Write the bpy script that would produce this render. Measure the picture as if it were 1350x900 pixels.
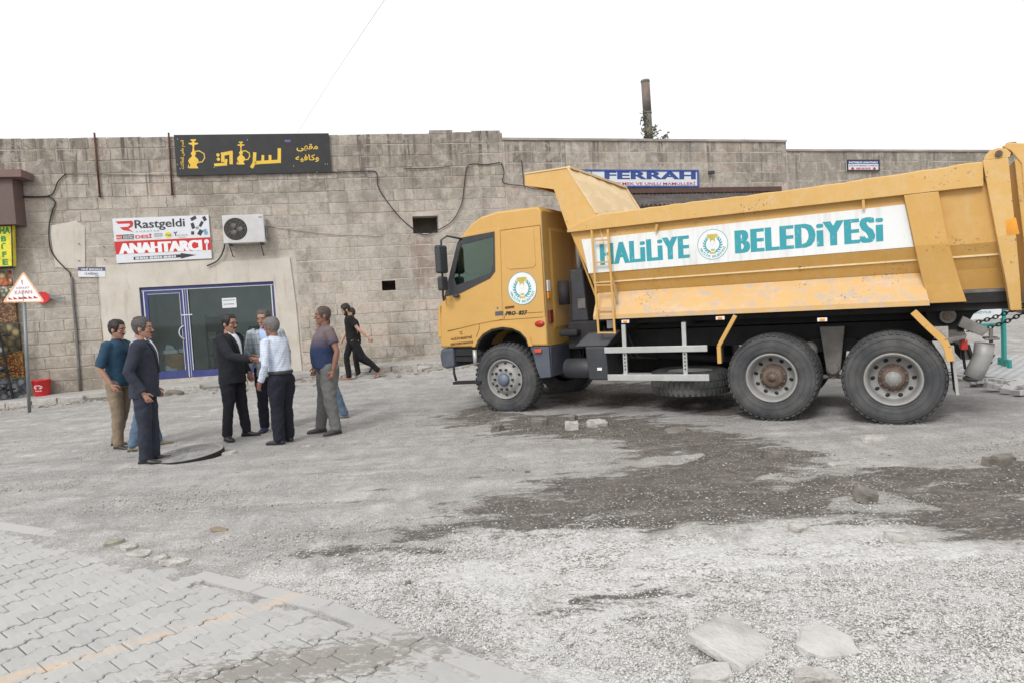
import bpy, bmesh, math, random
import numpy as np
from mathutils import Vector, Matrix
from mathutils.geometry import tessellate_polygon
random.seed(7); RNG = np.random.default_rng(7)
S = bpy.context.scene
for _o in list(bpy.data.objects): bpy.data.objects.remove(_o)
R_ = math.radians
# ------------------------------------------------------------------ camera
PITCH, ROLL, CAM_H, FOC = 0.05305, 0.05738, 1.66411, 900.0
cd = bpy.data.cameras.new('camera'); cam = bpy.data.objects.new('camera', cd); S.collection.objects.link(cam)
cd.sensor_width = 36; cd.lens = 24.0; cd.clip_start = .05; cd.clip_end = 3000
_f = Vector((0, math.cos(PITCH), -math.sin(PITCH))); _u0 = Vector((0, math.sin(PITCH), math.cos(PITCH))); _r0 = Vector((1, 0, 0))
_r = _r0*math.cos(ROLL)-_u0*math.sin(ROLL); _u = _r0*math.sin(ROLL)+_u0*math.cos(ROLL)
m = Matrix((( _r.x, _u.x, -_f.x, 0), (_r.y, _u.y, -_f.y, 0), (_r.z, _u.z, -_f.z, CAM_H), (0, 0, 0, 1)))
cam.matrix_world = m; S.camera = cam
# ------------------------------------------------------------------ world, sun, exposure
W = bpy.data.worlds.new('World'); S.world = W; W.use_nodes = True
nt = W.node_tree; nt.nodes.clear()
_o = nt.nodes.new('ShaderNodeOutputWorld'); _b = nt.nodes.new('ShaderNodeBackground'); _s = nt.nodes.new('ShaderNodeTexSky')
_h = nt.nodes.new('ShaderNodeHueSaturation'); _mx = nt.nodes.new('ShaderNodeMix'); _mx.data_type = 'RGBA'
SUN_EL, SUN_AZ = R_(42), R_(207)          # azimuth clockwise from +Y : the sun stands behind the photographer's left shoulder
_s.sky_type = 'NISHITA'; _s.sun_disc = False; _s.sun_elevation = SUN_EL; _s.sun_rotation = SUN_AZ
_s.air_density = 1.0; _s.dust_density = 4.0; _s.ozone_density = 1.0
_h.inputs['Saturation'].default_value = 0.12
_mx.inputs[0].default_value = 0.72; _mx.inputs[7].default_value = (9.9, 9.9, 9.95, 1)   # thin even cloud layer over the sky
nt.links.new(_s.outputs[0], _h.inputs['Color']); nt.links.new(_h.outputs[0], _mx.inputs[6]); nt.links.new(_mx.outputs[2], _b.inputs[0])
_b.inputs[1].default_value = 0.12; nt.links.new(_b.outputs[0], _o.inputs[0])
sl = bpy.data.lights.new('sun', 'SUN'); sl.energy = 1.5; sl.angle = R_(18); sl.color = (1, .985, .96)
so = bpy.data.objects.new('sun', sl); S.collection.objects.link(so)
_d = Vector((math.sin(SUN_AZ)*math.cos(SUN_EL), math.cos(SUN_AZ)*math.cos(SUN_EL), math.sin(SUN_EL)))
so.rotation_euler = _d.to_track_quat('Z', 'Y').to_euler(); so.location = _d*60
S.view_settings.view_transform = 'Standard'; S.view_settings.look = 'None'; S.view_settings.exposure = 0.13; S.view_settings.gamma = 1
# ------------------------------------------------------------------ pixel -> real plane helpers (survey of the place)
CO = np.array([0, 0, CAM_H])
def ray(px, py):
    u = (px-675)/FOC; v = (450-py)/FOC
    a = math.cos(ROLL)*u+math.sin(ROLL)*v; b = -math.sin(ROLL)*u+math.cos(ROLL)*v
    return np.array([a, b*math.sin(PITCH)+math.cos(PITCH), b*math.cos(PITCH)-math.sin(PITCH)])
class Plane:                       # vertical plane: origin, direction, outward normal (towards the street)
    def __init__(s, o, ang):
        s.o = np.array([o[0], o[1], 0.0]); s.w = np.array([math.cos(ang), math.sin(ang), 0]); s.n = np.array([s.w[1], -s.w[0], 0]); s.ang = ang
    def hit(s, px, py, d=0):
        r = ray(px, py); P0 = s.o+s.n*d
        t = (s.n@(P0-CO))/(s.n@r); P = CO+t*r
        return float((P-P0)@s.w), float(P[2])
    def P(s, u, d, z): q = s.o+s.w*u+s.n*d; return Vector((q[0], q[1], z))
WALL = Plane((-5.16537, 17.6595), .17578)
P1 = WALL.P(5.304, 0, 0)
_a = CO+ray(1035, 187)*1.0
_t = (6.1-CAM_H)/ray(1035, 187)[2]; P2 = CO+ray(1035, 187)*_t
WALL2 = Plane((P1.x, P1.y), math.atan2(P2[1]-P1.y, P2[0]-P1.x))
TR = Plane((-.15269, 10.56531), -.51083)     # near side of the truck, u runs backwards, z up
def wall_d(x, y):
    d1 = (np.stack([x-WALL.o[0], y-WALL.o[1]], -1))@WALL.n[:2]; d2 = (np.stack([x-WALL2.o[0], y-WALL2.o[1]], -1))@WALL2.n[:2]
    return np.where(x < P1.x, d1, np.where(x > P1.x+1, d2, np.minimum(d1, d2)))
def base_rise(x, y):
    u = (x-WALL.o[0])*WALL.w[0]+(y-WALL.o[1])*WALL.w[1]
    return .024*np.clip(u+6.5, -3, 30)
def gh(x, y):                      # large shape of the street
    x = np.asarray(x, float); y = np.asarray(y, float)
    d = wall_d(x, y); k = np.clip((8.5-d)/7.3, 0, 1); k = k*k*(3-2*k)
    k = np.where(d < 1.2, 1, k)
    return base_rise(x, y)*k
def G(px, py, dz=0):
    r = ray(px, py); z = 0.0
    for _ in range(12):
        t = (z+dz-CAM_H)/r[2]; P = CO+t*r; z = .5*z+.5*float(gh(P[0], P[1]))
    return Vector((float(P[0]), float(P[1]), z))
# ------------------------------------------------------------------ object helpers
C = S.collection
def tag(o, label=None, cat=None, group=None, kind=None):
    if label: o['label'] = label
    if cat: o['category'] = cat
    if group: o['group'] = group
    if kind: o['kind'] = kind
    return o
def thing(name, label, cat, loc=(0, 0, 0), rz=0, group=None):
    o = bpy.data.objects.new(name, None); o.empty_display_size = .2; C.objects.link(o)
    o.location = loc; o.rotation_euler = (0, 0, rz); return tag(o, label, cat, group)
def T(*a): return Vector(a)
class MB:
    def __init__(s): s.v = []; s.f = []; s.mi = []; s.cur = 0; s.sm = []
    def add(s, vs, fs, smooth=False):
        k = len(s.v); s.v += [tuple(v) for v in vs]
        for f in fs: s.f.append(tuple(i+k for i in f)); s.mi.append(s.cur); s.sm.append(smooth)
        return s
    def box(s, x0, x1, y0, y1, z0, z1, M=None):
        vs = [Vector((x, y, z)) for z in (z0, z1) for y in (y0, y1) for x in (x0, x1)]
        if M is not None: vs = [M @ v for v in vs]
        return s.add(vs, [(0, 2, 3, 1), (4, 5, 7, 6), (0, 1, 5, 4), (2, 6, 7, 3), (0, 4, 6, 2), (1, 3, 7, 5)])
    def hexa(s, p):                # 8 points: bottom loop 4, top loop 4
        return s.add(p, [(3, 2, 1, 0), (4, 5, 6, 7), (0, 1, 5, 4), (1, 2, 6, 5), (2, 3, 7, 6), (3, 0, 4, 7)])
    def bar(s, a, b, w, h, up=(0, 0, 1)):
        a = Vector(a); b = Vector(b); d = (b-a).normalized(); up = Vector(up)
        if abs(d.dot(up)) > .98: up = Vector((1, 0, 0))
        x = d.cross(up).normalized()*w/2; y = x.cross(d).normalized()*h/2
        return s.hexa([a-x-y, a+x-y, b+x-y, b-x-y, a-x+y, a+x+y, b+x+y, b-x+y])
    def tube(s, pts, r, n=8, cap=True, smooth=True):
        pts = [Vector(p) for p in pts]; rr = r if isinstance(r, (list, tuple)) else [r]*len(pts)
        rings = []; up = None
        for i, p in enumerate(pts):
            d = (pts[min(i+1, len(pts)-1)]-pts[max(i-1, 0)])
            d = d.normalized() if d.length > 1e-9 else Vector((0, 0, 1))
            if up is None: up = Vector((0, 0, 1)) if abs(d.z) < .9 else Vector((1, 0, 0))
            x = d.cross(up)
            if x.length < 1e-4: x = d.orthogonal()
            x.normalize(); y = d.cross(x).normalized(); up = -y if False else x.cross(d)
            q = rr[i]; ra, rb = q if isinstance(q, tuple) else (q, q)
            rings.append([p+x*math.cos(2*math.pi*k/n)*ra+y*math.sin(2*math.pi*k/n)*rb for k in range(n)])
        return s.loft(rings, cap, smooth)
    def loft(s, rings, cap=True, smooth=True, closed=True):
        n = len(rings[0]); vs = [v for r in rings for v in r]; fs = []
        for i in range(len(rings)-1):
            for k in range(n if closed else n-1):
                a = i*n+k; b = i*n+(k+1) % n; fs.append((a, b, b+n, a+n))
        s.add(vs, fs, smooth)
        if cap:
            k = len(s.v)-len(vs)
            s.f.append(tuple(range(k+n-1, k-1, -1))); s.f.append(tuple(range(k+len(vs)-n, k+len(vs)))); s.mi += [s.cur]*2; s.sm += [False]*2
        return s
    def lathe(s, prof, M, n=32, smooth=True):      # profile (r, h) about local z
        rings = [[M @ Vector((r*math.cos(2*math.pi*k/n), r*math.sin(2*math.pi*k/n), h)) for k in range(n)] for r, h in prof]
        return s.loft(rings, False, smooth)
    def plate(s, outer, holes, fn, d0, d1):        # outline (a, b) with holes, fn(a, b, d) -> point ; solid between d0 and d1
        loops = [outer]+list(holes); flat = [p for l in loops for p in l]
        tri = tessellate_polygon([[Vector((p[0], p[1], 0)) for p in l] for l in loops])
        n = len(flat); vs = [fn(a, b, d0) for a, b in flat]+[fn(a, b, d1) for a, b in flat]
        fs = [tuple(t) for t in tri]+[tuple(i+n for i in reversed(t)) for t in tri]
        k = 0
        for l in loops:
            m_ = len(l)
            for i in range(m_): a = k+i; b = k+(i+1) % m_; fs.append((a, b, b+n, a+n))
            k += m_
        return s.add(vs, fs)
    def sheet(s, outer, fn, d=0):
        tri = tessellate_polygon([[Vector((p[0], p[1], 0)) for p in outer]])
        return s.add([fn(a, b, d) for a, b in outer], [tuple(t) for t in tri])
    def ball(s, c, r, n=10, m_=7, M=None):
        c = Vector(c); rx, ry, rz = r if isinstance(r, (tuple, list)) else (r, r, r)
        rings = []
        for i in range(m_+1):
            a = math.pi*i/m_; q = max(math.sin(a), 1e-3)
            ring = [Vector((rx*q*math.cos(2*math.pi*k/n), ry*q*math.sin(2*math.pi*k/n), -rz*math.cos(a))) for k in range(n)]
            if M is not None: ring = [M @ v for v in ring]
            rings.append([c+v for v in ring])
        return s.loft(rings, True, True)
    def mesh(s, name, mats=()):
        me = bpy.data.meshes.new(name); me.from_pydata(s.v, [], s.f)
        for m_ in (mats if isinstance(mats, (list, tuple)) else [mats]): me.materials.append(m_)
        me.polygons.foreach_set('material_index', s.mi); me.polygons.foreach_set('use_smooth', s.sm)
        bm = bmesh.new(); bm.from_mesh(me); bmesh.ops.recalc_face_normals(bm, faces=bm.faces); bm.to_mesh(me); bm.free()
        me.update(); return me
    def build(s, name, mats, parent=None, bevel=0, seg=2, **kw):
        o = bpy.data.objects.new(name, s.mesh(name, mats)); C.objects.link(o)
        if parent is not None: o.parent = parent
        if bevel:
            b = o.modifiers.new('bevel', 'BEVEL'); b.width = bevel; b.segments = seg; b.limit_method = 'ANGLE'; b.angle_limit = R_(35); b.harden_normals = False
        if kw: tag(o, **kw)
        return o
def inst(name, me, parent, loc=(0, 0, 0), rot=(0, 0, 0), sc=(1, 1, 1)):
    o = bpy.data.objects.new(name, me); o.location = loc; o.rotation_euler = rot; o.scale = sc; o.parent = parent; C.objects.link(o); return o
# ------------------------------------------------------------------ text
def text_geo(body, bold=0.0, space=1.0):
    cu = bpy.data.curves.new('lettering', 'FONT'); cu.body = body; cu.offset = bold; cu.resolution_u = 3; cu.space_character = space
    ob = bpy.data.objects.new('lettering', cu); C.objects.link(ob); dg = bpy.context.evaluated_depsgraph_get()
    me = bpy.data.meshes.new_from_object(ob.evaluated_get(dg)); vs = [tuple(v.co) for v in me.vertices]; fs = [tuple(p.vertices) for p in me.polygons]
    bpy.data.objects.remove(ob); bpy.data.curves.remove(cu); bpy.data.meshes.remove(me)
    return vs, fs
def put_text(mb, body, box, fn, d, bold=0.0, space=1.0, skew=0.0, fat=0.0):     # box (a0, a1, b0, b1)
    vs, fs = text_geo(body, bold, space)
    if fat:
        base = vs; vs = []; f0 = fs; fs = []; sg = -1 if fn(0, 0, 1).y > fn(0, 0, 0).y else 1
        for q in (-1.5, -.5, .5, 1.5): k = len(vs); vs += [(v[0]+q*fat, v[1], q) for v in base]; fs += [tuple(i+k for i in f) for f in f0]
    if not vs: return mb
    xs = [v[0] for v in vs]; ys = [v[1] for v in vs]; x0, x1, y0, y1 = min(xs), max(xs), min(ys), max(ys); a0, a1, b0, b1 = box
    P = []
    for v in vs:
        q = (v[1]-y0)/max(y1-y0, 1e-6); P.append(fn(a0+(v[0]-x0)/max(x1-x0, 1e-6)*(a1-a0)+skew*(q-.5)*(b1-b0), b0+q*(b1-b0), d+v[2]*.0001))
    return mb.add(P, fs)
def arc_text(mb, body, cx, cz, r, a_from, a_to, h, fn, d, bold=0.02, inside=False):   # letters along an arc
    n = len(body)
    for i, ch in enumerate(body):
        if ch == ' ': continue
        a = a_from+(a_to-a_from)*(i+.5)/n; vs, fs = text_geo(ch, bold)
        if not vs: continue
        xs = [v[0] for v in vs]; ys = [v[1] for v in vs]; w = max(xs)-min(xs); cx_ = (max(xs)+min(xs))/2
        rad = Vector((math.cos(a), math.sin(a))); tg = Vector((-rad.y, rad.x)) if a_to > a_from else Vector((rad.y, -rad.x)); up = rad if a_to < a_from else -rad
        mb.add([fn(cx+rad.x*r+tg.x*(v[0]-cx_)*h+up.x*(v[1]-.35)*h, cz+rad.y*r+tg.y*(v[0]-cx_)*h+up.y*(v[1]-.35)*h, d) for v in vs], fs)
    return mb
# ------------------------------------------------------------------ materials
class NT:
    def __init__(s, name):
        s.m = bpy.data.materials.new(name); s.m.use_nodes = True; s.t = s.m.node_tree; s.t.nodes.clear()
        s.out = s.n('ShaderNodeOutputMaterial'); s.b = s.n('ShaderNodeBsdfPrincipled'); s.l(s.b.outputs[0], s.out.inputs[0])
    def n(s, k, **kw):
        x = s.t.nodes.new(k)
        for a, b in kw.items(): setattr(x, a, b)
        return x
    def l(s, a, b): s.t.links.new(a, b)
    def pos(s, mode='Object', scale=(1, 1, 1), loc=(0, 0, 0)):
        mp = s.n('ShaderNodeMapping'); mp.inputs['Scale'].default_value = scale; mp.inputs['Location'].default_value = loc
        if mode == 'World': g = s.n('ShaderNodeNewGeometry'); s.l(g.outputs['Position'], mp.inputs[0])
        else: g = s.n('ShaderNodeTexCoord'); s.l(g.outputs[mode], mp.inputs[0])
        return mp.outputs[0]
    def noise(s, vec, scale=5, detail=4, rough=.55, dist=0):
        x = s.n('ShaderNodeTexNoise'); x.inputs['Scale'].default_value = scale; x.inputs['Detail'].default_value = detail; x.inputs['Roughness'].default_value = rough; x.inputs['Distortion'].default_value = dist
        s.l(vec, x.inputs['Vector']); return x.outputs['Fac']
    def vor(s, vec, scale=5, feature='F1', out='Distance', rnd=1):
        x = s.n('ShaderNodeTexVoronoi', feature=feature); x.inputs['Scale'].default_value = scale; x.inputs['Randomness'].default_value = rnd; s.l(vec, x.inputs['Vector']); return x.outputs[out]
    def ramp(s, fac, stops):
        x = s.n('ShaderNodeValToRGB'); e = x.color_ramp.elements
        while len(e) < len(stops): e.new(.5)
        for q, (p, c) in zip(e, stops): q.position = p; q.color = (c, c, c, 1) if isinstance(c, (int, float)) else (*c, 1)
        s.l(fac, x.inputs[0]); return x.outputs[0]
    def mix(s, fac, a, b, mode='MIX'):
        x = s.n('ShaderNodeMix', data_type='RGBA', blend_type=mode)
        for i, q in ((0, fac), (6, a), (7, b)):
            if isinstance(q, (int, float)): x.inputs[i].default_value = q if i == 0 else (q, q, q, 1)
            elif isinstance(q, (tuple, list)): x.inputs[i].default_value = (*q[:3], 1)
            else: s.l(q, x.inputs[i])
        return x.outputs[2]
    def math(s, op, a, b=0, c=0):
        x = s.n('ShaderNodeMath', operation=op)
        for i, q in enumerate((a, b, c)):
            if isinstance(q, (int, float)): x.inputs[i].default_value = q
            else: s.l(q, x.inputs[i])
        return x.outputs[0]
    def bump(s, h, strength=.3, dist=.01, nrm=None):
        x = s.n('ShaderNodeBump'); x.inputs['Strength'].default_value = strength; x.inputs['Distance'].default_value = dist; s.l(h, x.inputs['Height'])
        if nrm is not None: s.l(nrm, x.inputs['Normal'])
        return x.outputs[0]
    def fin(s, col, rough=.7, nrm=None, metal=0, **kw):
        for k, q in (('Base Color', col), ('Roughness', rough), ('Metallic', metal)):
            if isinstance(q, (int, float)): s.b.inputs[k].default_value = q
            elif isinstance(q, (tuple, list)): s.b.inputs[k].default_value = (*q[:3], 1)
            else: s.l(q, s.b.inputs[k])
        if nrm is not None: s.l(nrm, s.b.inputs['Normal'])
        for k, q in kw.items(): s.b.inputs[k.replace('_', ' ')].default_value = q
        return s.m
def sr(*c):                                     # 0..255 screen colour -> linear
    return tuple(((x/255+.055)/1.055)**2.4 if x/255 > .04045 else x/255/12.92 for x in c)
def pm(name, col, rough=.6, var=.25, sc=6, bump=.15, bsc=80, metal=0, mode='Object', dust=0, dustc=(.36, .34, .31), bd=.004, **kw):
    m_ = NT(name); v = m_.pos(mode); n1 = m_.noise(v, sc, 5); n2 = m_.noise(v, bsc, 3)
    dark = tuple(c*(1-var) for c in col); lite = tuple(min(1, c*(1+var*.6)) for c in col)
    c = m_.mix(m_.ramp(n1, [(.3, 0), (.7, 1)]), dark, lite)
    if dust: c = m_.mix(m_.ramp(m_.noise(v, sc*.6, 6, .65), [(.35, 0), (.75, dust)]), c, dustc)
    return m_.fin(c, rough, m_.bump(n2, bump, bd) if bump else None, metal, **kw)
# ------------------------------------------------------------------ noise for geometry
def _hash(ix, iy, s): 
    h = (ix.astype(np.int64)*374761393+iy.astype(np.int64)*668265263+s*974711) & 0xffffffff
    h = ((h ^ (h >> 13))*1274126177) & 0xffffffff; return ((h ^ (h >> 16)) & 0xffff)/65535.0
def vnoise(x, y, s=0):
    x = np.asarray(x, float); y = np.asarray(y, float); ix = np.floor(x); iy = np.floor(y); fx = x-ix; fy = y-iy; fx = fx*fx*(3-2*fx); fy = fy*fy*(3-2*fy)
    a = _hash(ix, iy, s); b = _hash(ix+1, iy, s); c = _hash(ix, iy+1, s); d = _hash(ix+1, iy+1, s)
    return (a*(1-fx)+b*fx)*(1-fy)+(c*(1-fx)+d*fx)*fy
def fbm(x, y, sc, octv=4, s=0, g=.5):
    r = 0; a = 1; t = 0
    for i in range(octv): r = r+a*vnoise(np.asarray(x)*sc*2**i+17.3*i, np.asarray(y)*sc*2**i-9.1*i, s+i); t += a; a *= g
    return r/t
def inpoly(x, y, poly):            # soft signed distance to a polygon, positive inside
    d = np.full(np.shape(x), 1e9); ins = np.zeros(np.shape(x), bool); n = len(poly)
    for i in range(n):
        (ax, ay), (bx, by) = poly[i], poly[(i+1) % n]
        ex, ey = bx-ax, by-ay; t = np.clip(((x-ax)*ex+(y-ay)*ey)/(ex*ex+ey*ey+1e-12), 0, 1)
        d = np.minimum(d, np.hypot(x-ax-t*ex, y-ay-t*ey))
        c = ((ay > y) != (by > y)); xi = ax+(y-ay)*(bx-ax)/((by-ay) if by != ay else 1e-9); ins ^= (c & (x < xi))
    return np.where(ins, d, -d)
def GL(*pts): return [(lambda q: (q.x, q.y))(G(a, b)) for a, b in pts]
# zones of the street, in metres (surveyed)
DIRT_SHADE = [GL((630, 562), (665, 549), (730, 543), (800, 545), (870, 551), (940, 562), (985, 578), (1000, 590), (960, 598), (905, 588), (860, 592), (800, 586), (740, 583), (680, 577), (640, 572)),
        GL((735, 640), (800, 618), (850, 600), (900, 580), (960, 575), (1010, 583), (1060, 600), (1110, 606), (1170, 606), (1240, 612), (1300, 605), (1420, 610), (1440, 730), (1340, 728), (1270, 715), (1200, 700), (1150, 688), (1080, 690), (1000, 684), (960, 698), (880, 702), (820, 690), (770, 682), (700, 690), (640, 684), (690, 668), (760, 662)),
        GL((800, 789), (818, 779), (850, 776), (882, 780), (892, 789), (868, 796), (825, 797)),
        GL((590, 560), (610, 540), (650, 528), (700, 533), (690, 549), (640, 562)), GL((640, 700), (560, 690), (420, 735), (350, 752), (420, 748), (560, 722)), GL((700, 508), (960, 500), (1010, 522), (960, 546), (850, 538), (720, 530))]  # last outline paints the shade under the truck together with dark soil
LIGHT = [GL((860, 596), (905, 588), (930, 600), (880, 617), (800, 622), (740, 625)), GL((1010, 625), (1080, 612), (1180, 618), (1150, 640), (1050, 645), (960, 655)),
         GL((1100, 655), (1150, 640), (1200, 655), (1250, 672), (1180, 680), (1090, 672)), GL((985, 572), (1100, 570), (1400, 580), (1400, 600), (1250, 604), (1100, 602), (1020, 596))]
WHITE = GL((330, 762), (420, 745), (560, 722), (640, 700), (760, 690), (880, 707), (960, 700), (1080, 694), (1150, 692), (1200, 704), (1270, 719), (1340, 732), (1500, 745), (1700, 1100), (300, 1100), (700, 900), (440, 790))
PAVE_EDGE = [G(-60, 676), G(0, 690), G(143, 712), G(270, 752), G(350, 771), G(440, 793), G(560, 838), G(700, 893), G(790, 935)]
_e0 = PAVE_EDGE[1]; _e1 = PAVE_EDGE[7]; EDIR = (_e1-_e0).normalized(); EDIR.z = 0; ENRM = Vector((EDIR.y, -EDIR.x, 0))   # towards the paved side?
if ENRM.dot(Vector((-3, 2, 0))-_e0) < 0: ENRM = -ENRM
EN2 = ENRM if (Vector((-3, 3, 0))-_e0).dot(ENRM) > 0 else -ENRM
def pave_d(x, y):
    e = np.array([EDIR.x, EDIR.y]); n = np.array([EN2.x, EN2.y]); s_ = (x-_e0.x)*n[0]+(y-_e0.y)*n[1]; return s_
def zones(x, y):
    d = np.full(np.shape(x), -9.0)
    for i, p in enumerate(DIRT_SHADE):
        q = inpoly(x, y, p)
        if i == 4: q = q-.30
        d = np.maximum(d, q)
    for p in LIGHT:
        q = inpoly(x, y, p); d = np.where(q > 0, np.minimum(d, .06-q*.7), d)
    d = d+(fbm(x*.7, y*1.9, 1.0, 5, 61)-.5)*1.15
    dirt_shade = np.clip(.5+d*1.35, 0, 1); w = np.clip(.5+inpoly(x, y, WHITE)*.75, 0, 1)
    return dirt_shade, w
# ------------------------------------------------------------------ ground
def street_mat():
    m_ = NT('street_dust'); v = m_.pos('World'); at = m_.n('ShaderNodeAttribute', attribute_name='zone'); sp = m_.n('ShaderNodeSeparateColor'); m_.l(at.outputs['Color'], sp.inputs[0])
    D, Wt, K = sp.outputs[0], sp.outputs[1], sp.outputs[2]
    vs = m_.pos('World', (1, .45, 1)); n0 = m_.noise(vs, .9, 6, .6); n1 = m_.noise(m_.pos('World', (1, .6, 1)), 3.5, 8, .68, .4); n2 = m_.noise(v, 30, 5, .7); n3 = m_.noise(v, 120, 3, .6)
    peb = m_.vor(v, 75, out='Color'); pebd = m_.vor(v, 75); ps = m_.n('ShaderNodeSeparateColor'); m_.l(peb, ps.inputs[0]); pr = ps.outputs[0]
    dust = m_.mix(m_.ramp(n0, [(.3, 0), (.7, 1)]), sr(160, 159, 157), sr(192, 190, 187))
    trk = m_.noise(m_.pos('World', (.35, 2.4, 1)), 1.3, 7, .7, .3); dust = m_.mix(m_.ramp(trk, [(.46, 0), (.6, .75)]), dust, sr(146, 142, 138)); dust = m_.mix(m_.ramp(m_.noise(m_.pos('World', (.5, 2.0, 1), (4, 9, 0)), 2.1, 6, .7), [(.55, 0), (.66, .7)]), dust, sr(208, 206, 203))
    dust = m_.mix(m_.ramp(n1, [(.38, .75), (.62, 0)]), dust, sr(140, 137, 135))
    dust = m_.mix(m_.ramp(n2, [(.45, 0), (.75, .5)]), dust, sr(200, 197, 192))
    dust = m_.mix(m_.ramp(pr, [(.80, 0), (.9, .35)]), dust, sr(212, 209, 204))
    dust = m_.mix(m_.ramp(pr, [(.05, .4), (.1, 0)]), dust, sr(120, 116, 112))
    gp = m_.ramp(m_.math('ADD', m_.noise(m_.pos('World', (.8, 1.5, 1), (2, 5, 0)), 1.5, 6, .7), m_.math('MULTIPLY', m_.math('SUBTRACT', n2, .5), .3)), [(.46, 0), (.62, 1)])
    wg = m_.mix(pr, sr(190, 189, 186), sr(214, 213, 211)); wg = m_.mix(m_.math('MULTIPLY', m_.ramp(pr, [(.34, 1), (.40, 0)]), gp), wg, sr(124, 116, 108)); wg = m_.mix(m_.ramp(n1, [(.52, 0), (.68, .5)]), wg, sr(166, 161, 155))
    soil = m_.mix(m_.ramp(n2, [(.3, 0), (.7, 1)]), sr(72, 68, 65), sr(112, 107, 102)); soil = m_.mix(m_.ramp(pr, [(.9, 0), (.94, .6)]), soil, sr(190, 186, 180))  # soil tone, also colours the painted shade under the truck
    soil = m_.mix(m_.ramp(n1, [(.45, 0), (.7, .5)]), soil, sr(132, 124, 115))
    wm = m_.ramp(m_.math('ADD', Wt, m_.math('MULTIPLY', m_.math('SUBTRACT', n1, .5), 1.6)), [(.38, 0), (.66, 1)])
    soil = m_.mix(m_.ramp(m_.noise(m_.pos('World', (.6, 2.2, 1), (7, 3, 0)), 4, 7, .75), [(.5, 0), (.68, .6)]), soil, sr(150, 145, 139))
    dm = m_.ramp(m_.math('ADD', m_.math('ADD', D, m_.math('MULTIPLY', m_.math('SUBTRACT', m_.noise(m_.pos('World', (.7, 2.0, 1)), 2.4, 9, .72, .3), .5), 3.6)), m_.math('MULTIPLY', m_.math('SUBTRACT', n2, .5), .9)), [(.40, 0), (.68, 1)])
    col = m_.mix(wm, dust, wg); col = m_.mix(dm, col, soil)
    col = m_.mix(m_.ramp(n3, [(.3, .12), (.6, 0)]), col, sr(95, 92, 88))
    h = m_.math('ADD', m_.math('MULTIPLY', n2, .6), m_.math('ADD', m_.math('MULTIPLY', pebd, -.7), m_.math('MULTIPLY', n3, .4)))
    return m_.fin(col, .9, m_.bump(h, .7, .018), 0, Specular_IOR_Level=.25)
STREET = street_mat()
def street_sheet():
    ys = np.concatenate([np.geomspace(1.6, 26, 640)]); ks = np.linspace(-1, 1, 560)
    Y = np.repeat(ys[:, None], len(ks), 1); X = ks[None]*(1.05*Y+1.2)
    Z = gh(X, Y).copy(); dirt_shade, w = zones(X, Y)
    flat = np.clip((pave_d(X, Y))*3, 0, 1)
    Z += (fbm(X, Y, .55, 4, 3)-.5)*.07*(1-flat)*np.clip(1.2-Y/60, .3, 1) + (fbm(X, Y, 4, 4, 9)-.5)*.035*(1-flat)
    Z += (fbm(X*.3, Y*1.9, 1.0, 3, 41)-.5)*.06*(1-flat)*(Y > 4)
    Z += dirt_shade*(fbm(X, Y, 9, 4, 21)-.35)*.045*(1-flat)+w*(fbm(X, Y, 28, 2, 31)-.5)*.012*(1-flat)
    inner = wall_d(X, Y) < -.3
    Z -= flat*.045+np.where(inner, .6, 0)
    near = np.exp(-(((X+3.4)/2.2)**2+((Y-9)/1.6)**2)); Z = Z*(1-near*.6)+gh(X, Y)*near*.6
    n, k = Y.shape; V = np.stack([X.ravel(), Y.ravel(), Z.ravel()], 1)
    i = np.arange((n-1)*(k-1)); r = i//(k-1); c = i % (k-1); a = r*k+c; Fc = np.stack([a, a+1, a+1+k, a+k], 1)
    me = bpy.data.meshes.new('street'); me.vertices.add(len(V)); me.vertices.foreach_set('co', V.ravel()); me.loops.add(Fc.size); me.loops.foreach_set('vertex_index', Fc.ravel())
    me.polygons.add(len(Fc)); me.polygons.foreach_set('loop_start', np.arange(0, Fc.size, 4)); me.polygons.foreach_set('loop_total', np.full(len(Fc), 4)); me.update(); me.validate()
    ca = me.color_attributes.new('zone', 'FLOAT_COLOR', 'POINT'); arr = np.zeros((len(V), 4)); arr[:, 0] = dirt_shade.ravel(); arr[:, 1] = w.ravel(); arr[:, 3] = 1; ca.data.foreach_set('color', arr.ravel())
    me.polygons.foreach_set('use_smooth', np.ones(len(Fc), bool)); me.materials.append(STREET)
    o = bpy.data.objects.new('street', me); C.objects.link(o); tag(o, 'dusty unpaved street of crushed stone with dark soil patches and painted shade under the truck', kind='structure'); return o
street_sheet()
g_ = MB(); g_.add([(-900, -900, -.35), (900, -900, -.35), (900, 1200, -.35), (-900, 1200, -.35)], [(0, 1, 2, 3)])
g_.build('ground', pm('earth', sr(150, 145, 138), .95, mode='World', sc=.2), label='wide flat ground stretching to the horizon', kind='structure')
# street surface behind and beside the photographer (outside the fine sheet)
g_ = MB(); g_.add([(-40, -30, -.03), (40, -30, -.03), (40, 1.62, -.03), (-40, 1.62, -.03)], [(0, 1, 2, 3)])
g_.build('street_surface_behind', STREET, label='dusty street behind the photographer', kind='structure')
def local_z(x, y): return float(gh(x, y))
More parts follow.
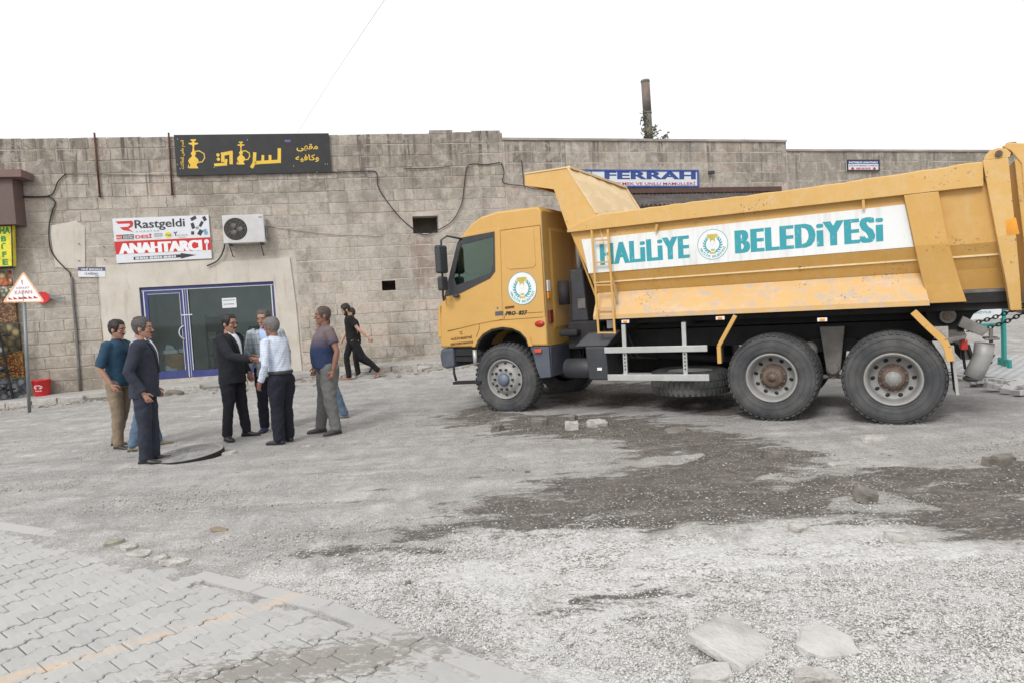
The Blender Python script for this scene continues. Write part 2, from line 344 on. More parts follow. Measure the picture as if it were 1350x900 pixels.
# gravel : real stones
def gravel(name, N, xr, yr, s0, s1, dens, mat, seed, label):
    rg = np.random.default_rng(seed); y = yr[0]+(yr[1]-yr[0])*rg.random(N*6)**1.6; x = (rg.random(N*6)*2-1)*(.8*y+.3)
    k = dens(x, y) > rg.random(N*6); x = x[k][:N]; y = y[k][:N]; n = len(x)
    B = np.array([(1, 0, 0), (0, 1, 0), (-1, 0, 0), (0, -1, 0), (0, 0, 1), (0, 0, -.5)], float); TF = np.array([(0, 1, 4), (1, 2, 4), (2, 3, 4), (3, 0, 4), (1, 0, 5), (2, 1, 5), (3, 2, 5), (0, 3, 5)])
    s_ = (s0+(s1-s0)*rg.random(n)**2.2)[:, None, None]; V = B[None]*(1+(rg.random((n, 6, 3))-.5)*.9)+(rg.random((n, 6, 3))-.5)*.5; V[..., 2] *= .6
    a = rg.random(n)*6.283; ca, sa = np.cos(a)[:, None], np.sin(a)[:, None]; vx = V[..., 0]*ca-V[..., 1]*sa; vy = V[..., 0]*sa+V[..., 1]*ca; V = np.stack([vx, vy, V[..., 2]], -1)*s_
    z = gh(x, y)+(fbm(x, y, .55, 4, 3)-.5)*.07*np.clip(1.2-y/60, .3, 1)+(fbm(x, y, 4, 4, 9)-.5)*.035
    V += np.stack([x, y, z+.002], -1)[:, None]; Fc = (TF[None]+np.arange(n)[:, None, None]*6).reshape(-1, 3); V = V.reshape(-1, 3)
    me = bpy.data.meshes.new(name); me.vertices.add(len(V)); me.vertices.foreach_set('co', V.ravel()); me.loops.add(Fc.size); me.loops.foreach_set('vertex_index', Fc.ravel())
    me.polygons.add(len(Fc)); me.polygons.foreach_set('loop_start', np.arange(0, Fc.size, 3)); me.polygons.foreach_set('loop_total', np.full(len(Fc), 3)); me.update()
    me.materials.append(mat); o = bpy.data.objects.new(name, me); C.objects.link(o); tag(o, label, 'gravel', kind='stuff'); return o
def isl_mat(name, c0, c1, c2):
    m_ = NT(name); g = m_.n('ShaderNodeNewGeometry'); r = g.outputs['Random Per Island']
    return m_.fin(m_.ramp(r, [(0, c2), (.12, c2), (.2, c0), (1, c1)]), .85, None, 0, Specular_IOR_Level=.25)
GR_W = isl_mat('crushed_limestone', sr(184, 182, 178), sr(208, 207, 204), sr(150, 145, 139)); GR_D = isl_mat('street_chips', sr(160, 156, 151), sr(205, 202, 197), sr(118, 114, 110))
def d_white(x, y):
    d, w = zones(x, y); n = fbm(x, y, 2.2, 4, 77); return np.clip(w*1.3-.1, 0, 1)*np.clip((.72-n)*4, .12, 1)*(pave_d(x, y) < -.14)*(1-.93*d)
def d_mid(x, y):
    d, w = zones(x, y); n = fbm(x, y, 1.1, 4, 55); return np.clip((n-.42)*5, .04, 1)*(1-w)*(1-.6*d)*(pave_d(x, y) < -.12)*(wall_d(x, y) > 1.3)*np.clip(1.5-y/14, .2, 1)
gravel('gravel', 50000, None, (2.6, 8.2), .003, .0115, d_white, GR_W, 1, 'crushed white limestone gravel spread over the near street')
gravel('gravel', 26000, None, (3.6, 19), .003, .012, d_mid, GR_D, 2, 'loose grey stone chips scattered over the dusty middle of the street')
# ------------------------------------------------------------------ interlocking pavers, front left
def paver_mat(name, c0, c1):
    m_ = NT(name); v = m_.pos('World'); oi = m_.n('ShaderNodeObjectInfo'); col = m_.mix(oi.outputs['Random'], c0, c1); n = m_.noise(v, 7, 6, .65); n2 = m_.noise(v, 90, 4)
    col = m_.mix(m_.ramp(n, [(.35, 0), (.7, .6)]), col, sr(180, 179, 177))
    # faded orange painted line and damp smear that cross the blocks
    sx = m_.n('ShaderNodeSeparateXYZ'); m_.l(m_.pos('World'), sx.inputs[0])
    a, b = G(20, 893), G(400, 782); dx, dy = (b.x-a.x), (b.y-a.y); L = math.hypot(dx, dy); nx, ny = -dy/L, dx/L
    dist = m_.math('ADD', m_.math('ADD', m_.math('MULTIPLY', sx.outputs[0], nx), m_.math('MULTIPLY', sx.outputs[1], ny)), -(a.x*nx+a.y*ny))
    dd = m_.math('ADD', m_.math('ABSOLUTE', dist), m_.math('MULTIPLY', m_.math('SUBTRACT', m_.noise(v, 12, 4), .5), .05))
    line = m_.math('MULTIPLY', m_.ramp(dd, [(.03, 1), (.06, 0)]), m_.ramp(m_.noise(v, 5, 5, .7), [(.4, .05), (.7, .62)]))
    col = m_.mix(line, col, sr(214, 180, 140))
    w0 = G(420, 872); ws = m_.n('ShaderNodeVectorMath', operation='DISTANCE'); mp = m_.n('ShaderNodeMapping'); mp.vector_type = 'TEXTURE'
    mp.inputs['Location'].default_value = (w0.x, w0.y, 0); mp.inputs['Rotation'].default_value = (0, 0, math.atan2(dy, dx)*.35); mp.inputs['Scale'].default_value = (.85, .22, 1); m_.l(m_.pos('World'), mp.inputs[0]); ln = m_.n('ShaderNodeVectorMath', operation='LENGTH'); m_.l(mp.outputs[0], ln.inputs[0])
    wet = m_.math('ADD', ln.outputs['Value'], m_.math('MULTIPLY', m_.math('SUBTRACT', m_.noise(m_.pos('World', (1, 2.2, 1)), 13, 6, .75), .5), 5.5))
    col = m_.mix(m_.ramp(wet, [(.7, .8), (.85, 0)]), col, sr(134, 129, 122))
    sp = m_.vor(v, 9); col = m_.mix(m_.ramp(m_.math('ADD', sp, m_.math('MULTIPLY', m_.noise(v, 2, 2), .25)), [(.16, .85), (.19, 0)]), col, sr(80, 72, 64))
    return m_.fin(col, .85, m_.bump(n2, .3, .003), 0, Specular_IOR_Level=.3)
PAV = paver_mat('paver_concrete', sr(164, 164, 162), sr(176, 175, 172)); KERB = paver_mat('kerb_concrete', sr(166, 165, 163), sr(178, 177, 175))
def zig_mesh(L=.225, Wd=.152, amp=.026, t=.07, gap=.0028, name='paver', mat=None, seed=0):
    rg = random.Random(seed); top = []                # zigzag block: two long sides step sideways twice
    xs = [-.5, -.38, -.30, -.20, -.12, .12, .20, .30, .38, .5]; off = [0, 0, 1, 1, 0, 0, 1, 1, 0, 0]
    up = [(x*(L-2*gap), Wd/2-gap+amp*o) for x, o in zip(xs, off)]; lo = [(x*(L-2*gap), -Wd/2+gap+amp*o) for x, o in zip(xs, off)][::-1]
    P = lo+up; P = lo[::-1]+up[::-1]
    cx = sum(p[0] for p in P)/len(P); cy = sum(p[1] for p in P)/len(P); b = .005
    inner = [(x-(b if x > 0 else -b), y+(b if k < len(xs) else -b)) for k, (x, y) in enumerate(P)]
    j = lambda: rg.uniform(-.0012, .0012)
    mb = MB(); mb.loft([[Vector((x+j(), y+j(), -t)) for x, y in P], [Vector((x, y, -.005)) for x, y in P], [Vector((x, y, j())) for x, y in inner]], False, False)
    n = len(P); k = len(mb.v)-n
    fl = [(k+q, k+q+1, k+n-2-q, k+n-1-q) for q in range(len(xs)-1)]
    for f in fl: mb.f.append(f); mb.mi.append(0); mb.sm.append(False)
    return mb.mesh(name, mat)
pave_root = thing('paved_corner', 'pale grey paved corner of interlocking zigzag blocks with a faded orange line', 'pavement', (0, 0, 0)); pave_root['kind'] = 'structure'
del pave_root['category']
bed_ = MB(); _far = [_e0-EDIR*6, _e0+EDIR*11]; q0 = _far[0]; q1 = _far[1]
bed_.add([(q0.x, q0.y, -.014), (q1.x, q1.y, -.014), (q1.x+EN2.x*9, q1.y+EN2.y*9, -.014), (q0.x+EN2.x*9, q0.y+EN2.y*9, -.014)], [(0, 1, 2, 3)])
bed_.build('joint_sand', pm('joint_sand', sr(176, 174, 170), .95, mode='World', sc=20), pave_root)
zm = [zig_mesh(mat=PAV, seed=i) for i in range(4)]
pa = G(20, 893); pb = G(400, 782); ROWA = R_(50.5); rx = Vector((math.cos(ROWA), math.sin(ROWA), 0)); ry = Vector((-rx.y, rx.x, 0))
edge = [(p.x, p.y) for p in PAVE_EDGE]
ey = lambda x: float(np.interp(x, [e[0] for e in edge], [e[1] for e in edge]))
slots = []; L_, W_ = .225, .152
for j in range(-60, 60):
    for i in range(-40, 40):
        p = Vector((pa.x, pa.y, 0))+rx*(i*L_+(L_/2 if j % 2 else 0))+ry*(j*W_)
        if p.x > 1.4 or p.x < -6.8 or p.y < 1.9: continue
        if p.y > ey(p.x)-.075 or p.y > 6.7 or pave_d(p.x, p.y) < .02: continue
        slots.append(((p.x)**2+(p.y)**2, p))
vis = [s_ for s_ in slots if s_[1].y > 2.75+.0*s_[1].x and s_[1].x > -.80*s_[1].y]
slots.sort(key=lambda s_: (0 if (s_[1].y > 2.85 and s_[1].x > -.82*s_[1].y-.1) else 1, s_[0]))
rest = MB(); nz = 0
for i, (_, p) in enumerate(slots):
    rr = random.Random(i*7+1); dz = rr.gauss(0, .0035)+.02*(float(fbm(p.x, p.y, 1.3, 2, 8))-.5); rot = (rr.gauss(0, .014), rr.gauss(0, .014), ROWA+rr.gauss(0, .008)+(math.pi if False else 0))
    if i < 299: inst('paver', zm[i % 4], pave_root, (p.x, p.y, dz), rot, (1, 1, 1))
    else:
        Mx = Matrix.Translation((p.x, p.y, dz)) @ Matrix.Rotation(rot[2], 4, 'Z') @ Matrix.Rotation(rot[0], 4, 'X'); me = zm[i % 4]
        rest.add([Mx @ v.co for v in me.vertices], [tuple(pl.vertices) for pl in me.polygons])
rest.build('pavers_beyond', PAV, pave_root, kind='stuff')
print('pavers', len(slots))
# kerb blocks flush with the pavers
for k in range(len(PAVE_EDGE)-1):
    a, b = PAVE_EDGE[k], PAVE_EDGE[k+1]; d = (b-a); L = d.length; n = max(1, round(L/.62)); d.normalize(); nn = Vector((d.y, -d.x, 0))
    if nn.dot(EN2) < 0: nn = -nn
    for i in range(n):
        if k == 2 and i in (0, 1): continue         # broken away here
        rr = random.Random(k*10+i); mb = MB(); g0 = a+d*(L*i/n+.006); g1 = a+d*(L*(i+1)/n-.006); w = .115
        j = lambda s_=.006: Vector((rr.uniform(-s_, s_), rr.uniform(-s_, s_), 0)); zt = (.006 if k > 1 else .022)+rr.uniform(-.006, .006)
        P = [g0+j(), g1+j(), g1+nn*w+j(), g0+nn*w+j()]
        mb.loft([[Vector((p.x, p.y, -.12)) for p in P], [Vector((p.x, p.y, zt-.008)) for p in P], [Vector((p.x+(c.x-p.x)*.04, p.y+(c.y-p.y)*.04, zt)) for p in P for c in [sum(P, Vector())/4]]], True, False)
        mb.build('kerb_block', KERB, pave_root)
# ------------------------------------------------------------------ loose stones and slabs on the street
ST_L = pm('broken_concrete', sr(176, 172, 166), .92, mode='World', sc=14, bump=.8, bsc=45, bd=.02, dust=.6, var=.4, dustc=sr(196, 193, 188)); SLB = pm('dusty_slab', sr(182, 180, 176), .92, mode='World', sc=6, bump=.8, bsc=40, bd=.015, dust=.6, var=.3, dustc=sr(200, 198, 195)); ST_D = pm('soiled_stone', sr(112, 106, 99), .9, mode='World', sc=11, bump=.6, bsc=50, bd=.01, var=.35, dust=.35)
def rock(name, label, cat, p, size, mat, rz=0, tilt=(0, 0), seed=1, jit=.12, lift=0.0, sub=3, group=None):
    bm = bmesh.new(); rr = random.Random(seed); n = 7 if jit > .08 else 4; k = .5 if n > 4 else .707
    for i in range(n):
        a = 2*math.pi*(i+.5)/n+rr.uniform(-1, 1)*jit*1.6; r_ = k*(1+rr.uniform(-1, .6)*jit*1.6); x, y = math.cos(a)*r_, math.sin(a)*r_
        x = max(-.5, min(.5, x*1.15)); y = max(-.5, min(.5, y*1.15))
        for z, q in ((-.5, 1), (.5*(1+rr.uniform(-1, .2)*jit*2.2), 1-rr.uniform(.04, .1)-jit*.35), (.28, 1+rr.uniform(-.5, .5)*jit)): bm.verts.new((x*q*size[0], y*q*size[1], z*size[2]))
    bmesh.ops.convex_hull(bm, input=bm.verts); bmesh.ops.delete(bm, geom=[v for v in bm.verts if not v.link_faces], context='VERTS')
    bmesh.ops.triangulate(bm, faces=bm.faces); bmesh.ops.subdivide_edges(bm, edges=[e for e in bm.edges if e.calc_length() > max(size)*.3], cuts=1)
    for v in bm.verts: v.co += Vector((rr.uniform(-1, 1), rr.uniform(-1, 1), rr.uniform(-1, 1)))*min(size)*.07
    me = bpy.data.meshes.new(name); bm.to_mesh(me); bm.free(); me.materials.append(mat)
    o = bpy.data.objects.new(name, me); C.objects.link(o); z = local_z(p.x, p.y)+float((fbm(p.x, p.y, .55, 4, 3)-.5)*.07)
    o.location = (p.x, p.y, z+size[2]*.38+lift); o.rotation_euler = (tilt[0], tilt[1], rz); return tag(o, label, cat, group)
rock('stone_block', 'dark soiled kerb block lying leftmost of the row beside the front wheel', 'stone', G(711, 563), (.25, .16, .13), ST_D, .1, (.1, .05), 1)
rock('stone_block', 'small pale square block standing in the dark soil by the truck', 'stone', G(754, 567), (.17, .13, .12), ST_L, -.1, (0, 0), 2, .05)
rock('stone_block', 'pale oblong block with a chipped face lying right of the square one', 'stone', G(787, 563), (.27, .14, .09), ST_L, .05, (.2, 0), 3, .1)
rock('stone_block', 'low crumbled stone half buried left of the dark kerb block', 'stone', G(657, 567), (.26, .2, .09), ST_D, .4, (0, .1), 4, .3)
rock('stone_block', 'brown clod behind the small pale square block', 'stone', G(756, 557), (.18, .14, .1), ST_D, .7, (0, 0), 5, .3)
rock('stone_slab', 'thin grey slab lying tilted in the dark soil under the truck body', 'stone', G(892, 570), (.3, .22, .04), ST_D, .5, (.12, -.1), 6, .1)
rock('stone_block', 'grey ribbed paving block half sunk in gravel in front of the rear wheels', 'stone', G(1152, 581), (.26, .12, .08), ST_L, .05, (0, 0), 7, .08)
rock('stone_block', 'flat soiled block at the upper edge of the soil right of the middle', 'stone', G(1022, 601), (.24, .18, .08), ST_D, .6, (0, .15), 8, .2)
rock('stone_block', 'pale flat paving block sunk in the soil strip', 'stone', G(1108, 613), (.22, .11, .05), ST_L, .02, (0, 0), 9, .06)
rock('stone_block', 'dark square block leaning in the light gravel island', 'stone', G(1143, 658), (.17, .14, .1), ST_D, .3, (.25, .2), 10, .14)
rock('stone_block', 'rough soiled building stone at the right end of the gravel', 'stone', G(1322, 611), (.21, .13, .11), ST_D, .1, (.1, 0), 11, .25)
rock('stone_block', 'brown earth lump just left of the rough building stone', 'stone', G(1301, 612), (.12, .1, .09), ST_D, .8, (0, 0), 12, .35)
rock('stone_block', 'pale stone with a dark dirty side on the white gravel edge', 'stone', G(1052, 704), (.18, .11, .07), ST_L, .3, (.2, .1), 13, .3)
rock('stone_block', 'low pale stone half covered by soil near the right edge', 'stone', G(1192, 716), (.26, .13, .05), ST_L, -.2, (0, .1), 14, .3)
rock('stone_slab', 'large broken concrete slab lying tilted in the white gravel', 'slab', G(969, 852), (.36, .30, .05), SLB, .75, (.24, .10), 15, .06, .0)
rock('stone_slab', 'upright leaning concrete fragment right of the large broken slab', 'slab', G(1087, 859), (.26, .2, .06), SLB, -.12, (.40, .06), 16, .09, .0)
rock('stone_slab', 'dirty stone at the bottom edge below the large slab', 'slab', G(935, 893), (.2, .12, .05), SLB, .2, (.1, 0), 17, .25)
rock('stone_slab', 'grey stone cut by the bottom edge below the leaning fragment', 'slab', G(1075, 900), (.2, .1, .05), ST_L, -.2, (.1, 0), 18, .25)
rock('stone', 'small flat stone beside the manhole cover', 'stone', G(302, 597), (.2, .16, .05), ST_L, .3, (0, 0), 19, .2)
rock('stone', 'small pale chip on the dust in front of the handshake', 'stone', G(404, 588), (.12, .08, .03), ST_L, .3, (0, 0), 20, .2)
rock('potsherd', 'thin brown curled scrap lying on the dust above the paved corner', 'scrap', G(288, 699), (.16, .06, .03), pm('brown_scrap', sr(140, 124, 108), .9), .1, (.3, .1), 21, .3)
rock('stone', 'small dark stone alone on the grey dust left of the soil', 'stone', G(695, 624), (.05, .04, .03), ST_D, .3, (0, 0), 22, .2)
rock('stone', 'dark pebble group lying on the white gravel near the paved corner', 'stone', G(538, 769), (.04, .03, .025), ST_D, .3, (0, 0), 23, .2)
rock('turf_clod', 'small tuft of grey weed at the broken kerb', 'clod', G(153, 719), (.12, .1, .05), pm('weed', sr(150, 148, 134), .95), .3, (0, 0), 24, .4)
for i, (px, py, sx) in enumerate([(185, 732, .2), (212, 738, .16), (235, 742, .22), (172, 724, .12)]):
    rock('kerb_rubble', 'crumbled piece of broken kerb at the edge of the pavers', 'rubble', G(px, py), (sx, sx*.6, .04), ST_L, .3*i, (.1, .05*i), 30+i, .3, group='crumbled kerb pieces')
# manhole cover
p = G(250, 601); mh = thing('manhole_cover', 'round dark manhole cover propped up on the dusty street beside the men', 'manhole cover', (p.x, p.y, p.z+.045), .2); mh.rotation_euler = (R_(3), R_(-4), .3)
IRON = pm('cast_iron', sr(128, 126, 124), .85, bump=.5, bsc=40, dust=.9, dustc=sr(164, 162, 159)); IRON_D = pm('cast_iron_edge', sr(28, 28, 30), .6)
MI = Matrix.Identity(4)
mb = MB(); mb.lathe([(.41, -.07), (.41, -.0)], MI, 40); mb.build('rim', IRON_D, mh)
mb = MB(); mb.lathe([(0.001, .004), (.36, .004), (.365, .0), (.385, .0), (.385, .006), (.405, .006), (.405, 0)], MI, 40)
for i in range(6):
    for j in range(6):
        x = (i-2.5)*.1; y = (j-2.5)*.1
        if math.hypot(x, y) < .31: mb.box(x-.035, x+.035, y-.012, y+.012, .002, .012)
mb.build('disc', IRON, mh)
# ------------------------------------------------------------------ stone buildings
def stone_mat(name, upper=True):
    m_ = NT(name); v = m_.pos('World'); oi = m_.n('ShaderNodeObjectInfo'); sx = m_.n('ShaderNodeSeparateXYZ'); g = m_.n('ShaderNodeNewGeometry'); m_.l(g.outputs['Position'], sx.inputs[0]); z = sx.outputs[2]
    n1 = m_.noise(v, 1.4, 7, .65); n2 = m_.noise(v, 9, 7, .7); n3 = m_.noise(v, 55, 4, .6); rnd = oi.outputs['Random']
    c = m_.ramp(rnd, [(0, sr(136, 128, 117)), (.22, sr(174, 165, 152)), (.45, sr(196, 186, 172)), (.65, sr(162, 156, 147)), (.8, sr(192, 174, 158)), (1, sr(208, 199, 186))])
    c = m_.mix(m_.ramp(n2, [(.36, .38), (.52, 0)]), c, sr(128, 121, 115))
    c = m_.mix(m_.ramp(n2, [(.54, 0), (.7, .5)]), c, sr(208, 203, 196))
    # old limewash left in a broad band half way up
    band = m_.math('MULTIPLY', m_.ramp(m_.math('MULTIPLY', z, .15), [(.15, 0), (.33, .95), (.62, 1), (.78, .15)]), m_.ramp(m_.math('ADD', m_.math('MULTIPLY', n1, .6), m_.math('MULTIPLY', n2, .4)), [(.34, .1), (.56, .95)]))
    c = m_.mix(m_.math('MULTIPLY', band, .85 if upper else .4), c, sr(192, 184, 174))
    # black weathering streaks below the parapet
    st = m_.noise(m_.pos('World', (5.5, 5.5, .18)), 1.5, 5, .6, .1); top = m_.ramp(m_.math('ADD', m_.math('MULTIPLY', z, .15), m_.math('MULTIPLY', m_.math('SUBTRACT', m_.noise(m_.pos('World', (3, 3, .05)), 1.3, 2), .5), .35)), [(.72, 0), (.90, 1)])
    c = m_.mix(m_.math('MULTIPLY', m_.ramp(st, [(.51, 0), (.60, .9)]), top), c, sr(70, 66, 62))
    c = m_.mix(m_.math('MULTIPLY', m_.ramp(n1, [(.4, .1), (.62, .55)]), m_.ramp(m_.math('MULTIPLY', z, .15), [(.6, 0), (.85, 1)])), c, sr(120, 113, 107) if upper else sr(146, 138, 130))
    c = m_.mix(m_.ramp(m_.math('MULTIPLY', z, .15), [(.0, .45), (.16, 0)]), c, sr(140, 132, 122))
    c = m_.mix(m_.ramp(m_.noise(v, 38, 6, .8), [(.38, .55), (.5, 0)]), c, sr(112, 104, 98)); c = m_.mix(m_.ramp(m_.noise(m_.pos('World', (1, 1, .8), (3, 8, 2)), .75, 7, .72, .4), [(.47, 0), (.62, .62)]), c, sr(126, 117, 106)); c = m_.mix(m_.ramp(m_.noise(m_.pos('World', (4, 4, .3), (1, 5, 2)), 1.1, 5, .65), [(.56, 0), (.68, .4)]), c, sr(98, 91, 84)); wv = m_.n('ShaderNodeVectorMath', operation='LENGTH'); mp = m_.n('ShaderNodeMapping'); mp.vector_type = 'TEXTURE'; q_ = WALL.P(w1a[0]+.25, 0, 3.1); mp.inputs['Location'].default_value = q_; mp.inputs['Rotation'].default_value = (0, 0, WALL.ang); mp.inputs['Scale'].default_value = (.42, 1, 1.1); m_.l(v, mp.inputs[0]); m_.l(mp.outputs[0], wv.inputs[0]); c = m_.mix(m_.ramp(m_.math('ADD', wv.outputs['Value'], m_.math('MULTIPLY', m_.math('SUBTRACT', m_.noise(m_.pos('World', (3, 3, .6)), 3, 5), .5), 1.6)), [(.5, .6), (1, 0)]), c, sr(128, 104, 92)); c = m_.mix(m_.ramp(m_.noise(v, 3.2, 8, .75, .6), [(.5, 0), (.6, .45)]), c, sr(196, 190, 182))
    h = m_.math('ADD', m_.math('MULTIPLY', n2, .8), m_.math('MULTIPLY', n3, .35))
    return m_.fin(c, .92, m_.bump(h, .85, .03), 0, Specular_IOR_Level=.2)
H1 = lambda px, py, d=0: WALL.hit(px, py, d)
w1a = H1(545, 307.5)[0], H1(578.5, 307.5)[0], H1(545, 308.5)[1], H1(545, 285.5)[1]
STONE = stone_mat('weathered_limestone'); STONE2 = stone_mat('weathered_limestone_grey', False)
MORT = pm('lime_mortar', sr(196, 187, 176), .95, mode='World', sc=3, bump=.5, bsc=40, bd=.02, var=.25, dust=.6, dustc=sr(160, 152, 144))
ROOF = pm('roof_screed', sr(150, 144, 136), .95, mode='World', sc=1)
def block_mesh(seed, mat):
    rr = random.Random(seed); mb = MB(); j = lambda a=.018: rr.uniform(-a, a)
    b = [(0, 0), (1, 0), (1, 1), (0, 1)]; o = [(x+j(.012), y+j(.035)) for x, y in b]
    mid = [(.5+(x-.5)*.99, .5+(y-.5)*.96) for x, y in o]; inn = [(.5+(x-.5)*(.955), .5+(y-.5)*.88) for x, y in o]
    mb.loft([[Vector((x, 0, y)) for x, y in o], [Vector((x, -.75, y)) for x, y in mid], [Vector((x, -1+j(.12), y)) for x, y in inn]], False, True); k = len(mb.v)-4
    mb.f.append((k, k+1, k+2, k+3)); mb.mi.append(0); mb.sm.append(False); return mb.mesh('stone', mat)
def lay(plane, root, u0, u1, z0, z1, course, holes, mat, keep, seed, wmin=.30, wmax=.80, proud=(.009, .024), frame_first=None, topfn=None):
    """course by course laid stones as single blocks; keep(u,z) ranks which ones are in view"""
    rr = random.Random(seed); mats = [block_mesh(seed*11+i, mat) for i in range(7)]; out = []
    z = z1
    while z-course > z0-.02:
        h = course*rr.uniform(.88, 1.1); zb = z-h; iv = [(u0, u1)]
        for (a0, a1, b0, b1) in holes:
            if b0 < z-.03 and b1 > zb+.03: iv = [q for (s_, e) in iv for q in ((s_, min(e, a0)), (max(s_, a1), e)) if q[1]-q[0] > .07]
        for s_, e in iv:
            u = s_; first = True
            while u < e-.01:
                w = rr.uniform(wmin, wmax)*(.55 if first and rr.random() < .5 else 1); first = False
                if e-u-w < wmin*.7: w = e-u
                out.append((u, w, zb, h)); u += w
        z = zb
    out.sort(key=lambda q: -keep(q[0]+q[1]/2, q[2])); rest = MB()
    for i, (u, w, zb, h) in enumerate(out):
        gp = .007; me = mats[rr.randrange(7)]; d = rr.uniform(*proud)*(1 if zb > 4.2 or zb < 1.7 else .55)
        if i < 290 and keep(u+w/2, zb) > 0:
            inst('stone', me, root, plane.P(u+gp, -.0, zb+gp), (0, 0, plane.ang), (w-2*gp, d, h-2*gp))
        else:
            Mx = Matrix.Translation(plane.P(u+gp, 0, zb+gp)) @ Matrix.Rotation(plane.ang, 4, 'Z') @ Matrix.Diagonal((w-2*gp, d, h-2*gp, 1)); rest.add([Mx @ v.co for v in me.vertices], [tuple(p.vertices) for p in me.polygons])
    if rest.v: rest.build('stones_beyond', mat, root, kind='stuff')
    return len(out)
H1 = lambda px, py, d=0: WALL.hit(px, py, d)
H2 = lambda px, py, d=0: WALL2.hit(px, py, d)
SH_U0, SH_U1, SH_Z0, SH_Z1 = -4.02, -.84, .32, 2.615
w1a = H1(545, 307.5)[0], H1(578.5, 307.5)[0], H1(545, 308.5)[1], H1(545, 285.5)[1]
w1b = H1(504, 383)[0], H1(522, 383)[0], H1(504, 383.5)[1], H1(504, 370.5)[1]
w1c = H1(513, 421)[0], H1(524, 421)[0], H1(513, 436)[1], H1(513, 427)[1]
bl = thing('stone_building', 'long low building of weathered limestone blocks with a cafe sign at its parapet', 'building', (0, 0, 0))
fn1 = lambda a, b, d: WALL.P(a, d, b); fn2 = lambda a, b, d: WALL2.P(a, d, b)
rc = lambda a0, a1, b0, b1: [(a0, b0), (a1, b0), (a1, b1), (a0, b1)]
TOP1 = 6.29
mb = MB(); mb.plate(rc(-11, 5.30, -.4, TOP1-.03), [rc(SH_U0, SH_U1, SH_Z0-.5, SH_Z1)[::-1] if False else rc(SH_U0, SH_U1, SH_Z0, SH_Z1), rc(*w1a), rc(*w1b)], fn1, 0, -.45)
mb.build('wall', MORT, bl)
mb = MB(); q = [WALL.P(-11, -.45, 0), WALL.P(5.3, -.45, 0), WALL.P(5.3, -9, 0), WALL.P(-11, -9, 0)]
def prism(mb, q, z0, z1): return mb.hexa([Vector((p.x, p.y, z0)) for p in q]+[Vector((p.x, p.y, z1)) for p in q])
prism(mb, q, 5.6, 5.85); mb.build('roof', ROOF, bl)
mb = MB()
for a, b in ((-11, -10.6), (4.9, 5.3)): prism(mb, [WALL.P(a, -.451, 0), WALL.P(b, -.451, 0), WALL.P(b, -9, 0), WALL.P(a, -9, 0)], -.4, 5.6)
prism(mb, [WALL.P(-10.6, -8.6, 0), WALL.P(4.9, -8.6, 0), WALL.P(4.9, -9, 0), WALL.P(-10.6, -9, 0)], -.4, 5.6)
for a0, a1, z0, z1 in ((w1a[0]-.5, w1a[1]+.5, w1a[2]-.5, w1a[3]+.5), (w1b[0]-.3, w1b[1]+.3, w1b[2]-.3, w1b[3]+.3)):    # dark cavities behind the holes
    mb.plate(rc(a0, a1, z0, z1), [], fn1, -1.2, -1.25)
mb.build('rear_wall', MORT, bl)
# parapet stones of slightly different height
PL = [(-.4, -.31)]
sh_excl = (-4.95, -.26, -.5, 3.24)            # rendered shop surround
keep1 = lambda u, z: (0 if u < -7.6 else (1 if z > 4.1 else .8 if (z < 2.6) else .5)+(.3 if u > -3 else 0))
n1 = lay(WALL, bl, -8.2, 5.29, .15, TOP1, .292, [sh_excl, w1a, w1b], STONE, keep1, 3)
mb = MB(); rr = random.Random(5)
u = 3.35
for w, h, jz in ((.62, .09, 0), (.48, .03, 0), (.78, .06, .0)):
    inst('capstone', block_mesh(90+int(w*100), STONE), bl, WALL.P(u, -.03, TOP1-.01), (0, 0, WALL.ang), (w, .04, h)); mb.plate(rc(u+.01, u+w-.01, TOP1-.03, TOP1+h-.01), [], fn1, -.02, -.4); u += w+.01
mb.build('parapet_core', MORT, bl)
# plaster surround of the shop
PLAS = NT('smooth_render'); v = PLAS.pos('World'); n_ = PLAS.noise(v, 1.5, 7, .65); n2 = PLAS.noise(PLAS.pos('World', (3, 3, .5)), 2, 5, .7)
c = PLAS.mix(PLAS.ramp(n_, [(.35, 0), (.65, 1)]), sr(188, 181, 170), sr(204, 198, 188)); c = PLAS.mix(PLAS.ramp(n2, [(.55, 0), (.75, .5)]), c, sr(160, 140, 122))
PLASTER = PLAS.fin(c, .9, PLAS.bump(PLAS.noise(v, 30, 5), .3, .006), 0, Specular_IOR_Level=.2)
mb = MB(); mb.plate([(-4.93, .18), (SH_U0, .18), (SH_U0, SH_Z1), (SH_U1, SH_Z1), (SH_U1, .2), (-.30, .2), (-.33, 2.0), (-.40, 3.2), (-2.0, 3.16), (-2.1, 3.22), (-4.9, 3.2)], [], fn1, .035, -.1)
mb.build('plaster_surround', PLASTER, bl)
mb = MB()      # patches of render on the wall, left
mb.plate([(-5.85, 3.2), (-5.2, 3.12), (-5.12, 4.15), (-5.3, 4.3), (-5.9, 4.2)], [], fn1, .026, -.05); mb.build('plaster_patch', PLASTER, bl)
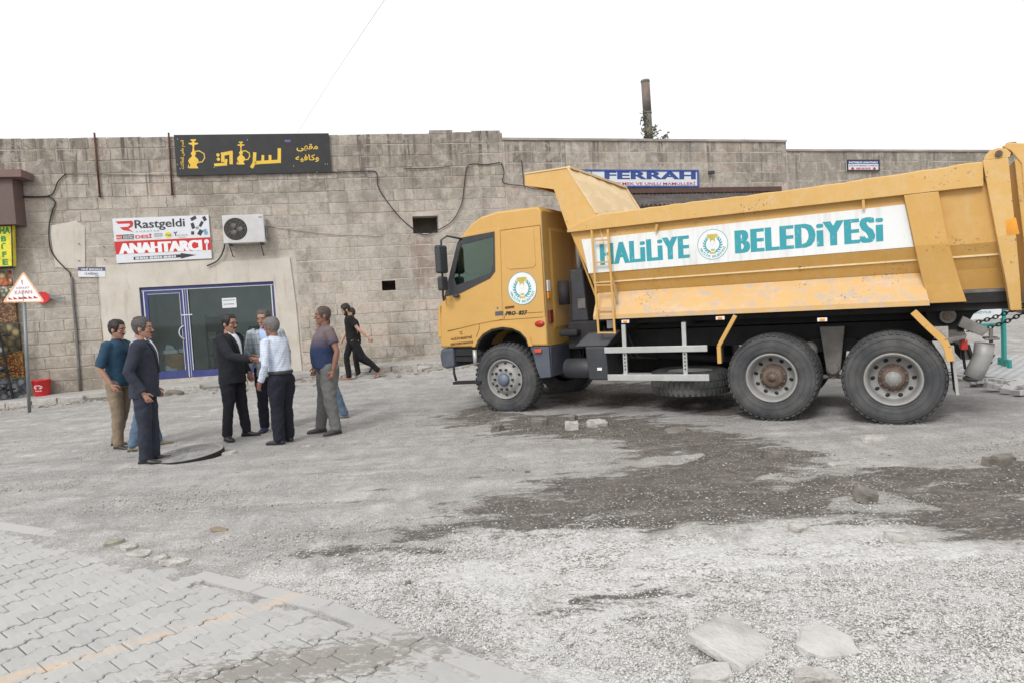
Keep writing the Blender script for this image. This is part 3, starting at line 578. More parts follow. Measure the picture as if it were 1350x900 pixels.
# ---- shop front
BLUE = pm('blue_aluminium', sr(44, 54, 120), .35, var=.1, bump=0, dust=.15); ALU = pm('white_strip', sr(205, 207, 212), .4, var=.05, bump=0); ALU_G = pm('grey_strip', sr(120, 124, 130), .4, var=.05, bump=0)
GLS = NT('shop_glass'); gl = GLS.n('ShaderNodeBsdfGlossy'); gl.inputs['Roughness'].default_value = .03; gl.inputs['Color'].default_value = (.8, .9, .92, 1); tr = GLS.n('ShaderNodeBsdfTransparent'); tr.inputs[0].default_value = (.86, .92, .92, 1)
fr = GLS.n('ShaderNodeFresnel'); fr.inputs[0].default_value = 1.5; mx = GLS.n('ShaderNodeMixShader'); GLS.l(fr.outputs[0], mx.inputs[0]); GLS.l(tr.outputs[0], mx.inputs[1]); GLS.l(gl.outputs[0], mx.inputs[2]); GLS.l(mx.outputs[0], GLS.out.inputs[0]); GLASS = GLS.m
sf = MB(); U0, U1, Z0, Z1 = SH_U0, SH_U1, SH_Z0, SH_Z1; DM = -2.98      # door / window mullion
def bx(mb, a0, a1, b0, b1, d0, d1, P=WALL): return mb.plate(rc(a0, a1, b0, b1), [], lambda a, b, d: P.P(a, d, b), d0, d1)
bx(sf, U0, U1, Z1-.075, Z1, -.02, -.12); bx(sf, U0, U0+.055, Z0, Z1-.076, -.02, -.12); bx(sf, U1-.055, U1, Z0, Z1-.076, -.02, -.12); bx(sf, DM-.045, DM+.045, Z0, Z1-.076, -.02, -.12)
bx(sf, DM+.046, U1-.056, Z0, Z0+.17, -.02, -.12)
fs = sf.build('shop_frame', BLUE, bl)
sf = MB()      # white glazing strips
for a0, a1, b0, b1 in ((U0+.03, U1-.03, Z1-.095, Z1-.08), (U0+.06, U0+.085, Z0+.02, Z1-.1), (U1-.085, U1-.06, Z0+.17, Z1-.1), (DM-.066, DM-.046, Z0+.02, Z1-.1), (DM+.046, DM+.062, Z0+.18, Z1-.1), (DM-.004, DM+.004, Z0+.02, Z1-.1)): bx(sf, a0, a1, b0, b1, -.012, -.022)
sf.build('glazing_strip', ALU, fs)
sf = MB(); bx(sf, DM+.046, U1-.056, Z0+.171, Z1-.077, -.07, -.078); sf.build('window_pane', GLASS, bl)
dr = MB(); a0, a1 = U0+.09, DM-.07
for q in ((a0, a1, Z0+.005, Z0+.2), (a0, a1, Z1-.17, Z1-.1), (a0, a0+.075, Z0+.2, Z1-.17), (a1-.06, a1, Z0+.2, Z1-.17)): bx(dr, *q, -.018, -.07)
do = dr.build('shop_door', BLUE, bl)
dr = MB(); bx(dr, a0+.076, a1-.061, Z0+.201, Z1-.171, -.04, -.046); dr.build('door_pane', GLASS, do)
dr = MB()
for q in ((a0+.07, a1-.055, Z1-.182, Z1-.172), (a1-.068, a1-.058, Z0+.2, Z1-.17)): bx(dr, *q, -.01, -.02)
dr.build('door_strip', ALU, do)
dr = MB(); cu = a1-.02; cz = Z0+1.13
dr.tube([WALL.P(cu-.11*math.sin(math.pi*k/8), .05*math.sin(math.pi*k/8)-.015, cz+.16*math.cos(math.pi*k/8)) for k in range(9)], .014, 6)
bx(dr, DM-.13, DM+.13, cz+.42, cz+.445, -.008, -.02); dr.build('door_handle', ALU, do)
# room behind the glass
RW = pm('shop_room', sr(214, 210, 202), .9, mode='World', sc=1, bump=0); RF = pm('shop_floor', sr(170, 164, 156), .7, mode='World', sc=1, bump=0)
mb = MB(); bx(mb, U0-.5, U1+.9, Z0-.02, 3.1, -2.6, -2.65); bx(mb, U0-.5, U0-.45, Z0-.02, 3.1, -.46, -2.599); bx(mb, U1+.85, U1+.9, Z0-.02, 3.1, -.46, -2.599); bx(mb, U0-.5, U1+.9, 3.101, 3.15, -.46, -2.65)
mb.build('room_wall', RW, bl)
mb = MB(); bx(mb, U0-.5, U1+.9, Z0-.06, Z0-.021, -.1, -2.65); mb.build('room_floor', RF, bl)
mb = MB(); bx(mb, U0-.02, U1+.02, .2, Z0-.002, .055, -.14); mb.build('doorstep', pm('step_stone', sr(176, 170, 160), .8, mode='World'), bl)
DK = pm('dark_wood', sr(70, 58, 50), .6); WD = pm('carton_brown', sr(176, 134, 92), .8)
cb = thing('cabinet', 'low brown carton cabinet inside the shop behind the glass door', 'cabinet', WALL.P(-3.5, -.65, Z0-.02), WALL.ang)
MB().box(-.2, .3, -.2, .2, 0, .62).build('carcass', WD, cb, .008)
pr = thing('printer', 'white jumbled desk machine standing on the low brown cabinet', 'printer', WALL.P(-3.52, -.62, Z0+.6), WALL.ang+.1)
MB().box(-.24, .12, -.18, .14, 0, .1).build('body', ALU, pr, .02); MB().hexa([T(-.2, -.12, .1), T(.05, -.12, .1), T(.05, .1, .1), T(-.2, .1, .1), T(-.17, -.05, .24), T(-.02, -.05, .2), T(-.02, .1, .2), T(-.17, .1, .26)]).build('lid', ALU, pr, .01); MB().box(.12, .32, -.1, .1, .0, .12).build('tray', ALU, pr, .02)
bd = thing('board', 'white board leaning against the brown cabinet behind the glass door', 'board', WALL.P(-3.6, -.35, Z0-.02), WALL.ang)
MB().hexa([T(-.1, 0, 0), T(.28, 0, 0), T(.28, .02, 0), T(-.1, .02, 0), T(-.1, .12, .42), T(.12, .12, .3), T(.12, .14, .3), T(-.1, .14, .42)]).build('panel', ALU, bd)
ch = thing('shop_chair', 'dark wooden chair standing in the shop behind the window', 'chair', WALL.P(-2.62, -1.2, Z0-.02), WALL.ang+.3)
for x, y in ((-.2, -.2), (.2, -.2), (-.2, .2), (.2, .2)): MB().box(x-.02, x+.02, y-.02, y+.02, 0, .45 if y < 0 else 1.55).build('leg', DK, ch)
MB().box(-.22, .22, -.22, .22, .45, .49).build('seat', DK, ch, .01); MB().box(-.2, .2, .185, .215, 1.1, 1.5).build('backrest', DK, ch, .01)
tb = thing('counter', 'pale counter with dark clutter on it inside the shop window', 'counter', WALL.P(-1.9, -1.6, Z0-.02), WALL.ang)
MB().box(-.9, .75, -.3, .3, .92, .97).build('top', pm('counter_top', sr(170, 164, 152), .5), tb, .01); MB().box(-.85, -.3, -.28, .28, 0, .92).build('cupboard', DK, tb); MB().box(.3, .7, -.28, .28, 0, .92).build('cupboard', DK, tb)
for i, (x, w, h) in enumerate(((-.3, .35, .32), (.1, .25, .22), (.45, .3, .4))):
    MB().box(x-w/2, x+w/2, -.12, .12, 0, h).build('appliance_box', pm('dark_plastic', sr(48, 46, 48), .5, sc=3+i), None, .03).location = (0, 0, 0)
    o = C.objects['appliance_box' if i == 0 else 'appliance_box.%03d' % i]; o.location = WALL.P(-1.9+x, -1.6, Z0+.95); o.rotation_euler = (0, 0, WALL.ang)
    tag(o, ['wide dark machine at the left on the shop counter', 'small dark box in the middle of the shop counter', 'tall dark machine at the right on the shop counter'][i], 'appliance', 'clutter on the counter')
mb = MB(); ux, uz = H1(292, 398); nb = thing('paper_notice', 'white paper notice with two printed lines stuck on the shop window', 'notice')
bx(mb, H1(292, 400)[0], H1(311, 400)[0], H1(300, 406)[1], H1(300, 393)[1], -.066, -.0685); mb.build('sheet', pm('paper', sr(214, 216, 220), .8, var=.03, bump=0), nb)
INK = pm('black_ink', sr(30, 32, 38), .6, var=.05, bump=0)
mb = MB(); a0 = H1(292, 400)[0]; put_text(mb, 'KİRALIK DÜKKAN', (a0+.03, a0+.31, uz+.02, uz+.05), fn1, -.064, .02); put_text(mb, 'YENİ YERİMİZDE', (a0+.03, a0+.29, uz-.08, uz-.05), fn1, -.064, .02); mb.build('lettering', INK, nb)
# ---- right building
br = thing('grey_building', 'lower right building of grey limestone with dark drips under its parapet', 'building')
TOP2 = 6.08; c36 = H2(1036, 187)[0]
TOP3 = H2(1040, 200)[1]
mb = MB(); mb.plate([(.0, -.4), (34, -.4), (34, TOP3), (c36, TOP3), (c36, TOP2), (.0, TOP2)], [], fn2, 0, -.45); mb.build('wall', MORT, br)
mb = MB(); prism(mb, [WALL2.P(.02, -.452, 0), WALL2.P(34, -.452, 0), WALL2.P(34, -9, 0), WALL2.P(.6, -9, 0)], 5.3, 5.5); mb.build('roof', ROOF, br)
mb = MB(); prism(mb, [WALL2.P(33.6, -.452, 0), WALL2.P(34, -.452, 0), WALL2.P(34, -9, 0), WALL2.P(33.6, -9, 0)], -.4, 5.3); prism(mb, [WALL2.P(.8, -8.6, 0), WALL2.P(33.5, -8.6, 0), WALL2.P(33.5, -9, 0), WALL2.P(.8, -9, 0)], -.4, 5.3); mb.build('rear_wall', MORT, br)
fe = (H2(760, 240)[0], H2(918, 240)[0])
k2 = lambda u, z: (1 if (z > 3.9 and u < 19) else .3 if u < 3 else .01)
lay(WALL2, br, .02, c36, .2, TOP2-.0, .30, [(4.2, 12, -1, 3.3)], STONE2, k2, 5, .4, .9, (.004, .01))
lay(WALL2, br, c36+.01, 26, 2.9, TOP3, .30, [], STONE2, lambda u, z: -1, 6, .4, .9, (.004, .01))
mb = MB(); mb.plate(rc(-.03, c36, TOP2, TOP2+.06), [], fn2, .05, -.47); mb.plate(rc(c36+.01, 34, TOP3, TOP3+.06), [], fn2, .05, -.47); mb.build('coping', pm('coping_concrete', sr(160, 152, 144), .9, mode='World', sc=2, var=.3, bump=.4), br)
CON = pm('pavement_concrete', sr(166, 164, 160), .9, mode='World', sc=2, bump=.4, bsc=30, bd=.01, dust=.5, dustc=sr(185, 181, 175))
# ---- pavement along the buildings, raised above the street, broken kerb stones
pvm = thing('kerbside_pavement', 'narrow raised concrete pavement with a broken kerb along the stone building', 'pavement'); pvm['kind'] = 'structure'; del pvm['category']
def strip_pave(P, u0, u1, root, n):
    mb = MB(); w = 1.28; rings = []
    for i in range(n+1):
        u = u0+(u1-u0)*i/n; q = P.P(u, w, 0); z = float(base_rise(q.x, q.y)) + .145; ww = w-.14
        rings.append([P.P(u, .05-.05, -.3), P.P(u, 0, z+.01), P.P(u, ww*.5, z+.004), P.P(u, ww, z), P.P(u, ww, -.3)])
    mb.loft(rings, True, False); mb.build('slab', CON, root)
strip_pave(WALL, -11, 5.3, pvm, 24); strip_pave(WALL2, -.0, 30, pvm, 30)
rr = random.Random(12); u = -8.5
while u < 5.2:
    L = rr.uniform(.5, .95); q = WALL.P(u+L/2, 1.2, 0); z = float(base_rise(q.x, q.y)); broken = rr.random() < (.35 if u > -5 else .1)
    dz = rr.uniform(-.01, .01)-(.09 if broken else 0); j = lambda: rr.uniform(-.012, .012); jj = .05 if broken else 0
    mb = MB(); mb.hexa([WALL.P(u+.005, 1.28+jj, z-.25), WALL.P(u+L-.005, 1.28+jj*.3, z-.25), WALL.P(u+L-.005, 1.145, z-.25), WALL.P(u+.005, 1.145, z-.25), WALL.P(u+.01, 1.27+j()+jj, z+.145+dz), WALL.P(u+L-.01, 1.27+j(), z+.145+dz+j()), WALL.P(u+L-.01, 1.145, z+.147+dz), WALL.P(u+.01, 1.145, z+.147+dz)])
    mb.build('kerb_stone', ST_L if not broken else ST_D, pvm, .012); u += L
# rubble lying along that kerb
rr = random.Random(77); rb = MB()
for i in range(520):
    u = rr.uniform(-9, 5) if i < 420 else rr.uniform(-3, 5); d = 1.3+abs(rr.gauss(0, .22 if u < -3 else .5)); q = WALL.P(u, d, 0); z = local_z(q.x, q.y); s_ = rr.uniform(.02, .09)*(1 if u < -2 else 1.35)
    Mx = Matrix.Translation((q.x, q.y, z+.01)) @ Matrix.Rotation(rr.uniform(0, 6), 4, 'Z') @ Matrix.Rotation(rr.uniform(-.4, .4), 4, 'X')
    p = [Vector((x*s_*rr.uniform(.6, 1.1), y*s_*rr.uniform(.5, 1), zz*s_*rr.uniform(.3, .7))) for x, y, zz in ((-1, -1, -.6), (1, -1, -.6), (1, 1, -.6), (-1, 1, -.6), (-.7, -.7, .6), (.8, -.6, .6), (.6, .8, .6), (-.8, .7, .6))]
    rb.hexa([Mx @ v for v in p])
rb.build('kerb_rubble', pm('rubble_stone', sr(156, 150, 142), .95, mode='World', sc=3, var=.4, bump=.4), label='broken stone rubble scattered along the foot of the kerb', kind='stuff')
# big chunks on the kerb
for i, (px, py, sz, lab) in enumerate([(262, 513, (.5, .3, .14), 'grey broken kerb chunk on the pavement edge left of the suited man'), (230, 521, (.4, .25, .12), 'low kerb fragment near the grey suited man'), (597, 487, (.6, .35, .12), 'flat broken kerb slab beside the truck bumper'), (560, 487, (.4, .3, .1), 'whitish broken piece on the kerb edge left of the truck'), (540, 484, (.35, .25, .1), 'small dark kerb piece near the walking man')]):
    rock('kerb_chunk', lab, 'rubble', G(px, py), sz, ST_D if i in (1, 4) else ST_L, .2*i, (.1, .05), 50+i, .22)
# paver court at the right rear, edge blocks and a heap of pulled pavers
pc = thing('paved_court', 'pale paved court with lifted edge blocks behind the rear of the truck', 'pavement'); pc['kind'] = 'structure'; del pc['category']
a = G(1262, 500); b = G(1420, 522); dd = (b-a).normalized(); dd.z = 0; nn = Vector((-dd.y, dd.x, 0)); nn = nn if nn.y > 0 else -nn
CP = NT('court_pavers'); v = CP.pos('World'); br_ = CP.n('ShaderNodeTexBrick'); br_.inputs['Scale'].default_value = 2.6; br_.inputs['Color1'].default_value = (*sr(176, 177, 179), 1); br_.inputs['Color2'].default_value = (*sr(196, 197, 198), 1); br_.inputs['Mortar'].default_value = (*sr(112, 111, 110), 1); br_.inputs['Mortar Size'].default_value = .035
CP.l(v, br_.inputs[0]); COURT = CP.fin(CP.mix(CP.ramp(CP.noise(v, 3, 5), [(.4, 0), (.7, .4)]), br_.outputs[0], sr(165, 163, 160)), .85)
mb = MB(); n = 14
for i in range(n):
    for j in range(12):
        P = []
        for ii, jj in ((i, j), (i+1, j), (i+1, j+1), (i, j+1)):
            q = a-dd*2+dd*(ii*1.4)+nn*(.22+jj*1.05); P.append((q.x, q.y, float(gh(q.x, q.y))+.075))
        mb.add(P, [(0, 1, 2, 3)])
mb.build('paving', COURT, pc)
PV2 = pm('court_block', sr(176, 176, 176), .85, mode='World', sc=12, var=.12, dust=.3)
rr = random.Random(31); zmc = [zig_mesh(.24, .16, .02, .07, .004, mat=PV2, seed=20+i) for i in range(3)]
for j in range(2):
    for i in range(26):
        q = a-dd*1.8+dd*(i*.245+.12*j)+nn*(.13+.165*j-.165+.05); z = local_z(q.x, q.y)+(.065 if j else .03)+rr.uniform(-.012, .012)
        inst('paver', zmc[i % 3], pc, (q.x, q.y, z), (rr.uniform(-.1, .02), rr.uniform(-.05, .05), math.atan2(dd.y, dd.x)+rr.uniform(-.06, .06)))
for i, (px, py, lab) in enumerate([(1330, 518, 'loose grey paving block tipped on its side at the right edge'), (1343, 512, 'loose paving block resting against the tipped one'), (1312, 514, 'pulled paving block lying flat before the court edge'), (1290, 509, 'pulled paving block nearest the exhaust pipe'), (1349, 522, 'paving block cut by the right edge of the picture')]):
    o = inst('paving_block', zmc[i % 3], None, G(px, py)+Vector((0, 0, .09)), (rr.uniform(-.5, .5), rr.uniform(-.3, .3), rr.uniform(-.5, .8))); tag(o, lab, 'paving block', 'pulled paving blocks')
# ------------------------------------------------------------------ signs and fittings on the walls
def sign_box(name, label, cat, P, quad, d0=.06, d1=.02, face=None, frame=None, fw=.03, group=None):
    """flat sign board from its four surveyed corners tl, tr, br, bl (u, z)"""
    t = thing(name, label, cat, group=group); f = lambda a, b, d: P.P(a, d, b)
    mb = MB(); mb.plate([quad[3], quad[2], quad[1], quad[0]], [], f, d0, d1); mb.build('board', face, t)
    tl, tr, br, bl_ = [Vector(q) for q in quad]
    def F(s_, r, d=0):         # s 0..1 left to right, r 0..1 bottom to top
        q = bl_.lerp(br, s_).lerp(tl.lerp(tr, s_), r); return P.P(q.x, d0+.003+d, q.y)
    if frame:
        mb = MB(); W_ = (tr-tl).length; H_ = (tl-bl_).length; a, b = fw/W_, fw/H_
        for q in ((0, 1, 0, b), (0, 1, 1-b, 1), (0, a, b, 1-b), (1-a, 1, b, 1-b)):
            mb.hexa([F(q[0], q[2], -.02), F(q[1], q[2], -.02), F(q[1], q[3], -.02), F(q[0], q[3], -.02), F(q[0], q[2], .012), F(q[1], q[2], .012), F(q[1], q[3], .012), F(q[0], q[3], .012)])
        mb.build('frame', frame, t)
    return t, F
def flat(mb, pts, F, d=0): return mb.sheet(pts, lambda a, b, dd: F(a, b, d))
def disc(mb, cx, cy, rx, ry, F, d=0, n=24, a0=0, a1=2*math.pi): return flat(mb, [(cx+rx*math.cos(a0+(a1-a0)*i/n), cy+ry*math.sin(a0+(a1-a0)*i/n)) for i in range(n)], F, d)
def stroke(mb, pts, w, F, asp, d=0):           # thick polyline in sign space ; asp = width/height of the sign
    P = [Vector((x*asp, y)) for x, y in pts]
    for i in range(len(P)-1):
        e = (P[i+1]-P[i]).normalized(); n = Vector((-e.y, e.x))*w/2; a = P[i]-e*w/2; b = P[i+1]+e*w/2
        flat(mb, [((q.x)/asp, q.y) for q in (a-n, b-n, b+n, a+n)], F, d+.0004*i)
def ring(mb, cx, cy, rx, ry, w, asp, F, a0, a1, d=0, n=20):
    o = [(cx+rx*math.cos(a0+(a1-a0)*i/n), cy+ry*math.sin(a0+(a1-a0)*i/n)) for i in range(n+1)]; i_ = [(cx+(rx-w/asp)*math.cos(a0+(a1-a0)*i/n), cy+(ry-w)*math.sin(a0+(a1-a0)*i/n)) for i in range(n+1)]
    for k in range(n): flat(mb, [o[k], o[k+1], i_[k+1], i_[k]], F, d)
GOLD = pm('gold_print', sr(222, 184, 62), .45, var=.12, bump=0, sc=3); BLK = pm('black_board', sr(30, 32, 36), .5, var=.12, bump=0, dust=.04); WHT = pm('white_board', sr(214, 217, 222), .4, var=.04, bump=0, dust=.08)
RED = pm('red_print', sr(196, 40, 38), .5, var=.08, bump=0); DKG = pm('dark_print', sr(48, 50, 56), .5, var=.05, bump=0); GRYP = pm('grey_print', sr(150, 153, 158), .5, bump=0); NAVY = pm('navy_print', sr(44, 72, 140), .5, var=.08, bump=0); YEL = pm('yellow_print', sr(226, 214, 60), .5, bump=0)
WP = pm('white_print', sr(228, 228, 230), .5, var=.03, bump=0); GREEN = pm('green_print', sr(44, 140, 62), .5, bump=0); TEALP = pm('teal_print', sr(52, 158, 162), .5, var=.06, bump=0); CYAN = pm('light_blue_print', sr(110, 160, 186), .5, bump=0)
# cafe sign
q = [H1(230.5, 179.5), H1(433.5, 177.2), H1(437.5, 228), H1(234.5, 233)]
cafe, F = sign_box('cafe_sign', 'long black sign with gold Arabic lettering and water pipes at the parapet', 'sign', WALL, q, .09, .02, BLK)
X = lambda x: (x-45)/1250; Y = lambda y: 1-(y-52)/322; asp = 3.95
def zq(x, y):      # zoom pixels -> sign space, allowing for the lean
    r = Y(y-(.0)*x); return ((x-(35+(y-55)*.065))/1252, 1-(y-(57-(x-35)*.010))/(325-(x-35)*.006))
def hookah(mb, cx, top, bot, s_):
    H_ = bot-top; pr_ = [(0, .12), (.03, .13), (.05, .10), (.08, .04), (.11, .04), (.13, .22), (.17, .2), (.19, .06), (.24, .04), (.30, .03), (.42, .05), (.46, .1), (.5, .12), (.54, .07), (.60, .08), (.66, .18), (.74, .24), (.82, .20), (.88, .13), (.94, .18), (1, .22)]
    flat(mb, [zq(cx-w*H_*.75, top+h*H_) for h, w in pr_]+[zq(cx+w*H_*.75, top+h*H_) for h, w in reversed(pr_)], F, .0)
    pts = [(cx+.05*H_, top+.42*H_), (cx+.2*H_, top+.40*H_), (cx+.36*H_, top+.5*H_), (cx+.38*H_, top+.65*H_), (cx+.3*H_, top+.78*H_), (cx+.14*H_, top+.8*H_)]
    stroke(mb, [zq(*p) for p in pts], .025, F, asp, .001)
    pts = [(cx-.05*H_, top+.96*H_), (cx-.18*H_, top+.97*H_), (cx-.16*H_, top+.88*H_)]; stroke(mb, [zq(*p) for p in pts], .02, F, asp, .001)
mb = MB(); hookah(mb, 188, 92, 324, 1); hookah(mb, 566, 112, 296, 1); mb.build('water_pipe_print', GOLD, cafe)
mb = MB()
def zs(pts, w): stroke(mb, [zq(*p) for p in pts], w, F, asp)
zs([(877, 180), (875, 272), (690, 282)], .085); zs([(800, 232), (800, 275)], .07); zs([(742, 232), (740, 278)], .07); zs([(676, 212), (672, 282), (655, 312)], .085)
zs([(420, 262), (420, 212), (486, 200), (486, 280)], .085); zs([(362, 298), (442, 292), (446, 262)], .07)
disc(mb, *zq(382, 218), .0105, .042, F, .001); disc(mb, *zq(385, 253), .0105, .042, F, .001)
put_text(mb, '\ufef0\ufeec\ufed8\ufee3', (*[zq(x, 160)[0] for x in (1018, 1196)], zq(1100, 192)[1], zq(1100, 132)[1]), F, 0, .02)
put_text(mb, '\ufeea\ufef4\ufed3\ufe8e\ufedb\ufeed', (*[zq(x, 250)[0] for x in (1008, 1203)], zq(1100, 280)[1], zq(1100, 218)[1]), F, 0, .02)
Fv = lambda a, b, d: F(*[zq(128-b, 0)[0]][:1], zq(100, a)[1], d)
s2 = '\ufe95\ufefc\ufe8b\ufe8e\ufecc\ufee0\ufedf \ufeb9\ufe8e\ufea7 \ufee2\ufeb4\ufed7'
put_text(mb, s2, (328, 98, 0, 40), lambda a, b, d: F(zq(128-b, a)[0]-.002, zq(110, a)[1], d), 0, .02)
mb.build('lettering', GOLD, cafe)
mb = MB(); a, b = zq(922, 116), zq(970, 98); flat(mb, [(a[0], a[1]), (b[0], a[1]), (b[0], b[1]), (a[0], b[1])], F); mb.build('sticker', pm('violet_print', sr(96, 88, 150), .5, bump=0), cafe)
mb = MB()
for x, y in ((65, 90), (618, 98), (350, 318), (992, 310), (1255, 297), (1274, 297), (62, 292), (84, 326), (1186, 364)): disc(mb, *zq(x, y), .0025, .01, F, .001, 8)
mb.build('screw_head', ALU, cafe)
# locksmith sign
q = [H1(149, 289), H1(275.5, 284), H1(280, 341), H1(155, 347.5)]
ls, F = sign_box('locksmith_sign', 'white and red locksmith sign with a black arrow left of the air conditioner', 'sign', WALL, q, .05, .02, WHT)
def lq(x, y): # zoom (9x) pixels -> sign space by bilinear inverse
    tl, tr, b_r, b_l = (80, 65), (1215, 32), (1260, 548), (132, 605)
    r = .5; s_ = .5
    for _ in range(8):
        xl = b_l[0]+(tl[0]-b_l[0])*r; xr = b_r[0]+(tr[0]-b_r[0])*r; s_ = (x-xl)/(xr-xl); yb = b_l[1]+(b_r[1]-b_l[1])*s_; yt = tl[1]+(tr[1]-tl[1])*s_; r = (y-yb)/(yt-yb)
    return s_, r
def lbox(x0, x1, ytop, ybot): a = lq(x0, ybot); b = lq(x1, ytop); c = lq((x0+x1)/2, ybot)[1]; e = lq((x0+x1)/2, ytop)[1]; return a[0], b[0], c, e
mb = MB(); flat(mb, [(0, .195), (1, .195), (1, .485), (0, .485)], F, .0); flat(mb, [lq(*p) for p in ((116, 100), (310, 92), (325, 120), (318, 160), (270, 190), (332, 234), (285, 218), (205, 205), (165, 172), (262, 165), (290, 140), (275, 125), (150, 130))], F, .0)
put_text(mb, 'DESİ', lbox(350, 540, 252, 306), F, .001, .03); b0, b1, b2, b3 = lbox(130, 196, 262, 316); flat(mb, [(b0, b2), (b1, b2), (b1, b3), (b0, b3)], F, .0)
put_text(mb, 'GÜVENLİK', lbox(860, 945, 288, 300), F, .001, .01); mb.build('red_print', RED, ls)
mb = MB(); put_text(mb, 'Rastgeldi', lbox(345, 928, 78, 208), F, .001, .012, fat=.006)
b0, b1, b2, b3 = lbox(198, 330, 258, 312); flat(mb, [(b0, b2), (b1, b2), (b1, b3), (b0, b3)], F, .0); b0, b1, b2, b3 = lbox(330, 890, 508, 562)
flat(mb, [lq(*p) for p in ((328, 530), (885, 500), (885, 485), (1072, 508), (888, 552), (888, 538), (330, 566))], F, .0)
for x, y, w, h, a in ((1035, 72, 70, 40, -.5), (1168, 76, 40, 56, -.5), (1028, 160, 40, 70, -.3), (1128, 140, 34, 70, .5), (1026, 246, 36, 40, 0), (1118, 240, 50, 66, .5)):
    ca, sa = math.cos(a), math.sin(a); flat(mb, [lq(x+u*w/2*ca-v_*h/2*sa, y+u*w/2*sa+v_*h/2*ca) for u, v_ in ((-1, 1), (1, 1), (1, -1), (-1, -1))], F, .0)
put_text(mb, 'BURG WÄCHTER', lbox(836, 970, 264, 276), F, .001, .01); put_text(mb, 'KİLİT SİSTEMLERİ', lbox(135, 330, 320, 330), F, .001, .01)
mb.build('dark_print', DKG, ls)
mb = MB(); b0, b1, b2, b3 = lbox(568, 664, 246, 286); flat(mb, [(b0, b2), (b1, b2), (b1, b3), (b0, b3)], F, .0); put_text(mb, 'ANAHTAR', lbox(352, 630, 208, 232), F, .001, 0, 1.4); put_text(mb, 'GÜVENLİK', lbox(584, 656, 298, 308), F, .001); disc(mb, *lq(1082, 186), .02, .035, F, .0); mb.build('grey_print', GRYP, ls)
mb = MB(); disc(mb, *lq(735, 268), .036, .072, F, .0); mb.build('yellow_print', YEL, ls)
mb = MB(); flat(mb, [lq(*p) for p in ((820, 280), (812, 250), (796, 236), (808, 228), (820, 240), (836, 224), (842, 234), (828, 252), (830, 280))], F, .0); put_text(mb, 'Yale', lbox(702, 770, 258, 280), F, .002, .02); mb.build('navy_print', NAVY, ls)
mb = MB(); flat(mb, [lq(*p) for p in ((1146, 210), (1186, 196), (1214, 256), (1176, 274))], F, .0); mb.build('blue_print', CYAN, ls)
mb = MB()
for w_, bx_ in (('ANAHTARCI', (160, 1148, 322, 500)),):
    vs_ = lbox(*bx_); c0 = lq(160, 497); c1 = lq(1148, 452); t0 = lq(160, 368); t1 = lq(1148, 326)
    put_text(mb, w_, (c0[0], c1[0], 0, 1), lambda a, b, d: F(a, (c0[1]+(c1[1]-c0[1])*(a-c0[0])/(c1[0]-c0[0]))*(1-b)+b*(t0[1]+(t1[1]-t0[1])*(a-c0[0])/(c1[0]-c0[0])), d), .002, .02, .98, fat=.045)
x0 = lq(1195, 345); disc(mb, x0[0], x0[1]-.01, .025, .055, F, .002); stroke(mb, [lq(1196, 365), lq(1200, 440)], .035, F, 2.2, .002)
put_text(mb, 'KALE KİLİT', lbox(204, 326, 264, 284), F, .002, .03); put_text(mb, 'ANAHTARCI', lbox(204, 322, 290, 306), F, .002, .02); put_text(mb, 'KALE', lbox(135, 190, 276, 304), F, .002, .01); put_text(mb, 'MUL-T-LOCK', lbox(574, 658, 256, 276), F, .002, .03)
put_text(mb, '0500 000 00 00 - 0500 000 00 00 - 0500 000 00 00', lbox(350, 828, 522, 550), F, .002, .05); mb.build('white_print', WP, ls)
# street name plate under the patch
q = [H1(104, 352.5), H1(139.5, 352.5), H1(140, 365.5), H1(104.5, 365.5)]
sp_, F = sign_box('street_name_plate', 'small white street name plate with a dark top band beside the cable', 'sign', WALL, q, .045, .02, WHT)
mb = MB(); flat(mb, [(.0, .62), (1, .62), (1, 1), (0, 1)], F); put_text(mb, '12 NİSAN', (.24, .72, .22, .5), F, .001, .02); put_text(mb, 'SOKAK', (.62, .78, .06, .16), F, .001, .02); mb.build('dark_print', pm('slate_print', sr(80, 78, 104), .5, bump=0), sp_)
mb = MB(); put_text(mb, 'YENİ MAHALLE', (.1, .9, .68, .92), F, .002, .02); mb.build('white_print', WP, sp_)
mb = MB(); 
for x, y in ((105, 322), (138, 326), (105, 344), (139, 343)): a, b = H1(x, y); mb.tube([WALL.P(a, .02, b), WALL.P(a, .06, b)], .012, 6)
mb.build('bracket_bolt', DKG, sp_)
# bakery sign on the right building
q = [H2(759, 225), H2(918, 225.5), H2(918.5, 248.5), H2(759, 248.5)]
fs_, F = sign_box('bakery_sign', 'white shop sign with blue frame and blue capitals behind the tipper body', 'sign', WALL2, q, .12, .02, WHT, pm('blue_frame', sr(50, 80, 150), .4), .05)
mb = MB(); put_text(mb, 'FERRAH', (.215, .975, .46, .9), F, .001, .02, 1.05, fat=.02); ring(mb, .075, .72, .045, .27, .04, 6.9, F, 0, 6.283); mb.build('blue_lettering', NAVY, fs_)
mb = MB(); put_text(mb, 'EKMEK VE UNLU MAMULLERİ', (.30, .97, .13, .34), F, .001, .012); mb.build('red_lettering', pm('dark_red_print', sr(170, 40, 60), .5, bump=0), fs_)
q = [H2(1114.5, 211.5), H2(1157.5, 211.5), H2(1157.5, 226.5), H2(1114.8, 226.5)]
s3, F = sign_box('locksmith_plate', 'small locksmith sign high on the right building above the tipper', 'sign', WALL2, q, .06, .02, WHT, DKG, .04)
mb = MB(); flat(mb, [(.02, .62), (.98, .62), (.98, .96), (.02, .96)], F); put_text(mb, 'ANAHTAR MERKEZİ ALARMLAR', (.06, .94, .42, .55), F, .001, .02); mb.build('blue_print', NAVY, s3)
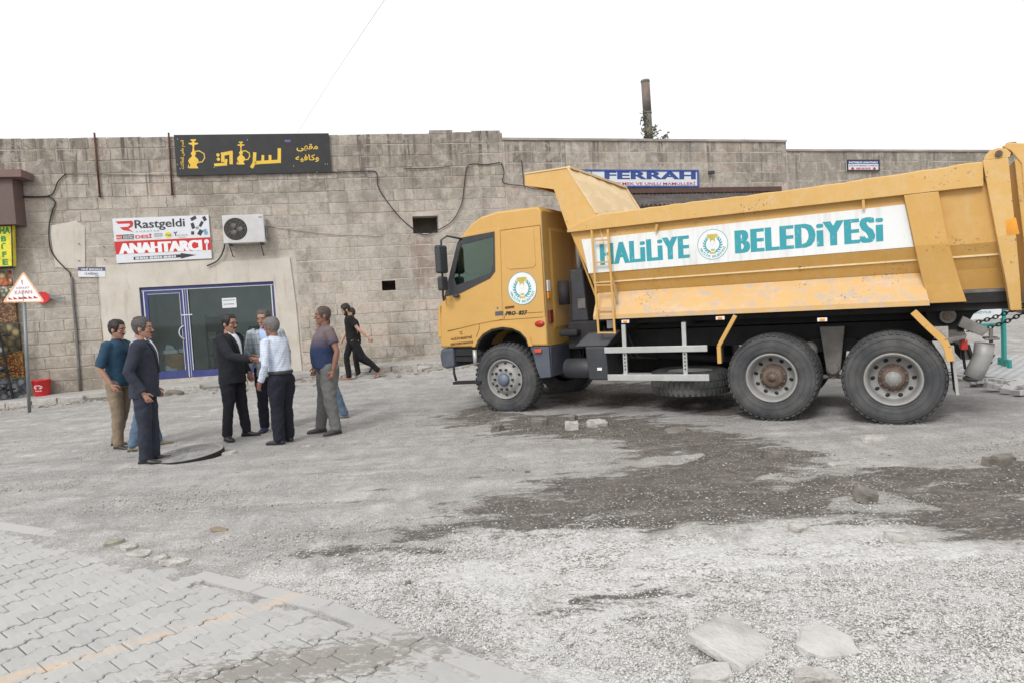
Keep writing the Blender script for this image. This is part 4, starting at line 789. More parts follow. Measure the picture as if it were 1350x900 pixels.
mb = MB(); put_text(mb, 'RASTGELDİ ANAHTARCI', (.06, .94, .68, .9), F, .002, .03); mb.build('white_print', WP, s3)
mb = MB(); put_text(mb, '0400 000 00 00', (.28, .72, .14, .32), F, .001, .03); disc(mb, .17, .22, .045, .12, F, .001); disc(mb, .84, .22, .045, .12, F, .001); mb.build('red_print', RED, s3)
# dark canopy below the bakery sign, corrugated
cn = thing('shop_canopy', 'dark corrugated metal canopy under the bakery sign behind the tipper', 'canopy')
u0, u1 = H2(800, 250)[0], H2(1027, 250)[0]; zc = H2(1000, 247)[1]-.32; DKM = pm('canopy_metal', sr(70, 62, 60), .6, var=.3, dust=.3); NC = 44
mb = MB(); R0 = []; R1 = []
for i in range(NC*2+1):
    u = u0+(u1-u0)*i/(NC*2); w = .03*(1 if i % 2 else -1); R0.append(WALL2.P(u, .02, zc+.15+w)); R1.append(WALL2.P(u, 1.5, zc-.35+w))
R2 = [p-Vector((0, 0, .02)) for p in R1]; R3 = [p-Vector((0, 0, .02)) for p in R0]
mb.loft([[R0[i], R1[i], R2[i], R3[i]] for i in range(len(R0))], True, False); mb.build('corrugated_sheet', DKM, cn)
mb = MB(); mb.bar(WALL2.P(u0, .1, zc+.24), WALL2.P(u1, .1, zc+.24), .05, .14); mb.build('beam', pm('rust_brown_beam', sr(88, 66, 60), .7), cn)
for i in range(6):
    mb = MB(); uu = u0+(u1-u0)*(i+.1)/5.3; mb.bar(WALL2.P(uu, .02, zc-.75), WALL2.P(uu, 1.45, zc-.42), .04, .04); mb.build('bracket', DKM, cn)
# lower shop front hidden partly behind the truck
mb = MB(); t = thing('shop_shutter', 'dark closed shop front of the bakery behind the truck', 'shop front')
mb.plate(rc(u0+.4, u1-.4, .5, zc-.8), [], fn2, .03, .005); mb.build('panel', pm('shutter_metal', sr(96, 92, 90), .5, sc=1), t)
# air conditioner
ac = thing('air_conditioner', 'white wall mounted air conditioner unit with a round dark fan grille', 'air conditioner')
a0, a1, b0, b1 = H1(293.5, 300, .35)[0], H1(348.5, 300, .35)[0], H1(320, 320.5, .35)[1], H1(320, 283.5, .35)[1]
ACW = pm('ac_enamel', sr(200, 200, 200), .5, var=.08, dust=.25, dustc=sr(150, 144, 136)); fA = lambda a, b, d: WALL.P(a, d, b)
mb = MB(); mb.plate(rc(a0, a1, b0, b1), [], fA, .36, .08); mb.build('casing', ACW, ac, .018)
cx = a0+.30; cz = (b0+b1)/2; Rf = .245
Md = Matrix.Translation(WALL.P(cx, .362, cz)) @ Matrix.Rotation(WALL.ang, 4, 'Z') @ Matrix.Rotation(R_(90), 4, 'X')
mb = MB(); mb.lathe([(.001, .0), (Rf, .0)], Md, 36); mb.lathe([(Rf, .0), (Rf+.018, .012), (Rf+.03, .0)], Md, 36); mb.build('fan_recess', pm('fan_dark', sr(50, 48, 46), .8, bump=0), ac)
mb = MB()
for i in range(7): mb.lathe([(.035+i*.034, .014), (.038+i*.034, .018), (.041+i*.034, .014)], Md, 36)
for i in range(14):
    a = i*math.pi/7; mb.bar(Md @ Vector((.03*math.cos(a), .03*math.sin(a), .014)), Md @ Vector((Rf*math.cos(a), Rf*math.sin(a), .014)), .004, .004)
mb.build('grille', pm('grille_wire', sr(120, 116, 112), .5, bump=0), ac)
mb = MB()
for i in range(3):
    mb.ball(Md @ Vector((.10*math.cos(i*2.09), .10*math.sin(i*2.09), .004)), (.09, .012, .06), 8, 5)
mb.build('fan_blade', pm('fan_grey', sr(100, 98, 94), .6, bump=0), ac)
mb = MB(); mb.bar(WALL.P(a0+.12, .0, b0-.02), WALL.P(a0+.12, .34, b0-.02), .035, .035); mb.bar(WALL.P(a1-.12, .0, b0-.02), WALL.P(a1-.12, .34, b0-.02), .035, .035); mb.bar(WALL.P(a0+.12, .0, b0-.3), WALL.P(a0+.12, .34, b0-.03), .02, .02); mb.bar(WALL.P(a1-.12, .0, b0-.3), WALL.P(a1-.12, .34, b0-.03), .02, .02); mb.build('bracket', DKG, ac)
mb = MB(); bx(mb, a1+.001, a1+.05, b0+.1, b0+.42, .3, .12); mb.build('valve_cover', pm('grey_cover', sr(110, 110, 108), .6), ac, .01)
mb = MB(); bx(mb, a1-.12, a1-.03, b1-.09, b1-.05, .364, .361); mb.build('badge', GRYP, ac)
# cables
CAB = pm('cable_black', sr(38, 36, 36), .6, bump=0)
def cable(name, label, pts, P, r=.014, d=.05, H=None, sub=6, cat='cable'):
    H = H or P.hit; K = [Vector((*H(*p), 0)) for p in pts]; out = []
    for i in range(len(K)-1):
        p0, p1, p2, p3 = K[max(i-1, 0)], K[i], K[i+1], K[min(i+2, len(K)-1)]
        for j in range(sub):
            t = j/sub; q = .5*((2*p1)+(p2-p0)*t+(2*p0-5*p1+4*p2-p3)*t*t+(3*p1-p0-3*p2+p3)*t**3); out.append(P.P(q.x, d, q.y))
    out.append(P.P(K[-1].x, d, K[-1].y)); return tag(MB().tube(out, r, 6).build(name, CAB), label, cat)
cable('cable', 'thick black cable looping down the wall above the bucket to the pavement', [(88, 230), (78, 240), (74, 250), (70, 257), (62, 260), (68, 261), (74, 268), (70, 280), (66, 300), (67, 325), (74, 340), (86, 353), (93, 360), (96, 372)], WALL)
cable('conduit', 'grey conduit running straight down the wall left of the shop', [(95.5, 366), (98, 400), (102, 440), (107, 515)], WALL, .03, .05, sub=2, cat='pipe')
C.objects['conduit'].data.materials[0] = pm('conduit_grey', sr(110, 108, 106), .6)
cable('cable', 'black cable run leaving the brown awning along the wall', [(16, 259), (30, 260), (48, 260.5), (62, 260)], WALL, .022)
cable('cable', 'thin wire strung straight between the cable loop and the cafe sign', [(88, 231), (150, 231.5), (236, 232)], WALL, .007)
cable('cable', 'black cable sagging from the cafe sign into the wall opening', [(437, 228), (470, 227), (492, 226.5), (497, 231), (499, 248), (513, 270), (530, 290), (547, 304), (553, 308)], WALL, .013)
cable('cable', 'black cable from the wall opening up to the corner of the right building', [(548, 306), (560, 310), (575, 305), (596, 292), (608, 270), (611, 252), (615, 222), (625, 217), (640, 218), (659, 215)], WALL, .013)
cable('cable', 'thin black cable lying along the parapet stones right of the cafe sign', [(532, 223), (560, 223), (592, 220.5)], WALL, .009)
cable('cable', 'black cable curling down behind the tipper at the corner', [(659.9, 215), (664, 228), (662, 240), (672, 244), (690, 246), (706, 250), (735, 252)], WALL2, .012)
cable('cable', 'short hose hanging from the air conditioner', [(297.5, 322), (295, 332), (288, 344), (274, 351)], WALL, .017, .08)
cable('cable', 'faint thin wire hanging between the air conditioner and the wall opening', [(352, 299), (400, 306), (450, 311), (500, 312)], WALL, .005, .04)
cable('downpipe_rod', 'thin dark rod down the corner of the right building', [(687, 212), (689, 232), (690, 246)], WALL2, .012, .04, cat='rod')
RUST = pm('rusty_iron', sr(84, 50, 42), .8, var=.35, bump=.3)
for i, (a, b, lab) in enumerate([((126, 179), (133, 259.5), 'rusty rod leaning on the wall, the left one by the cable loop'), ((223.5, 179), (228, 256.5), 'rusty rod standing just left of the cafe sign')]):
    p, q = H1(*a), H1(*b); t = thing('rusty_rod', lab, 'rod', group='rusty rods on the wall'); MB().tube([WALL.P(p[0], .06, p[1]+.05), WALL.P(q[0], .06, q[1])], .022, 6).build('rod', RUST, t); MB().ball(WALL.P(q[0], .06, q[1]), .04, 6, 5).build('foot', RUST, t)
lamp = thing('wall_bracket', 'small dark fitting on a thin stem on the right building beside the bakery sign', 'bracket'); a, b = H2(935, 229); MB().box(-.09, .09, -.04, .04, -.05, .05).build('head', DKG, lamp, .01); C.objects['head'].matrix_local = Matrix.Translation(WALL2.P(a, .12, b)); MB().tube([WALL2.P(a+.02, .06, b), WALL2.P(a+.05, .06, b-.8)], .012, 5).build('stem', GRYP, lamp)
# overhead wire
w0 = CO+ray(440, 97)*19; w1 = CO+ray(511, -6)*12; tag(MB().tube([Vector(CO+ray(392, 176)*22.0), Vector(w0)-Vector((0, 0, .05)), Vector(w1), Vector(w1)+(Vector(w1)-Vector(w0))*1.2], .004, 5).build('overhead_wire', pm('wire_grey', sr(205, 205, 207), .6, bump=0)), 'thin overhead wire rising from the parapet into the white sky', 'wire')
# chimney pipe and weeds on the roof
cp = H2(853, 184); t = thing('stove_pipe', 'tall rusty stove pipe rising above the parapet of the right building', 'chimney'); u = H2(856.5, 184, -1.2)[0]; zt = H2(851.5, 106, -1.2)[1]; z0 = 5.4
PIPE = NT('stove_pipe_metal'); v = PIPE.pos('World'); sx = PIPE.n('ShaderNodeSeparateXYZ'); PIPE.l(v, sx.inputs[0]); c = PIPE.mix(PIPE.ramp(PIPE.noise(v, 3, 5), [(.4, 0), (.6, 1)]), sr(118, 112, 106), sr(92, 86, 82)); c = PIPE.mix(PIPE.ramp(PIPE.noise(PIPE.pos('World', (1, 1, 1), (3, 1, 0)), 1.6, 3), [(.5, 0), (.6, .45)]), c, sr(146, 118, 100)); PIPEM = PIPE.fin(c, .7)
hh = (zt-z0)/3
for i in range(3):
    p0 = WALL2.P(u-.0-i*.02, -1.2, z0+hh*i-(.05 if i else 0)); p1 = WALL2.P(u-(i+1)*.02, -1.2, z0+hh*(i+1)); mb = MB(); mb.tube([p0, p1], .13+.0*i-(.006*(i % 2)), 16); mb.tube([p1-Vector((0, 0, .07)), p1-Vector((0, 0, .02))], .138, 16); mb.build('pipe_section', PIPEM, t)
LEAF = pm('weed_leaf', sr(104, 108, 92), .8, var=.4, bump=0, mode='World', sc=3)
def weed(label, u, d, P, zb, hts, name='roof_weed'):
    t = thing(name, label, 'plant'); rr = random.Random(int(u*100)); st = MB(); lf = MB()
    for h, lean in hts:
        b = P.P(u+rr.uniform(-.05, .05), d, zb); pts = [b+Vector((lean*k/5+rr.uniform(-.02, .02), rr.uniform(-.03, .03), h*k/5)) for k in range(6)]; st.tube(pts, [.012-.0015*k for k in range(6)], 5)
        for k in range(int(100*h)):
            q = rr.random()**.8; i = min(4, int(q*5)); c = pts[i].lerp(pts[i+1], q*5-i)+Vector((rr.gauss(0, .06), rr.gauss(0, .06), rr.gauss(0, .03))); a = Vector((rr.gauss(0, 1), rr.gauss(0, 1), rr.gauss(0, 1))).normalized()*.07; b2 = a.orthogonal().normalized()*.035
            lf.add([c-a, c+b2, c+a, c-b2], [(0, 1, 2, 3)])
    st.build('stem', RUST, t); lf.build('foliage', LEAF, t)
weed('leafy weed sprouting on the parapet right beside the stove pipe', H2(868, 184)[0], -.6, WALL2, TOP2-.3, [(1.35, -.08), (.9, .25), (.6, .5)])
weed('tiny grey weed tuft on the parapet edge further right', H2(986, 185)[0], -.3, WALL2, TOP2-.05, [(.16, .05), (.14, -.05)])
# ---- left shop: awning box, yellow sign, picture panels, rack
aw = thing('shop_awning', 'brown metal awning box at the left edge above the yellow sign', 'awning'); BR = pm('brown_sheet', sr(100, 82, 78), .55, var=.1); BR2 = pm('brown_trim', sr(118, 92, 88), .55, var=.1)
a1, zt, zb = H1(16, 240, .5)[0], H1(10, 228, .5)[1], H1(10, 296, .5)[1]
mb = MB(); mb.plate(rc(-10.5, a1, zb, zt-.12), [], fn1, .5, .02); mb.build('casing', BR, aw); a2 = H1(28, 228, .6)[0]
mb = MB(); mb.plate(rc(-10.5, a2, zt-.119, zt+.05), [], fn1, .62, .03); mb.build('top_board', BR2, aw)
q = [(-9.6, H1(0, 299, .3)[1]), H1(17, 297.5, .3), H1(18.5, 352, .3), (-9.6, H1(0, 354, .3)[1])]
ys, F = sign_box('buffet_sign', 'yellow upright shop sign with green capitals at the left edge', 'sign', WALL, q, .34, .2, YEL, DKG, .02)
U_ = lambda px: (H1(px, 325, .34)[0]-q[3][0])/(q[2][0]-q[3][0])
mb = MB(); put_text(mb, 'DAHA', (U_(-16), U_(12.5), .80, .97), F, .001, .05)
for ch_, y0, y1, x0, x1 in (('B', .615, .75, -1, 5.5), ('Ü', .405, .59, -1, 6), ('F', .24, .375, 0, 5), ('E', .05, .19, 0, 7)): put_text(mb, ch_, (U_(x0+(.8)), U_(x1+1.5), y0, y1), F, .001, .05)
mb.build('lettering', GREEN, ys)
FOOD = []
for nm, c0, c1, sc in (('soup', (190, 96, 40), (214, 190, 150), 9), ('herbs', (96, 110, 60), (206, 200, 190), 14), ('nuts', (150, 112, 72), (96, 62, 38), 22), ('potato', (150, 138, 92), (60, 54, 40), 7), ('pickle', (156, 60, 34), (190, 160, 70), 26), ('bottle', (170, 178, 184), (84, 92, 100), 8)):
    m_ = NT(nm+'_picture'); v = m_.pos('World'); ps = m_.vor(v, sc, out='Color'); dd_ = m_.vor(v, sc); sp2 = m_.n('ShaderNodeSeparateColor'); m_.l(ps, sp2.inputs[0])
    c = m_.mix(m_.ramp(sp2.outputs[0], [(.3, 0), (.7, 1)]), sr(*c0), sr(*c1)); c = m_.mix(m_.ramp(dd_, [(.3, 0), (.7, .8)]), c, sr(46, 34, 26)); FOOD.append(m_.fin(c, .5))
pp = thing('picture_panel', 'tall panel of food photographs on the wall at the left edge', 'poster panel')
ub = H1(31, 470, .1)[0]; zz = [H1(20, y, .1)[1] for y in (356, 377, 392, 426, 463, 498, 526)]
for i in range(6):
    mb = MB(); mb.plate(rc(-9.2, ub-.02*(5-i)-.0, zz[i+1]+.015, zz[i]-.012), [], fn1, .12, .04); mb.build('picture', FOOD[i], pp)
mb = MB(); mb.plate(rc(-9.3, ub-.1, zz[-1]-.02, zz[0]+.02), [], fn1, .035, .01); mb.build('backing_board', WHT, pp)
mb = MB(); a, b = H1(0, 354, .3), H1(20.5, 352.5, .3); mb.tube([WALL.P(-9.6, .3, a[1]), WALL.P(b[0], .3, b[1])], .02, 6); mb.build('rail', DKG, pp)
rk = thing('display_rack', 'black wire display rack with dark goods cut by the left edge', 'rack'); ur = H1(9, 470, .55)[0]; zf = .16
mb = MB(); mb.bar(WALL.P(ur-.12, .6, 2.0), WALL.P(ur+.02, .5, zf), .04, .04); mb.bar(WALL.P(ur-.8, .6, 2.0), WALL.P(ur-.7, .5, zf), .04, .04); mb.build('upright', BLK, rk)
for k in range(4):
    mb = MB(); mb.plate([(ur-.85, .35+k*.42), (ur-.02, .35+k*.42), (ur-.02, .38+k*.42), (ur-.85, .38+k*.42)], [], fn1, .7, .25); mb.build('shelf', BLK, rk)
GD = [pm('goods_dark', sr(60, 62, 66), .4, var=.5, sc=20), pm('goods_light', sr(150, 154, 160), .3, var=.4, sc=20), pm('goods_brown', sr(96, 70, 56), .5, var=.5, sc=20)]
rr = random.Random(4)
for k in range(4):
    for i in range(5):
        gi = rr.randrange(3); b_ = MB().ball(WALL.P(ur-.12-i*.16, .55, .46+k*.42), (.07, .07, rr.uniform(.06, .09)), 8, 6).build('goods_bag', GD[gi]); tag(b_, ['%s bag on the %s rack shelf, %s from the right' % (['dark', 'pale', 'brown'][gi], ['bottom', 'second lowest', 'second highest', 'top'][k], ['first', 'second', 'third', 'fourth', 'fifth'][i])][0], 'bag', 'bags on the display rack')
# bucket
pb_ = WALL.P(H1(57, 522, .22)[0], .25, 0); zb = float(base_rise(pb_.x, pb_.y))+.15; bk = thing('bucket', 'red plastic bucket with a white heart logo against the stone wall', 'bucket', (pb_.x, pb_.y, zb), WALL.ang)
RDP = pm('red_plastic', sr(200, 30, 34), .35, var=.08, bump=0, Coat_Weight=.2)
Mi = Matrix.Identity(4); mb = MB(); mb.lathe([(.001, .0), (.155, 0), (.16, .01), (.195, .36), (.207, .365), (.207, .385), (.195, .387), (.188, .37), (.152, .03), (.001, .03)], Mi, 32); mb.build('shell', RDP, bk)
fb = lambda a, b, d: Vector((math.sin(a/.18)*(.165+.1*b+.004), -math.cos(a/.18)*(.165+.1*b+.004), b))
mb = MB(); st = lambda pts, w: [mb.add([fb(p[0]-w*e.y, p[1]+w*e.x, 0), fb(q[0]-w*e.y, q[1]+w*e.x, 0), fb(q[0]+w*e.y, q[1]-w*e.x, 0), fb(p[0]+w*e.y, p[1]-w*e.x, 0)], [(0, 1, 2, 3)]) for p, q in zip(pts, pts[1:]) for e in [(Vector(q)-Vector(p)).normalized()]]
for s_ in (-1, 1):
    st([(s_*(.0+.085*math.sin(t_)*(1 if t_ < 2 else 1)), .215+.045*math.cos(t_*1.0)+.0) for t_ in [i*.32 for i in range(9)]], .006)
    st([(s_*(.02+.038*math.sin(t_)), .212+.025*math.cos(t_)) for t_ in [i*.45 for i in range(8)]], .005)
put_text(mb, 'Algida', (-.075, .075, .11, .145), lambda a, b, d: fb(a, b, 0), 0, .02); mb.build('logo', WP, bk)
# key shaped sign
a, b = H1(59, 393, .1); ks = thing('key_sign', 'red headed key shaped sign on the wall behind the warning triangle', 'sign')
fk = lambda x, y, d: WALL.P(a+x, d, b+y)
mb = MB(); mb.plate([(.17*math.cos(i*math.pi/10)-.05, .14*math.sin(i*math.pi/10)+.01) for i in range(20)], [], fk, .13, .09); mb.build('key_head', RDP, ks)
mb = MB(); mb.plate([(.1, .06), (.2, .035), (.44, -.02), (.46, -.05), (.42, -.06), (.38, -.03), (.35, -.07), (.31, -.03), (.28, -.06), (.24, -.02), (.2, -.05), (.16, -.02), (.1, -.03)], [], fk, .12, .10); mb.build('key_blade', ALU_G, ks)
# warning triangle on its post
pt = G(37, 543); ws = thing('warning_sign', 'white triangular warning sign on a grey post at the kerb', 'road sign')
Mw = Plane((pt.x, pt.y), .12); hw = lambda x, y: Mw.hit(x, y); zt0 = hw(32, 358)[1]
A, Bq, Cc = hw(32, 358), hw(4.5, 399), hw(60, 398.5); fw_ = lambda x, y, d: Mw.P(x, d, y)
def rnd_tri(k, r=.06):
    g = Vector(((A[0]+Bq[0]+Cc[0])/3, (A[1]+Bq[1]+Cc[1])/3)); P = [g+(Vector(p)-g)*k for p in (Bq, Cc, A)]; out = []
    for i in range(3):
        p, a_, c_ = P[i], P[i-1], P[(i+1) % 3]
        for t_ in (0, .33, .66, 1): u_ = p+(a_-p).normalized()*r*k; w_ = p+(c_-p).normalized()*r*k; out.append(tuple((u_.lerp(p, t_)).lerp(p.lerp(w_, t_), t_)))
    return out
RETRO = pm('retroreflective_white', sr(246, 244, 242), .3, var=.02, bump=0); ORP = pm('faded_orange_print', sr(238, 190, 150), .4, bump=0); PKP = pm('faded_pink_print', sr(196, 150, 160), .4, bump=0)
mb = MB(); mb.plate(rnd_tri(1), [], fw_, .03, .022); mb.build('plate', RETRO, ws)
mb = MB(); mb.plate(rnd_tri(1), [rnd_tri(.88)], fw_, .034, .031); mb.build('border', ORP, ws)
mb = MB(); bb = lambda x0, x1, y0, y1: (hw(x0, 390)[0], hw(x1, 390)[0], hw(30, y1)[1], hw(30, y0)[1])
put_text(mb, 'KAPAN', bb(21, 44, 383, 388), fw_, .035, .02); put_text(mb, 'DİKKAT', bb(23.5, 41, 377.5, 381), fw_, .035, .02); put_text(mb, '!', bb(31, 33, 369, 375.5), fw_, .035, .03); mb.build('lettering', PKP, ws)
mb = MB(); x0, x1, y0, y1 = bb(12, 52, 391, 394.5)
for i in range(6):
    w_ = (x1-x0)/6; mb.plate([(x0+w_*i, y0), (x0+w_*(i+1)-.01, y0), (x0+w_*i, y1)], [], fw_, .036, .0345)
mb.build('spike_symbol', RED, ws)
mb = MB(); pz = hw(32, 392); mb.tube([Mw.P(pz[0], 0, 1.9+(pz[1]-1.9)+.1), Mw.P(hw(38.5, 543)[0], 0, -.1)], .032, 12); mb.build('post', pm('galvanised_post', sr(128, 134, 138), .5, metal=.3, var=.2), ws)
mb = MB(); mb.bar(Mw.P(pz[0]-.06, .015, pz[1]-.02), Mw.P(pz[0]+.06, .015, pz[1]-.02), .03, .04); mb.build('clamp', ALU_G, ws)
# teal framed board standing on the court behind the truck
tp_ = G(1324, 488); BP = Plane((tp_.x, tp_.y), -.35); bh = lambda x, y: BP.hit(x, y); fB = lambda a, b, d: BP.P(a, d, b)
tb_ = thing('notice_board', 'white notice board in a teal metal frame behind the tail of the truck', 'notice board', group=None); TEALM = pm('teal_frame', sr(38, 138, 130), .45, var=.1)
gz = local_z(tp_.x, tp_.y)+.07; xr_ = 0.0; zt1 = bh(1324, 340)[1]; zm1 = bh(1320, 428)[1]; xl_ = -2.0
for x in (xl_, xr_): mb = MB(); mb.bar(BP.P(x, 0, gz), BP.P(x, 0, zt1), .07, .05); mb.build('post', TEALM, tb_); mb = MB(); mb.bar(BP.P(x, -.25, gz+.12), BP.P(x, .3, gz+.12), .05, .05); mb.bar(BP.P(x, .28, gz+.12), BP.P(x, .28, gz-.02), .05, .05); mb.bar(BP.P(x, -.23, gz+.12), BP.P(x, -.23, gz-.02), .05, .05); mb.build('foot', TEALM, tb_)
mb = MB(); mb.bar(BP.P(xl_, .0, zm1), BP.P(xr_, .0, zm1), .045, .06); mb.bar(BP.P(xl_, .0, zt1), BP.P(xr_, .0, zt1), .045, .06); mb.build('rail', TEALM, tb_)
zp = bh(1315, 420)[1]; mb = MB(); mb.plate(rc(xl_+.05, xr_-.03, zp, zt1-.04), [], fB, .02, 0); mb.plate(rc(xr_-.16, xr_-.031, zp+.001, zt1-.041), [], fB, .024, .0201); mb.build('board', WHT, tb_)
mb = MB(); c_ = bh(1307.5, 402)[0]; put_text(mb, 'BELEDİYE MÜDÜRLÜĞÜ', (c_-1.55, c_, bh(1300, 405.5)[1], bh(1300, 397)[1]), fB, .026, .03); put_text(mb, 'ÇALIŞMALARI TEKNOLOJİ NEDENİYLE', (c_-1.5, c_-.02, bh(1300, 414)[1], bh(1300, 409.5)[1]), fB, .026, .02); mb.build('lettering', TEALP, tb_)
# ------------------------------------------------------------------ the tipper truck (local x runs backwards, y away from the street, z up)
tk = thing('dump_truck', 'yellow three axle tipper truck with a long white and teal banner on its body', 'truck', (TR.o[0], TR.o[1], 0), TR.ang)
h = lambda px, py, d=0: TR.hit(px, py, -d)          # d = metres behind the near side
fT = lambda a, b, d: Vector((a, d, b))
def yellow(name, base, worn=0, scuff=None, rust=.3, dustv=.25):
    m_ = NT(name); v = m_.pos('Object'); n1 = m_.noise(v, 1.3, 6, .6); n2 = m_.noise(v, 7, 6, .7); n3 = m_.noise(v, 32, 5, .7)
    c = m_.mix(m_.ramp(n1, [(.35, 0), (.65, .5)]), base, tuple(x*.86 for x in base)); c = m_.mix(m_.ramp(n2, [(.45, 0), (.75, dustv)]), c, sr(214, 186, 146))
    c = m_.mix(m_.ramp(m_.noise(m_.pos('Object', (4, 1, .4)), 3, 5, .7), [(.55, 0), (.72, dustv*.8)]), c, sr(196, 182, 160))
    if scuff: c = m_.mix(m_.ramp(m_.noise(m_.pos('Object', (.8, 1, 2.2)), 2.6, 7, .75, .5), [(.5, 0), (.62, .8)]), c, scuff)
    if name.startswith('scuffed'): c = m_.mix(m_.ramp(n2, [(.50, 0), (.62, .65)]), c, sr(172, 166, 162))
    n3 = m_.math('MULTIPLY', n3, m_.ramp(m_.noise(m_.pos('Object', (1, 1, 1.6), (2, 7, 3)), 1.7, 4, .6), [(.4, .72), (.62, 1.06)]))
    if worn: c = m_.mix(m_.ramp(n3, [(.635-.03*worn, 0), (.655-.03*worn, .85)]), c, sr(110, 88, 70)); c = m_.mix(m_.ramp(m_.noise(m_.pos('Object', (1, 1, 1), (5, 2, 1)), 11, 7, .8), [(.66, 0), (.70, .6)]), c, sr(134, 116, 104))
    return m_.fin(c, .48 if not scuff else .65, m_.bump(m_.math('ADD', n1, m_.math('MULTIPLY', n3, .06)), .25, .03), 0, Specular_IOR_Level=.4, Coat_Weight=0.12 if not worn else 0, Coat_Roughness=.25)
Y0 = sr(206, 162, 90)
YC = yellow('cab_paint', Y0, 0, None, 0, .12); YB = yellow('body_paint', sr(202, 158, 86), .25); YW = yellow('worn_body_paint', sr(212, 170, 100), .8, None, .6, .5); YS = yellow('scuffed_body_paint', sr(212, 172, 114), .4, sr(208, 180, 148), .5, .4)
CREAM = yellow('faded_inner_paint', sr(222, 196, 150), .2, sr(232, 214, 180), .5, .5)
BLP = pm('black_plastic', sr(52, 54, 60), .55, var=.2, dust=.3, dustc=sr(90, 88, 86)); BLM = pm('black_chassis', sr(32, 32, 34), .8, var=.3, dust=.35, dustc=sr(74, 71, 69)); BLUEG = pm('blue_grey_plastic', sr(74, 80, 94), .5, var=.15, dust=.3, dustc=sr(130, 130, 130))
GREYM = pm('grey_dusty_steel', sr(104, 101, 98), .65, var=.3, dust=.5, bump=.3); ALUG = pm('aluminium_rail', sr(188, 190, 188), .45, metal=.35, var=.15, dust=.35, dustc=sr(160, 156, 150)); RIM = pm('rim_steel', sr(150, 150, 149), .6, metal=.15, var=.2, dust=.6, dustc=sr(160, 155, 148))
RUSTH = pm('rusty_hub', sr(96, 78, 66), .8, var=.35, sc=14, dust=.4, dustc=sr(150, 140, 130)); TYRE = pm('tyre_rubber', sr(54, 57, 62), .85, var=.25, sc=4, dust=.6, dustc=sr(118, 115, 110), bump=.25, bsc=60)
REDL = pm('red_lens', sr(170, 44, 34), .25, bump=0, var=.1); AMB = pm('amber_lens', sr(226, 150, 50), .25, bump=0, var=.1); SEATM = pm('seat_fabric', sr(70, 72, 78), .8)
WG = NT('cab_glass'); gl = WG.n('ShaderNodeBsdfGlossy'); gl.inputs['Roughness'].default_value = .02; gl.inputs['Color'].default_value = (.85, 1, .93, 1); tr = WG.n('ShaderNodeBsdfTransparent'); tr.inputs[0].default_value = (.78, .88, .83, 1); fr = WG.n('ShaderNodeFresnel'); fr.inputs[0].default_value = 1.6; mx = WG.n('ShaderNodeMixShader')
WG.l(fr.outputs[0], mx.inputs[0]); WG.l(tr.outputs[0], mx.inputs[1]); WG.l(gl.outputs[0], mx.inputs[2]); WG.l(mx.outputs[0], WG.out.inputs[0]); CGL = WG.m
BW = 2.5
# --- cab shell
prof = [(-1.16, 1.04), (-1.185, 1.2), (-1.18, 1.42), (-1.13, 1.6), (-1.105, 1.82), (-1.05, 1.90), (-.86, 2.30), (-.655, 2.74), (-.58, 2.85), (-.43, 2.97), (-.25, 3.055), (.05, 3.10), (.74, 3.096), (.79, 3.03), (.79, 1.03), (.46, 1.03), (.42, 1.14), (.33, 1.23), (.2, 1.29), (.03, 1.315), (-.16, 1.29), (-.32, 1.22), (-.42, 1.13), (-.475, 1.04)]
def inset(P, d):
    out = []; n = len(P)
    for i in range(n):
        a, b, c = Vector(P[i-1]), Vector(P[i]), Vector(P[(i+1) % n]); e1 = (b-a).normalized(); e2 = (c-b).normalized(); n1_ = Vector((e1.y, -e1.x)); n2_ = Vector((e2.y, -e2.x)); nn = (n1_+n2_); nn = nn/max(nn.length_squared*.5, .35)
        out.append(tuple(b+nn*d))
    return out
side_in = inset(prof, .03)
winh = [h(*p) for p in ((597, 367.5), (607.8, 322), (651.8, 311.5), (651.8, 350.5), (646.6, 361.5), (602, 378))]
rings = []
for yy, d in ((.0, .03), (.008, .012), (.03, 0), (BW-.03, 0), (BW-.008, .012), (BW, .03)): rings.append([Vector((a, yy, b)) for a, b in inset(prof, d)])
mb = MB(); n = len(prof); k0 = 0
mb.add([v for r in rings for v in r], [], True)
for i in range(len(rings)-1):
    for k in range(n):
        if k in (5, 6) and 0 < i < 4 and i == 2: continue          # windscreen opening
        a = i*n+k; b = i*n+(k+1) % n; mb.f.append((a, b, b+n, a+n)); mb.mi.append(0); mb.sm.append(k in (8, 9, 10, 11, 12) or i != 2)
mb.plate(side_in, [winh], fT, 0.0, .012); mb.plate(side_in, [winh], fT, BW-.012, BW)
mb.build('cab_body', YC, tk)
mb = MB(); mb.add([fT(-1.05, 1.90, .03), fT(-1.05, 1.90, BW-.03), fT(-.655, 2.74, BW-.03), fT(-.655, 2.74, .03)], [(0, 1, 2, 3)]); mb.build('windscreen', CGL, tk)
# front details (seen only from other places)
mb = MB(); mb.hexa([T(-1.2, .35, 1.25), T(-1.2, 2.15, 1.25), T(-1.12, 2.15, 1.25), T(-1.12, .35, 1.25), T(-1.14, .35, 1.78), T(-1.14, 2.15, 1.78), T(-1.08, 2.15, 1.78), T(-1.08, .35, 1.78)]); mb.build('radiator_grille', BLP, tk, .01)
for y in (.25, 2.25): MB().box(-1.22, -1.14, y-.17, y+.17, .86, 1.02).build('headlight', pm('headlamp_glass', sr(210, 214, 220), .15, bump=0, Specular_IOR_Level=.8), tk, .02)
